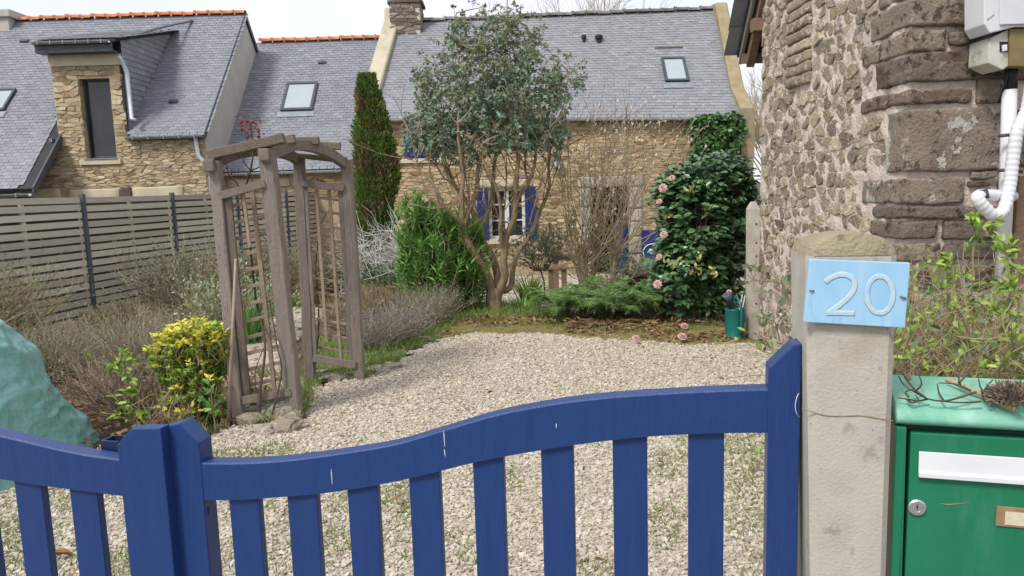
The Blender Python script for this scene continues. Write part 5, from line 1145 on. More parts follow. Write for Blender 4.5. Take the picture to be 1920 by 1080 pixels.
mb = MB(); mb.obox(mO + mdir * n0_ + mn * .0095 + Vector((0, 0, nz0)), mdir * (n1_ - n0_), -mn * .003, Vector((0, 0, nz1 - nz0))); nh = mb.build('name_holder', M_brass, mail, bevel=.001)
mb = MB(); mb.obox(mO + mdir * (n0_ + .013) + mn * .0105 + Vector((0, 0, nz0 + .004)), mdir * .062, -mn * .002, Vector((0, 0, nz1 - nz0 - .012))); mb.build('name_card', M_paper, nh)
mb = MB(); mb.tube([MP(1762, 944, .0062), MP(1776, 946, .0064), MP(1795, 945, .0064), MP(1819, 942, .0062)], [.0002, .0011, .0009, .0002], 5, True); mb.build('scratch', M_brass, mail)
mb = MB(); pc = mO + mdir * (sl_ + .19) - mn * .08; mb.tube([pc + Vector((0, 0, -.1)), pc + Vector((0, 0, zbm + .01))], .03, 12, True); mb.build('mailbox_post', M_mail, mail)
# dry branch lying over the lid
db = empty('dry_branch', MP(1800, 745, -.06), 'dry twiggy branch with brown seed head lying on mailbox', 'branch')
def ML(px, py, h=.004):                    # a point over the lid
    off = -.05
    for it in range(40):
        p = MP(px, py, off); d = off
        zt_ = float(np.interp(-d, [q * KM for q in (-.012, .004, .02, .05, .09, .14, .17, .3)], [zlip + q * KM for q in (0, .021, .027, .032, .033, .029, .018, .018)])) + h
        off += (zt_ - p.z) * 1.3; off = max(-.17 * KM, min(.01, off))
    return MP(px, py, off)
def tw_(pts, r0_, r1_, h=.006, mt=M_bark2, nm='twig'):
    q = smoothpath([ML(x, y, h) for x, y in pts], 3); mb.tube(q, [lerp(r0_, r1_, i / (len(q) - 1)) for i in range(len(q))], 5)
mb = MB(); tw_([(1905, 768), (1880, 758), (1850, 742), (1825, 733), (1800, 722), (1775, 712)], .006, .004, .012); mb.build('stem', M_bark3, db, True)
mb = MB()
for pts in ([(1830, 735), (1800, 745), (1770, 752), (1740, 748), (1715, 735), (1695, 722), (1685, 705)], [(1800, 722), (1797, 705), (1800, 695)], [(1798, 718), (1815, 700), (1822, 690)], [(1770, 752), (1760, 735), (1758, 720)], [(1740, 748), (1720, 752), (1700, 748), (1682, 746)], [(1735, 745), (1715, 730), (1700, 712), (1690, 696)],
            [(1850, 742), (1838, 725), (1835, 708)], [(1842, 738), (1852, 722), (1862, 712)], [(1862, 748), (1872, 730), (1866, 712)], [(1875, 755), (1858, 735), (1850, 720)], [(1715, 735), (1728, 720), (1722, 702)], [(1820, 732), (1790, 720), (1760, 718)], [(1700, 748), (1710, 755), (1722, 750), (1716, 740)], [(1705, 745), (1698, 735), (1712, 730)], [(1880, 758), (1895, 735), (1900, 720)], [(1840, 753), (1800, 755), (1760, 752)]):
    tw_(pts, .0021, .0009, .016 + R.uniform(0, .018))
mb.build('twigs', M_bark2, db, True)
c = ML(1703, 708, .012); mb = MB(); mb.lathe(c, [(0, -.007), (.005, -.005), (.0065, 0), (.004, .006), (0, .008)], 8); mb.build('seed_pod', M_bark3, db, True)
c = ML(1902, 752, .015); n_ = 900; d = rdir(NR, n_); d[:, 2] = np.abs(d[:, 2]) * .9; pn_ = np.array(c) + d * (NR.random((n_, 1)) ** .4) * [.042, .037, .030]
leaves('seed_head', M_twig, db, pn_, d + .4 * rdir(NR, n_), rdir(NR, n_), np.full(n_, .012), np.full(n_, .0035), 'tiny', NR)

# ================================================================== slatted fence
fn = empty('slat_fence', (-5.8, 10.3, 0), 'long weathered grey slat fence with dark steel posts before the houses', 'fence')
fp0 = Vector(G(178, 600)); fp0.z = 0; fd = Vector((.171, 1, 0)).normalized(); ftop = 1.70
fpos = [fp0 + fd * (2.02 * k) for k in range(-2, 5)]
pitch, sh_ = .108, .078
for k in range(len(fpos)):
    p = fpos[k]; b = gz(p.x, p.y) - .1
    mb = MB(); mb.obox(p + Vector((-.03, -.035, b)), (.06, 0, 0), (0, .07, 0), (0, 0, ftop + .05 - b)); mb.build('post', M_fpost, fn, bevel=.004)
for k in range(len(fpos) - 1):
    a, b = fpos[k] + fd * .036, fpos[k + 1] - fd * .036; dz = R.uniform(-.015, .015)
    sn = Vector((fd.y, -fd.x, 0)); n_s = 16
    for j in range(n_s):
        z = ftop - sh_ - j * pitch + dz
        if z < .03: continue
        mb = MB(); z0 = z + R.uniform(-.006, .006); z1 = z + R.uniform(-.006, .006); th = .02
        mb.add([a + Vector((0, 0, z0)), b + Vector((0, 0, z1)), b + Vector((0, 0, z1 + sh_)), a + Vector((0, 0, z0 + sh_))] + [q - sn * th for q in (a + Vector((0, 0, z0)), b + Vector((0, 0, z1)), b + Vector((0, 0, z1 + sh_)), a + Vector((0, 0, z0 + sh_)))],
               [(0, 1, 2, 3), (7, 6, 5, 4), (0, 4, 5, 1), (1, 5, 6, 2), (2, 6, 7, 3), (3, 7, 4, 0)])
        mb.build('slat', M_fence, fn)
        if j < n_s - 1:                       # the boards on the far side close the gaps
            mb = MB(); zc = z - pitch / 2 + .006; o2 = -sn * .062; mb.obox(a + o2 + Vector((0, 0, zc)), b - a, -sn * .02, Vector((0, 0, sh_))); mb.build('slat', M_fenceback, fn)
    mdp = (a + b) / 2 - sn * .0205; mb = MB(); mb.obox(mdp + Vector((0, 0, .03)) - fd * .03, fd * .06, -sn * .04, Vector((0, 0, ftop - .1))); mb.build('batten', M_fence, fn)

# ================================================================== wooden arbor
ar = empty('garden_arbor', G(565, 770), 'leaning weathered wooden arbor with lattice sides and arched slatted top', 'arbor')
YA, YB, YC, YD = 5.30, 5.38, 6.36, 6.40
def post_(p0, p1, Y, w_=.088):
    a, b = P(*p0, Y), P(*p1, Y); mb = MB(); mb.beam(b + (b - a).normalized() * .05, a, w_, w_, (1, 0, 0), 8, .004, R); return mb.build('post', M_arbor, ar)
post_((402, 302), (450, 795), YA, .078); post_((500, 280), (555, 785), YB, .105); post_((559, 290), (584, 720), YC, .085); post_((650, 300), (676, 717), YD, .088)
# lattice stiles beside the posts
def bar(nm, p0, Y0, p1, Y1, w_, h_, m_=M_lath, side=(0, 1, 0)):
    mb = MB(); mb.beam(P(*p0, Y0), P(*p1, Y1), w_, h_, side, 3, .002, R); return mb.build(nm, m_, ar)
zz = lambda x, y: (360 + x / 1.8, 230 + y / 1.8)
bar('lattice_stile', zz(120, 245), YA, zz(186, 930), YA, .03, .055, M_arbor); bar('lattice_stile', zz(268, 250), YB - .02, zz(325, 905), YB - .02, .03, .04, M_arbor)
bar('lattice_stile', zz(380, 215), YC - .02, zz(413, 800), YC - .02, .03, .05, M_arbor); bar('lattice_stile', zz(503, 230), YD - .02, zz(543, 812), YD - .02, .03, .05, M_arbor)
bar('lattice_rail', zz(95, 246), YA - .05, zz(246, 206), YB - .05, .03, .055, M_arbor); bar('lattice_rail', zz(170, 938), YA - .05, zz(332, 908), YB - .05, .03, .06, M_arbor)
bar('lattice_rail', zz(370, 204), YC - .05, zz(512, 221), YD - .05, .03, .06, M_arbor); bar('lattice_rail', zz(408, 795), YC - .05, zz(552, 818), YD - .05, .03, .065, M_arbor)
for l, r in (((120, 285), (243, 255)), ((130, 340), (247, 315)), ((135, 395), (253, 370)), ((143, 450), (260, 425)), ((153, 505), (266, 480)), ((160, 560), (273, 535)), ((163, 617), (278, 590)), ((165, 675), (284, 645)), ((172, 728), (292, 700)), ((178, 781), (298, 752)), ((184, 835), (307, 806)), ((190, 887), (313, 860))):
    bar('lattice_lath', zz(*l), YA + .03, zz(*r), YB + .03, .022, .026)
for l, r in (((390, 250), (500, 262)), ((397, 295), (503, 308)), ((400, 345), (507, 358)), ((403, 390), (510, 404)), ((405, 435), (513, 449)), ((405, 480), (516, 494)), ((410, 525), (520, 541)), ((415, 572), (524, 590)), ((417, 618), (528, 636)), ((420, 663), (531, 683)), ((423, 710), (535, 730)), ((426, 757), (539, 777))):
    bar('lattice_lath', zz(*l), YC + .02, zz(*r), YD + .02, .022, .022)
bar('lattice_lath', zz(203, 225), YB, zz(280, 905), YB, .022, .03); bar('lattice_lath', zz(172, 240), YA + .01, zz(196, 420), YA + .01, .02, .022)
bar('lattice_lath', zz(420, 225), YC, zz(455, 740), YC, .022, .026); bar('lattice_lath', zz(462, 222), YD, zz(502, 800), YD, .022, .026)
# arched beams run front to back over the passage
def arch(pts, w_=.05, h_=.085):
    q = smoothpath([P(x, y, Y) for x, y, Y in pts], 6); mb = MB(); rings = []
    for i, p in enumerate(q):
        d = (q[min(i + 1, len(q) - 1)] - q[max(i - 1, 0)]).normalized(); sd = Vector((1, 0, 0)); sd = (sd - d * sd.dot(d)).normalized(); up = sd.cross(d)
        rings.append([p + sd * x * w_ / 2 + up * y * h_ / 2 for x, y in ((-1, -1), (1, -1), (1, 1), (-1, 1))])
    mb.loft(rings, True, True); return mb.build('arch_beam', M_arbor, ar, bevel=.008)
arch([(393, 312, YA - .08), (410, 300, YA + .1), (450, 286, YA + .4), (500, 282, YA + .65), (540, 290, YC - .2), (562, 303, YC + .05)])
arch([(498, 296, YB - .08), (515, 285, YB + .12), (555, 272, YB + .4), (598, 279, YB + .66), (632, 297, YD - .16), (652, 313, YD + .06)])
# top slats lie across the arches
def slat(p0, Y0, p1, Y1, w_, h_): mb = MB(); mb.beam(P(*p0, Y0), P(*p1, Y1), w_, h_, (0, 1, 0), 5, .004, R); return mb.build('top_slat', M_mossy, ar)
slat((392, 292), YA + .02, (533, 260), YB + .0, .11, .068)
slat((440, 282), YA + .35, (553, 260), YB + .32, .11, .066); slat((478, 268), YA + .62, (598, 263), YB + .60, .11, .062); slat((515, 268), YA + .88, (638, 274), YB + .86, .11, .058)
slat((520, 290), YC - .02, (650, 300), YD - .02, .09, .045)
one('bracket', M_arbor, ar, 'box', P(489, 296, YB - .1) + Vector((-.02, -.0, -.02)), P(506, 278, YB - .06) + Vector((0, .02, 0)), bevel=.01)
one('bracket', M_arbor, ar, 'box', P(380, 322, YA - .1), P(404, 300, YA - .05), bevel=.01)
# cane tied to the front post and the climbing rose
mb = MB(); mb.tube([P(427, 808, 5.18), P(436, 620, 5.2), P(442, 485, 5.22)], [.014, .012, .009], 6, True); tag(mb.build('cane', M_lath, None, True), 'thin bamboo cane leaning on front left post of arbor', 'cane')
rs = empty('climbing_rose', G(490, 800), 'bare climbing rose with a few red leaves winding through the arbor', 'climbing rose')
mb = MB()
for pts, r_ in (([(487, 800, 5.25), (488, 730, 5.25), (497, 645, 5.3), (480, 560, 5.42), (470, 470, 5.45), (455, 380, 5.45), (470, 320, 5.45), (475, 270, 5.5), (468, 235, 5.5)], .011), ([(505, 795, 5.25), (522, 730, 5.28), (528, 690, 5.3), (518, 640, 5.3), (505, 560, 5.42)], .009), ([(455, 380, 5.45), (445, 345, 5.45), (430, 330, 5.48), (424, 300, 5.5)], .006), ([(470, 320, 5.45), (455, 300, 5.45), (448, 270, 5.5)], .005), ([(470, 320, 5.45), (490, 310, 5.45), (496, 285, 5.45)], .005),
             ([(475, 340, 5.45), (465, 325, 5.45), (452, 318, 5.45)], .004), ([(487, 760, 5.25), (478, 700, 5.3), (500, 640, 5.3)], .005), ([(590, 700, 6.45), (598, 600, 6.45), (592, 500, 6.45), (600, 420, 6.45), (590, 360, 6.45)], .007), ([(600, 420, 6.45), (625, 380, 6.45), (640, 352, 6.45)], .004), ([(475, 290, 5.5), (462, 262, 5.5), (460, 240, 5.5)], .004), ([(475, 290, 5.5), (488, 262, 5.5), (482, 246, 5.5)], .004)):
    q = smoothpath([P(*p) for p in pts], 4); mb.tube(q, [r_ * (1 - .6 * i / len(q)) for i in range(len(q))], 5, True)
mb.build('stems', M_bark2, rs, True)
pn_ = []
for (x, y, Y, s, n_) in ((468, 235, 5.5, .05, 26), (462, 242, 5.5, .05, 16), (484, 250, 5.5, .03, 8), (432, 318, 5.45, .05, 6), (590, 345, 6.4, .06, 14), (575, 352, 6.4, .05, 8)): pn_.append(np.array(P(x, y, Y)) + NR.normal(size=(n_, 3)) * s * .6)
pn_ = np.concatenate(pn_); n_ = len(pn_); leaves('leaves', M_redleaf, rs, pn_, rdir(NR, n_), rdir(NR, n_), np.full(n_, .035), np.full(n_, .02), 'lance', NR)

# rocks at the arbor's feet and along the edge of the drive
ROCKS = [((523, 782), .15, .085, 'grey stone with white top wedged against front arbor post'), ((532, 806), .12, .075, 'pale brown stone nearest the gravel at the arbor foot'), ((497, 812), .09, .055, 'small grey stone left of the pale brown stone below the arbor'), ((470, 792), .10, .06, 'brown stone beside the rose stems below the arbor'), ((551, 795), .055, .06, 'small white capped stone at the base of the right front post'),
         ((620, 712), .13, .05, 'flat mossy stone between the rear arbor posts'), ((600, 706), .10, .05, 'second mossy stone edging the path through the arbor'), ((655, 709), .09, .04, 'low tan stone left of the rear right arbor post'), ((705, 697), .13, .045, 'long flat stone right of the rear arbor post'), ((735, 690), .10, .04, 'last flat edging stone at the end of the grass strip')]
for i, ((x, y), r_, h_, lab) in enumerate(ROCKS):
    c = G(x, y, .03); bm = bmesh.new(); bmesh.ops.create_icosphere(bm, subdivisions=3, radius=1)
    for v in bm.verts:
        n_ = v.co + noise.noise_vector(v.co * 1.1 + Vector((i * 5, 0, 0))) * .42 + noise.noise_vector(v.co * 2.7 + Vector((i * 5, 3, 0))) * .22 + noise.noise_vector(v.co * 6 + Vector((i * 5, 3, 0))) * .08
        v.co = Vector((n_.x * r_, n_.y * r_ * .7, max(n_.z, -.4) * h_ )) + Vector((c.x, c.y, c.z + h_ * .3))
    me = bpy.data.meshes.new('edging_stone'); bm.to_mesh(me); bm.free()
    tag(link('edging_stone', me, None, M_rock), lab, 'stone', 'stones around the arbor')

# ================================================================== covered shape under a green tarpaulin
tp = empty('tarpaulin_cover', (-3.3, 4.3, 0), 'crumpled green tarpaulin draped over something bulky left of the drive', 'tarpaulin')
tcx, tcy = -3.62, 4.46; nA, nH = 230, 90; Vt = []; 
thx, thy = .78, .82
def tpoint(a, h):
    """a round the hem, h from hem (0) to crest (1)"""
    ca, sa = math.cos(a), math.sin(a); e = .62
    x = math.copysign(abs(ca) ** e, ca) * thx; y = math.copysign(abs(sa) ** e, sa) * thy
    if h < .72: t = h / .72; s = 1.0 - .40 * t ** 1.1; z = -.02 + .89 * t
    else: t = (h - .72) / .28; s = .60 * math.cos(t * math.pi / 2); z = .87 + .11 * math.sin(t * math.pi / 2)
    p = Vector((tcx + x * s - .10 * (z), tcy + y * s, z))
    n = Vector((ca, sa, .45)).normalized(); q = Vector((a * 1.3, h * 2.2, 0)); k = 1 if h < .95 else .3
    rid = lambda v: 1 - abs(noise.noise(v))
    w3 = Vector((noise.noise(p * 1.6 + Vector((9, 0, 0))), noise.noise(p * 1.6 + Vector((0, 9, 0))), noise.noise(p * 1.6 + Vector((0, 0, 9))))) * .5
    cr = lambda v: (1 - abs(noise.noise(v))) ** 5
    d = .04 * noise.noise(p * 1.6) + .034 * (cr(Vector((p.x * 1.5, p.y * 1.5, p.z * 2.6)) + w3) - .3) + .022 * (cr(p * 3.6 + w3 * 1.6) - .3) + .013 * (cr(p * 8 + w3 * 2.5) - .3) + .006 * (cr(p * 17 + w3 * 4) - .3) + .02 * math.sin(a * 11 + 3 * noise.noise(p * 2)) * max(0, .5 - h)
    return p + n * d * k
Vt = [tpoint(2 * math.pi * i / nA, j / nH) for j in range(nH) for i in range(nA)]
Ft = np.array([(j * nA + i, j * nA + (i + 1) % nA, (j + 1) * nA + (i + 1) % nA, (j + 1) * nA + i) for j in range(nH - 1) for i in range(nA)])
top_ = [tuple(range((nH - 1) * nA, nH * nA))]
me = np_mesh('tarpaulin', [tuple(v) for v in Vt], [Ft], smooth=True); me.flip_normals() if False else None; link('sheet', me, tp, M_tarp)
mbt = MB(); mbt.poly([Vector(v) for v in Vt[(nH - 1) * nA:]]); mbt.build('sheet_crest', M_tarp, tp, True)

# ================================================================== vegetation
def ground_pt(x, y): return Vector((x, y, gz(x, y)))
def stems_fan(mb, base, n, h, spread_, r, rng, wob=.12, segs=5, fork=0, tips=None, up=.15):
    for i in range(n):
        a = rng.uniform(0, 2 * math.pi); tl_ = spread_ * math.sqrt(rng.random()); d = Vector((math.cos(a) * tl_, math.sin(a) * tl_, 1)).normalized(); p = Vector(base) + Vector((math.cos(a), math.sin(a), 0)) * rng.uniform(0, .12)
        L_ = h * rng.uniform(.7, 1.05) / max(d.z, .45); pts = [p.copy()]
        for s in range(segs):
            d = (d + Vector((rng.gauss(0, wob), rng.gauss(0, wob), rng.gauss(0, wob) + up * .1))).normalized(); p = p + d * L_ / segs; pts.append(p.copy())
        mb.tint = rng.random(); rr = r * rng.uniform(.7, 1.2); mb.tube(pts, [rr * (1 - .75 * k / segs) for k in range(segs + 1)], 3)
        if tips is not None: tips.append(pts)
        for f in range(fork):
            k = rng.randrange(1, segs); q = pts[k].copy(); dd = (d + Vector((rng.gauss(0, .6), rng.gauss(0, .6), rng.gauss(.1, .3)))).normalized(); pp = [q.copy()]; LL = L_ * rng.uniform(.25, .5)
            for s in range(3): dd = (dd + Vector((rng.gauss(0, wob), rng.gauss(0, wob), rng.gauss(0, wob)))).normalized(); q = q + dd * LL / 3; pp.append(q.copy())
            mb.tube(pp, [rr * .55, rr * .45, rr * .35, rr * .2], 3)
            if tips is not None: tips.append(pp)
    mb.tint = 0
def along(tips, n, rng, lo=.3):
    out = []; dr_ = []
    for k in range(n):
        t = rng.choice(tips); i = min(int(len(t) * rng.uniform(lo, 1)), len(t) - 2); f = rng.random(); out.append(t[i].lerp(t[i + 1], f)); dr_.append((t[i + 1] - t[i]).normalized())
    return np.array([tuple(v) for v in out]), np.array([tuple(v) for v in dr_])
def shrub(name, label, cat, base, h, spread_, n, r, mt, lf=None, group=None, fork=2, wob=.14, seed=1, mounds=None, segs=5):
    """twiggy shrub; lf = (material, count, length, width, kind, lo)"""
    rng = random.Random(seed); o = empty(name, base, label, cat, group); mb = MB(); tips = []
    for b in (mounds or [base]): stems_fan(mb, b, n, h, spread_, r, rng, wob, segs, fork, tips)
    mb.build('stems', mt, o, fix=False)
    if lf:
        for (lm, cnt, ln, wd, kd, lo) in (lf if isinstance(lf, list) else [lf]):
            pn, dn = along(tips, cnt, rng, lo); d = dn + .9 * rdir(NR, cnt); sc = .65 + .6 * NR.random(cnt)
            leaves('leaves', lm, o, pn + NR.normal(size=pn.shape) * ln * .25, d, rdir(NR, cnt) + [0, 0, .6], ln * sc, wd * sc, kd, NR)
    return o
gp = lambda px, py, z=0: ground_pt(*G(px, py, z)[:2])

# --- eucalyptus
eu = empty('eucalyptus_tree', gp(930, 585), 'grey green eucalyptus tree with tan forked branches at edge of gravel', 'tree')
YE = 9.96; LIMBS = []
def limb(mb, pts, r0_, r1_, n=7):
    q = smoothpath([P(x, y, YE + dy) for x, y, dy in pts], 4)
    q = [p + Vector(noise.noise_vector(p * 5)) * .012 for p in q]
    mb.tube(q, [lerp(r0_, r1_, i / (len(q) - 1)) for i in range(len(q))], n); LIMBS.extend(q[len(q) // 3:]); return q
mb = MB()
limb(mb, [(929, 600, 0), (928, 585, 0), (926, 560, 0), (932, 540, 0)], .115, .105, 10)
limb(mb, [(924, 555, 0), (915, 525, -.05), (898, 490, -.12), (880, 462, -.2), (871, 435, -.2), (868, 415, -.25)], .075, .05)
limb(mb, [(868, 420, -.25), (850, 405, -.35), (832, 385, -.45), (815, 350, -.5), (798, 325, -.5)], .035, .016, 6)
limb(mb, [(870, 425, -.25), (880, 390, -.2), (893, 360, -.1), (895, 325, -.1), (905, 285, 0), (915, 240, .1)], .04, .02, 6)
limb(mb, [(868, 415, -.25), (866, 370, -.3), (868, 330, -.3), (862, 280, -.4), (858, 230, -.4)], .032, .018, 6)
limb(mb, [(930, 550, .05), (932, 515, .1), (922, 480, .15), (907, 455, .2), (900, 425, .25), (890, 400, .3)], .06, .038)
limb(mb, [(890, 402, .3), (870, 370, .4), (852, 345, .5), (838, 310, .55), (822, 275, .55)], .032, .018, 6)
limb(mb, [(900, 430, .25), (918, 390, .3), (924, 350, .35), (926, 310, .4), (935, 260, .4), (932, 200, .4)], .034, .02, 6)
limb(mb, [(936, 548, -.02), (946, 520, -.05), (944, 490, -.1), (948, 450, -.1), (962, 415, -.15), (966, 375, -.15), (968, 340, -.2), (972, 290, -.2), (975, 230, -.2)], .06, .022)
limb(mb, [(945, 470, -.1), (938, 430, -.2), (940, 395, -.25), (930, 350, -.3), (910, 310, -.35), (890, 270, -.35)], .03, .015, 6)
limb(mb, [(945, 545, .05), (958, 535, .08), (962, 500, .1), (972, 470, .15), (985, 455, .2), (1000, 430, .2), (1008, 400, .25), (1022, 375, .25), (1030, 345, .25), (1028, 315, .3), (1034, 270, .3)], .045, .015)
limb(mb, [(966, 380, -.15), (985, 350, -.1), (1000, 320, -.1), (1005, 270, -.1), (1015, 220, -.1)], .028, .014, 6)
limb(mb, [(1008, 402, .25), (995, 360, .3), (985, 310, .3), (990, 250, .3)], .02, .012, 5)
limb(mb, [(866, 380, -.3), (848, 350, -.2), (835, 320, -.2), (828, 280, -.2), (822, 230, -.2)], .022, .012, 5)
limb(mb, [(905, 285, 0), (890, 220, 0), (865, 140, 0), (855, 70, 0), (856, 25, 0)], .018, .006, 5); limb(mb, [(932, 200, .4), (945, 130, .3), (950, 60, .2), (952, -5, .2)], .018, .006, 5); limb(mb, [(1015, 220, -.1), (1035, 170, -.1), (1060, 140, 0), (1080, 125, 0)], .013, .005, 5)
limb(mb, [(815, 350, -.5), (790, 320, -.5), (775, 300, -.5)], .012, .006, 5); limb(mb, [(852, 345, .5), (830, 330, .5), (800, 270, .4)], .014, .006, 5)
for x, y, dy, dx in ((780, 300, -.4, -1), (800, 290, -.3, -1), (1040, 330, .2, 1), (1020, 300, -.3, 1), (870, 300, .5, 0), (950, 330, .6, 0), (905, 330, -.6, 0)):
    limb(mb, [(lerp(930, x, .7), 420, dy * .6), (lerp(930, x, .85), 370, dy), (x, y, dy), (x + dx * 12, y - 60, dy)], .012, .005, 5)
rg = random.Random(44)
for k in range(130):
    st_ = LIMBS[rg.randrange(len(LIMBS))]
    if st_.z > 2.6 or st_.z < .9: continue
    d = Vector((rg.gauss(0, .6), rg.gauss(0, .5), rg.gauss(.7, .35))).normalized(); L_ = rg.uniform(.35, .95); p1 = st_ + d * L_ * .5; d2 = (d + Vector((rg.gauss(0, .3), rg.gauss(0, .3), .25))).normalized(); p2 = p1 + d2 * L_ * .5
    q = smoothpath([st_, p1, p2], 4); q = [p + Vector(noise.noise_vector(p * 6)) * .02 for p in q]; mb.tube(q, [lerp(.009, .0025, i / (len(q) - 1)) for i in range(len(q))], 4)
    if rg.random() < .7: m1 = q[len(q) // 2]; mb.tube([m1, m1 + (d2 + Vector((rg.gauss(0, .6), rg.gauss(0, .6), 0))).normalized() * L_ * .35], [.004, .002], 3)
mb.build('trunk', M_bark, eu, True)
kd = kdtree.KDTree(len(LIMBS)); [kd.insert(p, i) for i, p in enumerate(LIMBS)]; kd.balance()
ELL = [(860, 160, 84, 98, 100), (940, 125, 85, 98, 105), (985, 195, 82, 88, 92), (832, 225, 60, 65, 60), (1048, 140, 40, 50, 20), (950, 45, 42, 42, 22), (857, 58, 17, 44, 12), (930, 225, 95, 50, 80), (1040, 200, 30, 45, 12), (900, 90, 60, 45, 30), (985, 95, 45, 45, 26), (815, 262, 52, 40, 60), (790, 235, 30, 60, 30), (1000, 60, 26, 40, 8), (900, 45, 30, 50, 9), (870, 282, 60, 22, 22), (975, 272, 60, 24, 24), (1040, 262, 26, 30, 12), (1010, 255, 40, 28, 18), (800, 165, 26, 45, 18), (1085, 145, 12, 35, 6)]
mb = MB(); pl_l, dl_l, ll_l = [], [], []; rg = random.Random(5)
for cx, cy_, rx, ry, n in ELL:
    for k in range(int(n * 1.5)):
        v = Vector((rg.gauss(0, 1), rg.gauss(0, 1), rg.gauss(0, 1))).normalized() * rg.random() ** .45
        p = P(cx + v.x * rx, cy_ + v.y * ry, YE + v.z * (rx * .0068 + .15))
        q, i, d_ = kd.find(p); dirv = (p - q); dirv = dirv.normalized() if dirv.length > .05 else Vector((0, 0, 1))
        L_ = rg.uniform(.16, .34); d = (dirv * .5 + Vector((rg.gauss(0, .5), rg.gauss(0, .5), rg.gauss(.25, .5)))).normalized(); a = p - d * L_ * .5; c = p + d * L_ * .2 + Vector((0, 0, .02)); b = p + d * L_ * .5 + Vector((0, 0, -.07 * L_ / .3))
        mb.tint = rg.random(); mb.tube([a, c, b], [.004, .003, .0015], 3)
        if rg.random() < .35: m1 = q.lerp(a, .5) + Vector((rg.gauss(0, .05), rg.gauss(0, .05), rg.gauss(-.03, .05))); mb.tube([q, m1, a], [.009, .007, .004], 4)
        for j in range(rg.randint(16, 24)):
            t = rg.random(); s = a.lerp(c, t * 2) if t < .5 else c.lerp(b, t * 2 - 1); pl_l.append(tuple(s)); o_ = Vector((rg.gauss(0, 1), rg.gauss(0, 1), rg.gauss(-.25, .9))).normalized(); dl_l.append(tuple(o_ + d * .35)); ll_l.append(rg.uniform(.032, .06) if cy_ > 100 else rg.uniform(.03, .06))
mb.tint = 0; mb.build('branchlets', M_grey, eu, fix=False)
n_ = len(pl_l); ll = np.array(ll_l); pa_, da_ = np.array(pl_l), np.array(dl_l); wl = ll * (.5 + .5 * NR.random(n_)); zc_ = pa_[:, 2]
yng = (zc_ - 2.75) * .33 + np.array([.5 * noise.noise(Vector(p) * 2.2) for p in pl_l]) + .12 * NR.normal(size=n_) > .12
leaves('crown', M_euca, eu, pa_[~yng], da_[~yng], rdir(NR, (~yng).sum()), ll[~yng], wl[~yng] * 1.1, 'tiny', NR); leaves('young_crown', M_eucay, eu, pa_[yng], da_[yng], rdir(NR, yng.sum()), ll[yng] * .9, wl[yng] * .66, 'tiny', NR)

# --- oleander
ol = empty('oleander_bush', gp(820, 590), 'bright green oleander bush with narrow leaves left of eucalyptus trunk', 'bush')
mb = MB(); pl_l, dl_l = [], []; rg = random.Random(9); ob_ = gp(828, 588)
OE = [(800, 400, 55, 50, 80), (828, 470, 80, 78, 170), (795, 520, 60, 52, 110), (860, 540, 52, 42, 80), (870, 440, 45, 65, 60), (782, 455, 42, 60, 90), (820, 555, 62, 28, 60), (892, 520, 36, 55, 50)]
for cx, cy_, rx, ry, n in OE:
    for k in range(n):
        v = Vector((rg.gauss(0, 1), rg.gauss(0, 1), rg.gauss(0, 1))).normalized() * rg.random() ** .4; p = P(cx + v.x * rx, cy_ + v.y * ry, 9.95 + v.z * rx * .007)
        if p.z < .1: continue
        d = ((p - ob_).normalized() * .6 + Vector((rg.gauss(0, .25), rg.gauss(0, .25), .55))).normalized(); b0_ = p - d * .28
        if rg.random() < .3: mb.tube([ob_ + Vector((rg.gauss(0, .15), rg.gauss(0, .1), 0)), ob_.lerp(b0_, .5) + Vector((0, 0, -.05)), b0_, p], [.012, .009, .006, .003], 4)
        else: mb.tube([b0_, p], [.005, .003], 3)
        for j in range(13):
            t = j / 13; a = j * 2.1 + rg.random(); s = b0_.lerp(p, .25 + .75 * t); o_ = Vector((math.cos(a), math.sin(a), 0)); dl_l.append(tuple((o_ * (1 - .5 * t) + d * (.35 + .8 * t)).normalized())); pl_l.append(tuple(s))
mb.build('stems', M_bark3, ol, fix=False)
n_ = len(pl_l); sc = .75 + .5 * NR.random(n_); leaves('leaf', M_ole, ol, np.array(pl_l), np.array(dl_l), rdir(NR, n_) * .5 + [0, 0, 1], .145 * sc, .030 * sc, 'lance', NR, 300)

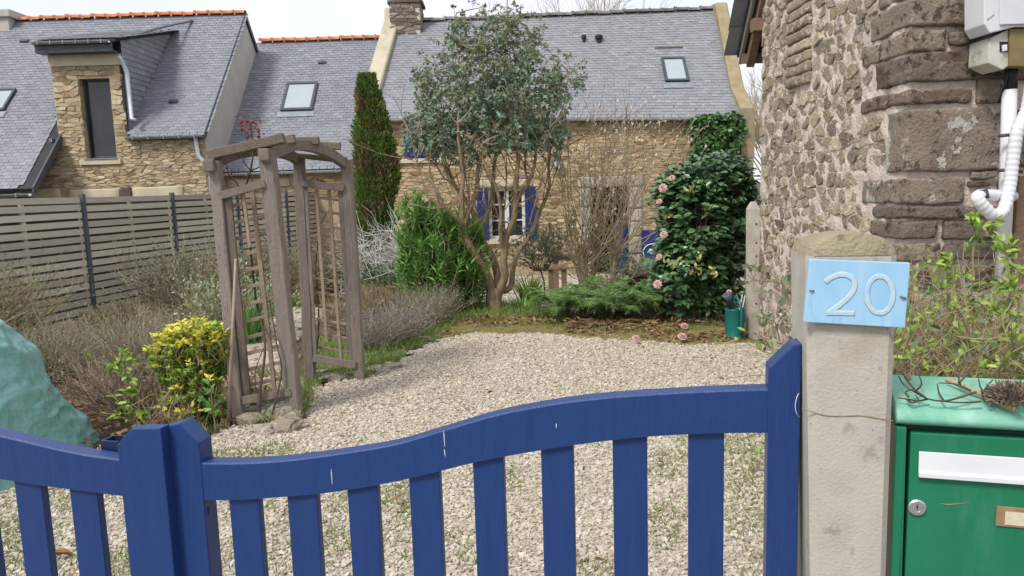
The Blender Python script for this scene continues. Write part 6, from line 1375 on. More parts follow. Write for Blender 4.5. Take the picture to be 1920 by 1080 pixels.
# --- camellia
ca_ = empty('camellia_bush', gp(1320, 600), 'dark glossy camellia bush with pink flowers against stone outbuilding', 'bush')
mb = MB(); pl_l, dl_l, nl_l = [], [], []; rg = random.Random(4); cb = ground_pt(2.05, 8.75)
CE = [(1320, 420, 95, 120, 270), (1340, 340, 84, 66, 180), (1280, 340, 55, 45, 70), (1300, 500, 92, 82, 210), (1360, 500, 62, 80, 130), (1272, 430, 42, 78, 100), (1250, 350, 34, 36, 40), (1262, 520, 36, 50, 60), (1390, 400, 38, 95, 110), (1275, 555, 55, 45, 60), (1350, 560, 60, 35, 60), (1395, 340, 28, 50, 50)]
for cx, cy_, rx, ry, n in CE:
    for k in range(n):
        v = Vector((rg.gauss(0, 1), rg.gauss(0, 1), rg.gauss(0, 1))).normalized() * rg.random() ** .33; p = P(cx + v.x * rx, cy_ + v.y * ry, 8.7 + v.z * rx * .0062)
        if p.z < .12 or p.x > 2.95 and p.y < 7.7: continue
        out = (p - Vector((cb.x, cb.y, p.z * .6))).normalized(); d = (out + Vector((rg.gauss(0, .3), rg.gauss(0, .3), rg.gauss(0, .25)))).normalized(); b0_ = p - d * .2
        if rg.random() < .2: mb.tube([cb + Vector((rg.gauss(0, .15), rg.gauss(0, .1), 0)), cb.lerp(b0_, .5) + Vector((0, 0, .12)), b0_, p], [.02, .014, .008, .004], 4)
        else: mb.tube([b0_, p], [.004, .003], 3)
        for j in range(8):
            t = j / 8; a = j * 2.4 + rg.random(); s = b0_.lerp(p, t); o_ = Vector((math.cos(a), math.sin(a), rg.gauss(.0, .3))); pl_l.append(tuple(s)); dl_l.append(tuple((o_ * .8 + d * .45 + Vector((0, 0, -.35))).normalized())); nl_l.append(tuple(out * .9 + Vector((rg.gauss(0, .35), rg.gauss(0, .35) - .25, .6))))
for k in range(7): x = 2.05 + rg.gauss(0, .25); mb.tube([Vector((x, 8.75, gz(x, 8.75))), Vector((x + rg.gauss(0, .1), 8.7, .4)), Vector((x + rg.gauss(0, .2), 8.7, 1.0))], [.028, .022, .015], 6)
mb.build('stems', M_bark2, ca_, fix=False)
n_ = len(pl_l); sc = .8 + .45 * NR.random(n_); leaves('leaf', M_cam, ca_, np.array(pl_l), np.array(dl_l), np.array(nl_l), .105 * sc, .058 * sc, 'oval', NR, 300)
pn_ = []
for x, y in ((1262, 490), (1255, 497), (1309, 478), (1300, 500), (1314, 498), (1250, 410), (1337, 508), (1330, 395), (1290, 350)): pn_.append(np.array(P(x, y, 8.05 if y > 450 else 8.2)) + NR.normal(size=(5, 3)) * .03)
pn_ = np.concatenate(pn_); n_ = len(pn_); leaves('yellowed_leaf', M_camy, ca_, pn_, rdir(NR, n_) + [0, -.4, -.4], rdir(NR, n_) + [0, -1, .5], np.full(n_, .075), np.full(n_, .035), 'oval', NR)
def bloom(nm, c, r_, nrm, parent):
    c = Vector(c); nrm = Vector(nrm).normalized(); t = nrm.orthogonal().normalized(); b = nrm.cross(t); pts, ds, ns, ls = [], [], [], []
    for ring, (cnt, tilt, f) in enumerate(((9, .15, 1.0), (8, .5, .85), (7, .9, .65), (5, 1.25, .45))):
        for k in range(cnt):
            a = 2 * math.pi * (k + ring * .5) / cnt; o_ = t * math.cos(a) + b * math.sin(a); d = o_ * math.cos(tilt) + nrm * math.sin(tilt); pts.append(tuple(c + o_ * .1 * r_ + nrm * r_ * .12 * ring)); ds.append(tuple(d)); ns.append(tuple(nrm * math.cos(tilt) - o_ * math.sin(tilt))); ls.append(r_ * f)
    ls = np.array(ls); me = leaf_mesh(nm, np.array(pts), np.array(ds), np.array(ns), ls, ls * .85, 'oval', NR)
    return link(nm, me, parent, M_pink)
for x, y, Y, r_ in ((1243, 353, 8.25, .05), (1260, 334, 8.3, .036), (1236, 378, 8.35, .034), (1245, 440, 8.25, .044), (1236, 482, 8.3, .036), (1233, 533, 8.2, .05), (1367, 548, 7.95, .03)):
    bloom('flower', P(x, y, Y), r_, (-.3 + R.uniform(-.3, .3), -1, .3), ca_)
for (x, y), r_, lab in (((1279, 632), .05, 'fallen pink camellia flower lying on moss at gravel edge'), ((1283, 612), .045, 'faded pink camellia flower lying higher up on the moss'), ((1192, 634), .04, 'brownish fallen camellia flower at gravel edge left of the pink one')):
    c = G(x, y, .09); tag(bloom('fallen_flower', c, r_, (.1, -.5, 1), None), lab, 'flower', 'fallen camellia flowers')

# --- ferns
fe = empty('fern_clump', gp(1120, 610), 'spreading green fern clump with dead brown fronds at its foot', 'fern')
mb = MB(); pl_l, dl_l, nl_l, ll_l = [], [], [], []; rg = random.Random(3); dead = []
def frond(b, az, L_, arch_, dst):
    d = Vector((math.cos(az), math.sin(az), 0)); pts = []
    for i in range(11):
        t = i / 10; pts.append(b + d * (L_ * (t * .85)) + Vector((0, 0, L_ * (arch_ * (t - .85 * t * t)))))
    mb.tube(pts, [.004 * (1 - .8 * i / 10) for i in range(11)], 3)
    for i in range(1, 30):
        t = i / 30; s = t * 10; k = int(s); p = pts[k].lerp(pts[k + 1], s - k); ax = (pts[k + 1] - pts[k]).normalized(); sd = ax.cross(Vector((0, 0, 1))).normalized(); ln = L_ * .26 * math.sin(math.pi * min(1, t * .9 + .14)) ** .8
        for sg in (-1, 1):
            pd = (sd * sg + ax * .45 + Vector((rg.gauss(0, .1), rg.gauss(0, .1), rg.gauss(-.15, .15)))).normalized(); nn_ = Vector((rg.gauss(0, .2), rg.gauss(0, .2), 1)); ps = pd.cross(nn_).normalized(); m_ = max(3, int(ln / .017))
            for q in range(m_):
                f = (q + .5) / m_; w_ = ln * .30 * (1 - f * .85) + .005
                for s2 in (-1, 1): dst[0].append(tuple(p + pd * (ln * f))); dst[1].append(tuple(ps * s2 + pd * .7)); dst[2].append(tuple(nn_)); dst[3].append(w_)
live = (pl_l, dl_l, nl_l, ll_l); dd = ([], [], [], [])
for x, y, n in ((1060, 600, 15), (1090, 605, 17), (1125, 606, 18), (1160, 606, 18), (1195, 606, 17), (1222, 600, 16), (1040, 608, 10), (1140, 590, 14), (1100, 588, 13), (1180, 588, 14)):
    b = gp(x, y) + Vector((0, 0, .08))
    for k in range(n): frond(b + Vector((rg.gauss(0, .05), rg.gauss(0, .05), 0)), rg.uniform(0, 6.28), rg.uniform(.34, .58), rg.uniform(1.0, 2.5), live)
for k in range(22): frond(gp(rg.uniform(1045, 1200), rg.uniform(608, 620)) + Vector((0, 0, .07)), rg.uniform(3.5, 6), rg.uniform(.15, .3), rg.uniform(.1, .4), dd)
mb.build('stems', M_olive, fe, fix=False)
ll = np.array(ll_l); leaves('fronds', M_fern, fe, np.array(pl_l), np.array(dl_l), np.array(nl_l), ll, np.maximum(ll * .42, .004), 'tiny', NR)
ll = np.array(dd[3]); leaves('dead_fronds', M_litter, fe, np.array(dd[0]), np.array(dd[1]), np.array(dd[2]), ll, np.maximum(ll * .42, .004), 'tiny', NR)

# --- bare magnolia with buds
mg = empty('magnolia_shrub', gp(1130, 560), 'bare many stemmed magnolia shrub with pale pink buds before doorway', 'shrub')
mb = MB(); tips = []; rg = random.Random(21); YM = 10.6
for px0, py0, ns in ((1100, 540, 14), (1115, 545, 16), (1148, 545, 18), (1093, 545, 10)):
    b = P(px0, py0, YM); b.z = gz(b.x, b.y) - .05
    # a short trunk that breaks into whips
    top0 = P(px0 + (px0 - 1120) * .4, 470, YM + rg.uniform(-.2, .2)); q = smoothpath([b, b.lerp(top0, .5) + Vector((rg.gauss(0, .03), 0, 0)), top0], 4); mb.tube(q, [lerp(.040, .024, i / (len(q) - 1)) for i in range(len(q))], 6)
    for k in range(ns):
        st_ = q[rg.randrange(3, len(q))]; ex, ey = rg.gauss(1165, 80), rg.uniform(190, 350); ex = max(1030, min(1300, ex + (px0 - 1120) * .8)); e = P(ex, ey, YM + rg.gauss(0, .6))
        m1 = st_.lerp(e, .33) + Vector((rg.gauss(0, .09) + (e.x - st_.x) * .10, rg.gauss(0, .1), -.05)); m2 = st_.lerp(e, .68) + Vector((rg.gauss(0, .07) + (e.x - st_.x) * .07, rg.gauss(0, .1), 0))
        w_ = smoothpath([st_, m1, m2, e], 5); w_ = [p + Vector(noise.noise_vector(p * 7)) * .018 for p in w_]; mb.tint = rg.random()
        mb.tube(w_, [lerp(.011, .0022, (i / (len(w_) - 1)) ** .8) for i in range(len(w_))], 5); tips.append(w_[len(w_) // 2:])
        for j in range(rg.randint(6, 9)):
            i = rg.randrange(4, len(w_) - 1); p = w_[i]; d = ((w_[i + 1] - w_[i]).normalized() + Vector((rg.gauss(0, .8), rg.gauss(0, .7), rg.gauss(.1, .35)))).normalized(); L_ = rg.uniform(.25, .65); p1 = p + d * L_ * .5; d2 = (d + Vector((rg.gauss(0, .25), rg.gauss(0, .25), .3))).normalized(); p2 = p1 + d2 * L_ * .5
            mb.tube([p, p1, p2], [.0042, .0032, .002], 3); tips.append([p1, p2])
    for k in range(14):   # tangle low down
        st_ = q[rg.randrange(2, len(q))]; d = Vector((rg.gauss(0, .8), rg.gauss(0, .6), rg.gauss(.35, .4))).normalized(); L_ = rg.uniform(.4, .9); p1 = st_ + d * L_ * .5; p2 = p1 + (d + Vector((rg.gauss(0, .4), rg.gauss(0, .4), .4))).normalized() * L_ * .5; mb.tube(smoothpath([st_, p1, p2], 3), .006, 4)
mb.tint = 0; mb.build('stems', M_bark3, mg, fix=False)
pn, dn = np.array([tuple(t[-1]) for t in tips]), np.array([tuple((t[-1] - t[-2]).normalized()) for t in tips]); n_ = len(pn)
leaves('buds', M_bud, mg, np.repeat(pn, 2, 0), np.repeat(dn, 2, 0) + .25 * rdir(NR, 2 * n_), rdir(NR, 2 * n_), np.full(2 * n_, .058), np.full(2 * n_, .022), 'lance', NR)
bl = leaf_mesh('blossom', np.array([tuple(P(1240, 228, 10.3))] * 9), rdir(NR, 9) * [1, .5, 1], rdir(NR, 9), np.full(9, .075), np.full(9, .02), 'lance', NR); link('blossom', bl, mg, M_bud); 
pn, dn = along(tips, 420, rg, 0); leaves('buds', M_bud, mg, pn, dn + .6 * rdir(NR, 420), rdir(NR, 420), np.full(420, .034), np.full(420, .015), 'lance', NR)

# --- cypress
cy_o = empty('cypress_tree', P(706, 500, 13.0), 'tall narrow dark green cypress with brown patches beside low house', 'tree')
YC_ = 13.0; n_ = 26000; hgt = NR.random(n_); prof_y = [140, 160, 180, 220, 260, 300, 350, 400, 450, 505]; prof_l = [684, 676, 670, 667, 664, 662, 664, 668, 672, 680]; prof_r = [700, 712, 716, 726, 735, 746, 746, 738, 736, 730]
py = 140 + 360 * hgt ** .9; L_ = np.interp(py, prof_y, prof_l); R_ = np.interp(py, prof_y, prof_r); an = NR.random(n_) * 6.283; rr = np.sqrt(.35 + .65 * NR.random(n_))
lob = np.array([1 + .20 * noise.noise(Vector((math.cos(a) * 1.5, math.sin(a) * 1.5, h_ * 9))) + .20 * noise.noise(Vector((math.cos(a) * 4, math.sin(a) * 4, h_ * 26))) for a, h_ in zip(an, hgt)])
pxs = (L_ + R_) / 2 + (R_ - L_) / 2 * np.cos(an) * rr * lob; ydep = YC_ + (R_ - L_) / 2 * .0093 * np.sin(an) * rr * lob
# the two tips
tipm = py < 175; pxs = np.where(tipm, np.where(NR.random(n_) < .5, 680, 697) + (pxs - (L_ + R_) / 2) * .5, pxs)
pn = np.array([tuple(P(a, b, c)) for a, b, c in zip(pxs, py, ydep)]); out = np.stack([np.cos(an), np.sin(an), np.full(n_, 1.3)], 1)
bro = np.array([noise.noise(Vector(p) * 2.6) for p in pn]) + np.where((py > 200) & (py < 330), .10, -.08) + .16 * NR.normal(size=n_) > .20
d = out + .5 * rdir(NR, n_); ln = .035 + .055 * NR.random(n_)
for nm, mm, sel in (('crown', M_cyp, ~bro), ('brown_foliage', M_cypb, bro)): leaves(nm, mm, cy_o, pn[sel], d[sel], rdir(NR, sel.sum()), ln[sel], ln[sel] * .42, 'tiny', NR)
a, b = P(706, 520, YC_), P(692, 170, YC_); mb = MB(); mb.tube([a, a.lerp(b, .5), b], [.09, .06, .01], 7); mb.build('trunk', M_bark2, cy_o)

# --- ivy on the corner of the main house
iv = empty('ivy', P(1345, 290, 16.9), 'thick green ivy climbing right corner of house under gutter', 'ivy')
n_ = 7500; pxs = 1270 + 145 * NR.random(n_); pys = 200 + 170 * NR.random(n_); ed = np.array([noise.noise(Vector((x * .035, y * .035, 1))) + .6 * noise.noise(Vector((x * .11, y * .11, 4))) for x, y in zip(pxs, pys)])
sel = (pxs > 1299 + 24 * ed + np.maximum(0, pys - 270) * -.25) & (pys > 213 + 5 * ed) & (pxs < 1392 + 16 * ed); pxs, pys = pxs[sel], pys[sel]; n_ = len(pxs)
pn = np.array([tuple(P(a, b, 16.93 - .34 * abs(noise.noise(Vector((a * .03, b * .03, 7)))) - .16 * R.random())) for a, b in zip(pxs, pys)])
d = rdir(NR, n_) * [1, .6, .8] + [0, -.2, -.4]; ln = .05 + .07 * NR.random(n_); leaves('foliage', M_ivy, iv, pn, d, rdir(NR, n_) * .8 + [0, -1, .5], ln, ln * .75, 'oval', NR)
mb = MB(); [mb.tube(smoothpath([P(x, 500, 16.93), P(x + 8, 400, 16.93), P(x + R.uniform(-20, 20), 300, 16.93), P(x + R.uniform(-30, 30), 222, 16.93)], 3), .015, 5) for x in (1310, 1335, 1360, 1380)]; mb.build('stems', M_bark2, iv)

# --- shrubs along the fence, back to front
SG = 'shrubs along slat fence'
shrub('twiggy_shrub', 'olive twiggy shrub at far left between tarpaulin and fence', 'shrub', ground_pt(-5.6, 7.8), 1.0, .7, 190, .005, M_olive, [(M_gg, 4600, .035, .016, 'lance', .55), (M_rust, 1500, .03, .012, 'lance', .3)], SG, 3, .16, 31, [ground_pt(-6.2, 7.6), ground_pt(-5.5, 8.0), ground_pt(-5.4, 7.0)])
shrub('heather_mound', 'purplish brown clipped heather mound right of the tarpaulin', 'heather', ground_pt(-4.2, 7.1), .44, 1.3, 330, .0032, M_heath, [(M_rust, 7000, .022, .009, 'lance', .5), (M_gg, 2600, .022, .009, 'lance', .35), (M_sil, 3000, .018, .008, 'lance', .6)], SG, 3, .15, 32, [ground_pt(-4.7, 7.3), ground_pt(-4.0, 7.5), ground_pt(-4.3, 6.7), ground_pt(-3.5, 6.9)])
shrub('heather_mound', 'tan heather mound against foot of fence behind purplish mound', 'heather', ground_pt(-4.6, 9.4), .34, 1.2, 200, .004, M_olive, [(M_gg, 2200, .026, .011, 'lance', .4), (M_rust, 6000, .026, .011, 'lance', .4)], SG, 3, .15, 33, [ground_pt(-5.0, 9.2), ground_pt(-4.3, 9.3), ground_pt(-4.0, 8.6)])
shrub('twiggy_shrub', 'low brown bramble of bare twigs in front of heather mound', 'shrub', ground_pt(-3.2, 5.9), .36, 1.3, 150, .004, M_twig, [(M_rust, 900, .025, .011, 'lance', .4)], SG, 2, .22, 34, [ground_pt(-3.4, 6.0), ground_pt(-3.0, 5.6), ground_pt(-2.8, 6.1)])
shrub('twiggy_shrub', 'grey green thinly leaved shrub before second fence bay', 'shrub', ground_pt(-4.35, 9.6), 1.0, .6, 80, .006, M_twig, [(M_gg, 2000, .036, .017, 'lance', .5), (M_rust, 700, .03, .012, 'lance', .4)], SG, 3, .16, 35, [ground_pt(-4.6, 9.7), ground_pt(-4.2, 9.5)])
shrub('dense_shrub', 'dark grey green dense shrub left of arbor along fence', 'shrub', ground_pt(-4.2, 11.2), 1.0, .6, 90, .008, M_bark3, [(M_dg, 4200, .045, .022, 'lance', .35), (M_gg, 1300, .04, .02, 'lance', .6)], SG, 3, .14, 36, [ground_pt(-4.5, 11.0), ground_pt(-4.0, 11.4), ground_pt(-3.7, 11.9), ground_pt(-3.4, 12.6)])
shrub('variegated_shrub', 'pale variegated shrub seen through the left arbor lattice', 'shrub', ground_pt(-3.3, 8.8), .72, .6, 70, .005, M_olive, [(M_vari, 3200, .04, .02, 'oval', .3)], SG, 2, .14, 37, [ground_pt(-3.5, 8.8), ground_pt(-3.1, 8.9), ground_pt(-3.2, 8.3)])
shrub('brown_hedge', 'brown dormant hedge bush right of arbor below cypress', 'hedge', ground_pt(-2.6, 13.0), 1.0, .5, 130, .006, M_twig, [(M_rust, 2600, .035, .015, 'lance', .3), (M_gg, 900, .03, .015, 'lance', .5)], None, 3, .16, 38, [ground_pt(-3.0, 13.0), ground_pt(-2.5, 12.8), ground_pt(-3.3, 13.4)])
shrub('lichen_shrub', 'pale lichen covered bare shrub right of the cypress', 'shrub', ground_pt(-1.75, 12.2), 1.55, .5, 60, .009, M_pale, None, None, 13, .42, 39, [ground_pt(-1.9, 12.2), ground_pt(-1.5, 12.3)], 8)
shrub('undergrowth_shrub', 'dark green undergrowth bush at foot of cypress', 'bush', ground_pt(-2.2, 11.9), .65, .7, 70, .006, M_bark2, [(M_ivy, 2200, .05, .028, 'oval', .2)], None, 2, .2, 40, [ground_pt(-2.3, 11.9), ground_pt(-2.0, 11.6)])
shrub('straw_grass_clump', 'dry straw coloured grass clump right of the arbor', 'grass clump', ground_pt(-1.75, 8.3), .56, .5, 330, .0032, M_straw, None, None, 1, .12, 41, [ground_pt(-1.9, 8.2), ground_pt(-1.6, 8.6), ground_pt(-1.75, 9.1)])
shrub('lavender_bush', 'grey dormant lavender bush nearest the rear arbor post', 'lavender', ground_pt(-1.35, 7.75), .42, 1.0, 260, .003, M_grey, [(M_sil, 3600, .03, .008, 'lance', .4)], 'lavender bushes by the grass strip', 2, .14, 42, [ground_pt(-1.45, 7.6), ground_pt(-1.25, 8.0)])
shrub('lavender_bush', 'brownish dormant lavender bush towards the oleander', 'lavender', ground_pt(-1.15, 8.8), .45, 1.0, 260, .003, M_heath, [(M_sil, 2000, .03, .008, 'lance', .5), (M_rust, 900, .03, .008, 'lance', .4)], 'lavender bushes by the grass strip', 2, .14, 43, [ground_pt(-1.25, 8.7), ground_pt(-1.0, 9.1)])
# strap leaved plants
def strap(label, base, n, L0, L1, m_, seed, wid=.02, nm='strap_leaved_plant'):
    rg2 = np.random.default_rng(seed); o = empty(nm, base, label, 'plant', 'strap leaved plants'); a = rg2.random(n) * 6.28; t = .15 + .5 * rg2.random(n); d = np.stack([np.cos(a) * t, np.sin(a) * t, np.ones(n)], 1); nn = np.stack([-np.cos(a), -np.sin(a), .3 + 0 * a], 1); ln = L0 + (L1 - L0) * rg2.random(n)
    pn = np.array(base) + np.stack([np.cos(a), np.sin(a), 0 * a], 1) * (rg2.random((n, 1)) * .14); leaves('leaves', m_, o, pn, d, nn, ln, np.full(n, wid), 'blade', rg2); return o
strap('green strap leaved clump behind left arbor lattice', ground_pt(-2.95, 8.2), 70, .45, .75, M_ole, 1, .03); strap('green strap leaved clump right of eucalyptus trunk', ground_pt(.25, 10.6), 110, .4, .65, M_choig, 2, .025); strap('low rosette of green blades at the foot of eucalyptus trunk', ground_pt(.12, 9.75), 45, .2, .32, M_ole, 3, .03)
strap('small green plant tucked between the rear arbor posts', ground_pt(-1.45, 6.75), 40, .1, .2, M_ole, 4, .018)

# --- standard shrub with thin trunk, shrub behind fern
sn = empty('standard_shrub', gp(1018, 562), 'small grey green shrub on thin bare trunk right of eucalyptus', 'shrub')
mb = MB(); tips = []; rg = random.Random(77); b = gp(1018, 560); hd = P(1012, 505, 10.4); mb.tube(smoothpath([b, P(1021, 535, b.y), P(1013, 505, b.y)], 4), .012, 6); bb = P(1013, 508, b.y); stems_fan(mb, bb, 46, .62, 1.5, .005, rg, .25, 4, 2, tips); mb.tint = 0; mb.build('trunk', M_bark2, sn)
pn, dn = along(tips, 2600, rg, .1); leaves('crown', M_gg, sn, pn + NR.normal(size=pn.shape) * .02, dn + .9 * rdir(NR, 2600), rdir(NR, 2600), np.full(2600, .045), np.full(2600, .018), 'lance', NR)
shrub('leafy_shrub', 'loose yellow green shrub growing around the magnolia stems', 'shrub', gp(1180, 545), .75, .9, 50, .006, M_olive, [(M_vari, 900, .06, .022, 'lance', .3), (M_choig, 500, .06, .022, 'lance', .3)], None, 2, .2, 51, [gp(1160, 548), gp(1200, 548)])

# --- yellow shrub beside the arbor
ch2 = empty('yellow_shrub', gp(355, 795), 'bright yellow topped evergreen shrub left of arbor posts', 'shrub')
mb = MB(); rg = random.Random(15); A_, B_ = ([], [], []), ([], [], [])
for cx, cy_2, rx, ry, n, yl in ((365, 635, 70, 38, 290, .88), (392, 665, 50, 50, 210, .5), (335, 680, 52, 52, 220, .34), (365, 720, 60, 48, 200, .12), (298, 660, 26, 34, 46, .6), (385, 765, 44, 38, 90, .3), (335, 770, 48, 36, 70, .2)):
    for k in range(n):
        v = Vector((rg.gauss(0, 1), rg.gauss(0, 1), rg.gauss(0, 1))).normalized() * rg.random() ** .4; p = P(cx + v.x * rx, cy_2 + v.y * ry, 5.35 + v.z * rx * .0042); up = Vector((rg.gauss(0, .4), rg.gauss(0, .4) - .2, 1)).normalized()
        yel = rg.random() < yl and v.y < .35; dst = A_ if yel else B_; b0_ = Vector((P(350, 800, 5.4).x + rg.gauss(0, .12), 5.4 + rg.gauss(0, .1), .02))
        if rg.random() < .07: mb.tint = rg.random(); mb.tube([b0_, b0_.lerp(p, .5) + Vector((0, 0, -.04)), p], [.008, .006, .003], 4)
        else: mb.tube([p - up * .1, p], .003, 3)
        for j in range(9):
            a = j * .85 + rg.random() * .5; o_ = Vector((math.cos(a), math.sin(a), rg.gauss(.25, .25))); dst[0].append(tuple(p + up * rg.uniform(-.03, .01))); dst[1].append(tuple(o_ + up * .3)); dst[2].append(tuple(up))
mb.tint = 0; mb.build('stems', M_olive, ch2, fix=False)
for nm, m_, dst in (('yellow_leaf', M_choi, A_), ('green_leaf', M_choig, B_)):
    n_ = len(dst[0]); sc = .7 + .6 * NR.random(n_); leaves(nm, m_, ch2, np.array(dst[0]), np.array(dst[1]), np.array(dst[2]), .042 * sc, .019 * sc, 'oval', NR, 220)
def sapling(label, pts, n, ln, m_, seed, leafw=.5, base=None):
    rg2 = random.Random(seed); o = empty('leafy_sapling', base or P(*pts[0]), label, 'plant', 'leafy saplings'); mb = MB(); w_ = smoothpath([P(*p) for p in pts], 4); sr_0 = .0016 * pts[0][2] if pts[0][2] < 4 else .007; mb.tube(w_, [lerp(sr_0, sr_0 * .4, i / (len(w_) - 1)) for i in range(len(w_))], 5); tips = [w_[len(w_) // 4:]]
    for k in range(7): i = rg2.randrange(len(w_) // 3, len(w_)); p = w_[i]; hs_ = .016 * max(pts[0][2], 1.5); q = p + Vector((rg2.gauss(0, hs_), rg2.gauss(0, hs_), rg2.gauss(hs_ * .6, hs_ * .6))); mb.tube([p, q], sr_0 * .4, 3); tips.append([p, q])
    mb.build('stem', M_olive, o); pn, dn = along(tips, n, rg2, 0); leaves('leaves', m_, o, pn, dn + 1.2 * rdir(NR, n), rdir(NR, n) + [0, -.3, 1], np.full(n, ln) * (.7 + .6 * NR.random(n)), np.full(n, ln * leafw), 'oval', NR); return o

sapling('thin leafy green sapling in front of the heather mound', [(262, 800, 5.2), (258, 740, 5.2), (235, 700, 5.2), (215, 682, 5.2)], 75, .06, M_choig, 61); sapling('low green sapling beside the blue gate top', [(268, 805, 5.0), (250, 780, 5.0), (232, 765, 5.0)], 60, .055, M_choig, 62)
sapling('leggy sapling with yellow leaf tufts under the yellow shrub', [(330, 815, 5.1), (335, 790, 5.1), (345, 770, 5.1)], 34, .05, M_choi, 63); sapling('slim green shoot left of front arbor post', [(405, 810, 5.1), (400, 770, 5.1), (395, 735, 5.1)], 50, .055, M_ole, 64)
sh2 = shrub('bare_rose_stems', 'cluster of pruned tan stems in front of the yellow shrub', 'shrub', gp(330, 812), .3, .9, 14, .007, M_lath, None, None, 2, .1, 65, [gp(310, 812), gp(345, 815)])

# --- tangle behind the mailbox
wt = empty('ivy_tangle', (1.25, 2.0, 0), 'tangle of dry grass and green shoots behind mailbox and gatepost', 'undergrowth')
mb = MB(); tips = []; rg = random.Random(90)
for k in range(2600):
    y = rg.uniform(1.75, 2.7); x = y * .46 + rg.uniform(0, 1.1); b = Vector((x, y, rg.uniform(.7, 1.1))); d = Vector((rg.gauss(0, .55), rg.gauss(0, .55), rg.gauss(.45, .5))).normalized(); L_ = rg.uniform(.2, .5); pts = [b]
    for s in range(4): d = (d + Vector((rg.gauss(0, .3), rg.gauss(0, .3), rg.gauss(-.08, .2)))).normalized(); pts.append(pts[-1] + d * L_ / 4)
    top = 1.42 + .10 * noise.noise(Vector((x * 3, y * 3, 0)))
    if max(p.z for p in pts) > top: continue
    mb.tint = rg.random(); mb.tube(pts, [.0019, .0017, .0015, .0012, .0008], 3); tips.append(pts)
for k in range(90):
    y = rg.uniform(1.8, 2.6); x = y * .48 + rg.uniform(0, 1.0); mb.tint = rg.random(); mb.tube([(x, y, 0), (x + rg.gauss(0, .05), y, .4), (x + rg.gauss(0, .1), y + rg.gauss(0, .05), 1.05)], [.009, .007, .004], 4)
mb.tint = 0; mb.build('dry_stems', M_straw, wt, fix=False)
pn, dn = along(tips, 9000, rg, .2); pn = pn[(pn[:, 2] + .3 * NR.random(9000)) > 1.22]; n_ = len(pn); leaves('leaves', M_choig, wt, pn, rdir(NR, n_) + [0, 0, .4], rdir(NR, n_) + [0, -.4, .8], .014 + .02 * NR.random(n_), .008 + .009 * NR.random(n_), 'oval', NR, 0)
pn, dn = along(tips, 2600, rg, .1); leaves('dull_leaves', M_gg, wt, pn, dn + 1.1 * rdir(NR, 2600), rdir(NR, 2600) + [0, -.4, .8], .018 + .03 * NR.random(2600), .009 + .012 * NR.random(2600), 'oval', NR, 0)
pn, dn = along(tips, 7000, rg, 0); leaves('dry_blades', M_straw, wt, pn, dn + 1.3 * rdir(NR, 7000), rdir(NR, 7000), .05 + .08 * NR.random(7000), np.full(7000, .0026), 'blade', NR, 0)
for lab, pts in (('tall green shoot standing up before the stone corner', [(1825, 520, 1.9), (1824, 480, 1.9), (1828, 440, 1.9), (1822, 418, 1.9)]), ('green shoot rising before the white pipe', [(1888, 530, 1.8), (1890, 490, 1.8), (1886, 465, 1.8)]), ('green sprig growing above number plate edge', [(1785, 560, 1.9), (1788, 510, 1.9), (1780, 485, 1.9)]), ('leafy shoot at the right edge above the branch', [(1890, 640, 1.75), (1880, 600, 1.75), (1895, 570, 1.75), (1905, 545, 1.75)])):
    sapling(lab, pts, 60, .024, M_choig, len(lab), .45)
# shoots at the foot of the outbuilding wall left of the gatepost
sapling('pale leafy shoot against outbuilding wall beside concrete stake', [(1462, 640, 6.6), (1455, 610, 6.6), (1448, 585, 6.6)], 36, .065, M_vari, 71); sapling('thin twig with two grey leaves across concrete stake', [(1500, 540, 5.9), (1460, 530, 6.2), (1415, 525, 7.3), (1402, 515, 7.35)], 14, .10, M_gg, 72, .4)
sapling('grey leaved sprig growing between wall and gatepost', [(1500, 560, 4.2), (1480, 545, 4.3), (1465, 560, 4.4)], 16, .06, M_gg, 73)

# --- bare trees beyond the houses
def bare_tree(label, base, h, seed, spread_=.4, n=9, r=.05):
    rg2 = random.Random(seed); o = empty('bare_tree', base, label, 'tree', 'bare trees beyond the roofs'); mb = MB(); base = Vector(base); mb.tube([base, base + Vector((0, 0, h * .45))], [r * 2.2, r * 1.6], 7); tr = mb.build('trunk', M_bark3, o); mb = MB()
    def rec(p, d, L_, r_, lv):
        pts = [p]
        for s in range(3): d = (d + Vector((rg2.gauss(0, .14), rg2.gauss(0, .14), rg2.gauss(.05, .1)))).normalized(); pts.append(pts[-1] + d * L_ / 3)
        mb.tube(pts, [r_, r_ * .85, r_ * .7, r_ * .5], 4)
        if lv:
            for k in range(4): rec(pts[rg2.randrange(1, 4)], (d + Vector((rg2.gauss(0, spread_), rg2.gauss(0, spread_), rg2.gauss(.1, .2)))).normalized(), L_ * rg2.uniform(.5, .75), r_ * .5, lv - 1)
    for k in range(n): rec(base + Vector((0, 0, h * rg2.uniform(.3, .45))), Vector((rg2.gauss(0, spread_), rg2.gauss(0, spread_), 1)).normalized(), h * .33, r * .6, 3)
    mb.build('crown', M_bark3, o, fix=False); return o
bare_tree('bare tree crown just showing above grey roof ridge', (2.9, 30, -.3), 10.1, 1, .35, 9, .05); bare_tree('distant bare tree in gap between house and outbuilding', (13.5, 38, -.3), 7.4, 3, .45, 14, .07); bare_tree('smaller bare tree low in gap left of stone outbuilding', (10.6, 31, -.3), 5.4, 4, .5, 14, .06); bare_tree('faint bare tree top left of taller one over ridge', (.0, 33, -.3), 9.9, 6, .3, 6, .04)

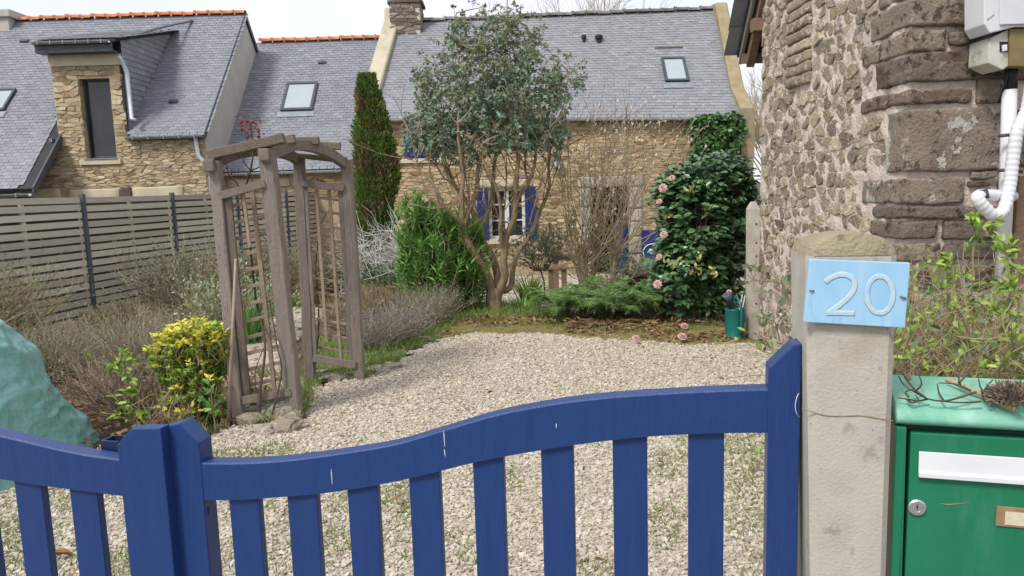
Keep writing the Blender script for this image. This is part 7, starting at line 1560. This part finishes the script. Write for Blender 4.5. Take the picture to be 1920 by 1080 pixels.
# ================================================================== watering can, table, planter
wc = empty('watering_can', G(1376, 638), 'green plastic watering can beside concrete stake', 'watering can')
c = G(1377, 637, .03); r_ = .098; H_ = .33
mb = MB(); mb.lathe(c, [(0, 0), (r_ * .92, 0), (r_ * .98, .012), (r_ * .98, .03), (r_ * .93, .036), (r_ * .96, .15), (r_, H_ - .02), (r_ * 1.04, H_ - .012), (r_ * 1.04, H_), (r_ * .98, H_), (r_ * .95, H_ - .03), (r_ * .9, .04), (0, .03)], 24); mb.build('body', M_can, wc, True)
tc_ = c + Vector((0, 0, H_)); fr_ = Vector((.25, -.97, 0))
mb = MB(); mb.tube(smoothpath([tc_ + Vector((-.02, .07, -.01)), tc_ + Vector((-.01, .03, .09)), tc_ + Vector((.015, -.04, .105)), tc_ + Vector((.03, -.105, .03)), tc_ + Vector((.035, -.118, -.08)), tc_ + Vector((.03, -.1, -.25))], 5), .013, 8, True); mb.build('handle', M_can, wc, True)
mb = MB(); mb.tube([c + Vector((-.02, .09, .05)), c + Vector((-.03, .12, .2)), tc_ + Vector((-.028, .09, .05)), P(1369, 568, c.y + .06)], [.022, .018, .014, .012], 8, True); mb.build('spout', M_can, wc, True)
a, b = P(1371, 573, c.y + .05), P(1363, 552, c.y + .02); mb = MB(); mb.tube([a, a.lerp(b, .6), b, b + (b - a) * .03], [.013, .035, .052, .03], 14, True); mb.build('spout_rose', M_rose, wc, True)
for i, (p, q) in enumerate((((1384, 592), (1392, 552)), ((1390, 590), (1397, 554)))): mb = MB(); mb.tube([P(*p, c.y + .03) - Vector((0, 0, .12)), P(*p, c.y + .03), P(*q, c.y + .05)], .006, 6, True); tag(mb.build('plant_stake', M_pale, None, True), ['pale garden stick standing in watering can, left one', 'pale garden stick leaning right in watering can'][i], 'stick', 'sticks in watering can')
tb = empty('garden_table', P(1070, 530, 13.6), 'brown wooden garden table on terrace behind magnolia stems', 'table')
za_ = P(1070, 474, 13.6).z; x0_, x1_ = P(1032, 475, 13.6).x, P(1105, 475, 13.6).x; zg = gz(0, 14)
for k in range(5): one('table_plank', M_wood, tb, 'box', (x0_, 13.3 + k * .16, za_ - .035), (x1_, 13.3 + k * .16 + .15, za_), bevel=.005)
one('apron', M_wood, tb, 'box', (x0_ + .05, 13.34, za_ - .12), (x1_ - .05, 13.37, za_ - .036))
for x in (x0_ + .06, x1_ - .12):
    for y in (13.38, 13.98): one('leg', M_wood, tb, 'box', (x, y, zg), (x + .07, y + .07, za_ - .036), bevel=.005)
bn = empty('garden_bench', P(1045, 530, 12.9), 'low brown wooden bench in front of garden table', 'bench')
zb_ = P(1045, 500, 12.9).z; x0_, x1_ = P(1026, 500, 12.9).x, P(1064, 500, 12.9).x
for k in range(2): one('seat_plank', M_wood, bn, 'box', (x0_, 12.8 + k * .15, zb_ - .04), (x1_, 12.8 + k * .15 + .14, zb_), bevel=.005)
for x in (x0_ + .02, x1_ - .1): one('leg', M_wood, bn, 'box', (x, 12.84, gz(0, 12.9)), (x + .08, 13.04, zb_ - .041), bevel=.005)
pb = empty('wooden_planter', P(1205, 555, 10.9), 'dark wooden planter box behind fern and left of camellia', 'planter')
p0, p1 = P(1184, 560, 10.9), P(1232, 512, 10.9)
for k in range(3): z0_ = lerp(gz(p0.x, 10.9), p1.z - .04, k / 3); z1_ = lerp(gz(p0.x, 10.9), p1.z - .04, (k + 1) / 3); one('plank', M_bark2, pb, 'box', (p0.x, 10.9, z0_ + .004), (p1.x, 10.93, z1_), bevel=.004); one('plank', M_bark2, pb, 'box', (p0.x, 10.932, z0_ + .004), (p0.x + .03, 11.3, z1_), bevel=.004)
one('top_board', M_wood, pb, 'box', (p0.x - .02, 10.87, p1.z - .038), (p1.x + .02, 11.32, p1.z), bevel=.005)
# curled brown leaf on the gravel behind the left leaf of the gate
c = G(115, 1044, .05); mb = MB(); rr_ = [[c + Vector((lerp(-.05, .05, i / 8), math.sin(i / 8 * math.pi) * .02 * s, .02 * abs(s) + .012 * math.sin(i / 8 * math.pi))) for i in range(9)] for s in (-1, -.5, 0, .5, 1)]
mb.loft(rr_, False); o = mb.build('curled_leaf', M_rusty, None, True, fix=False); tag(o, 'single curled rust brown leaf on gravel behind left gate pickets', 'leaf')
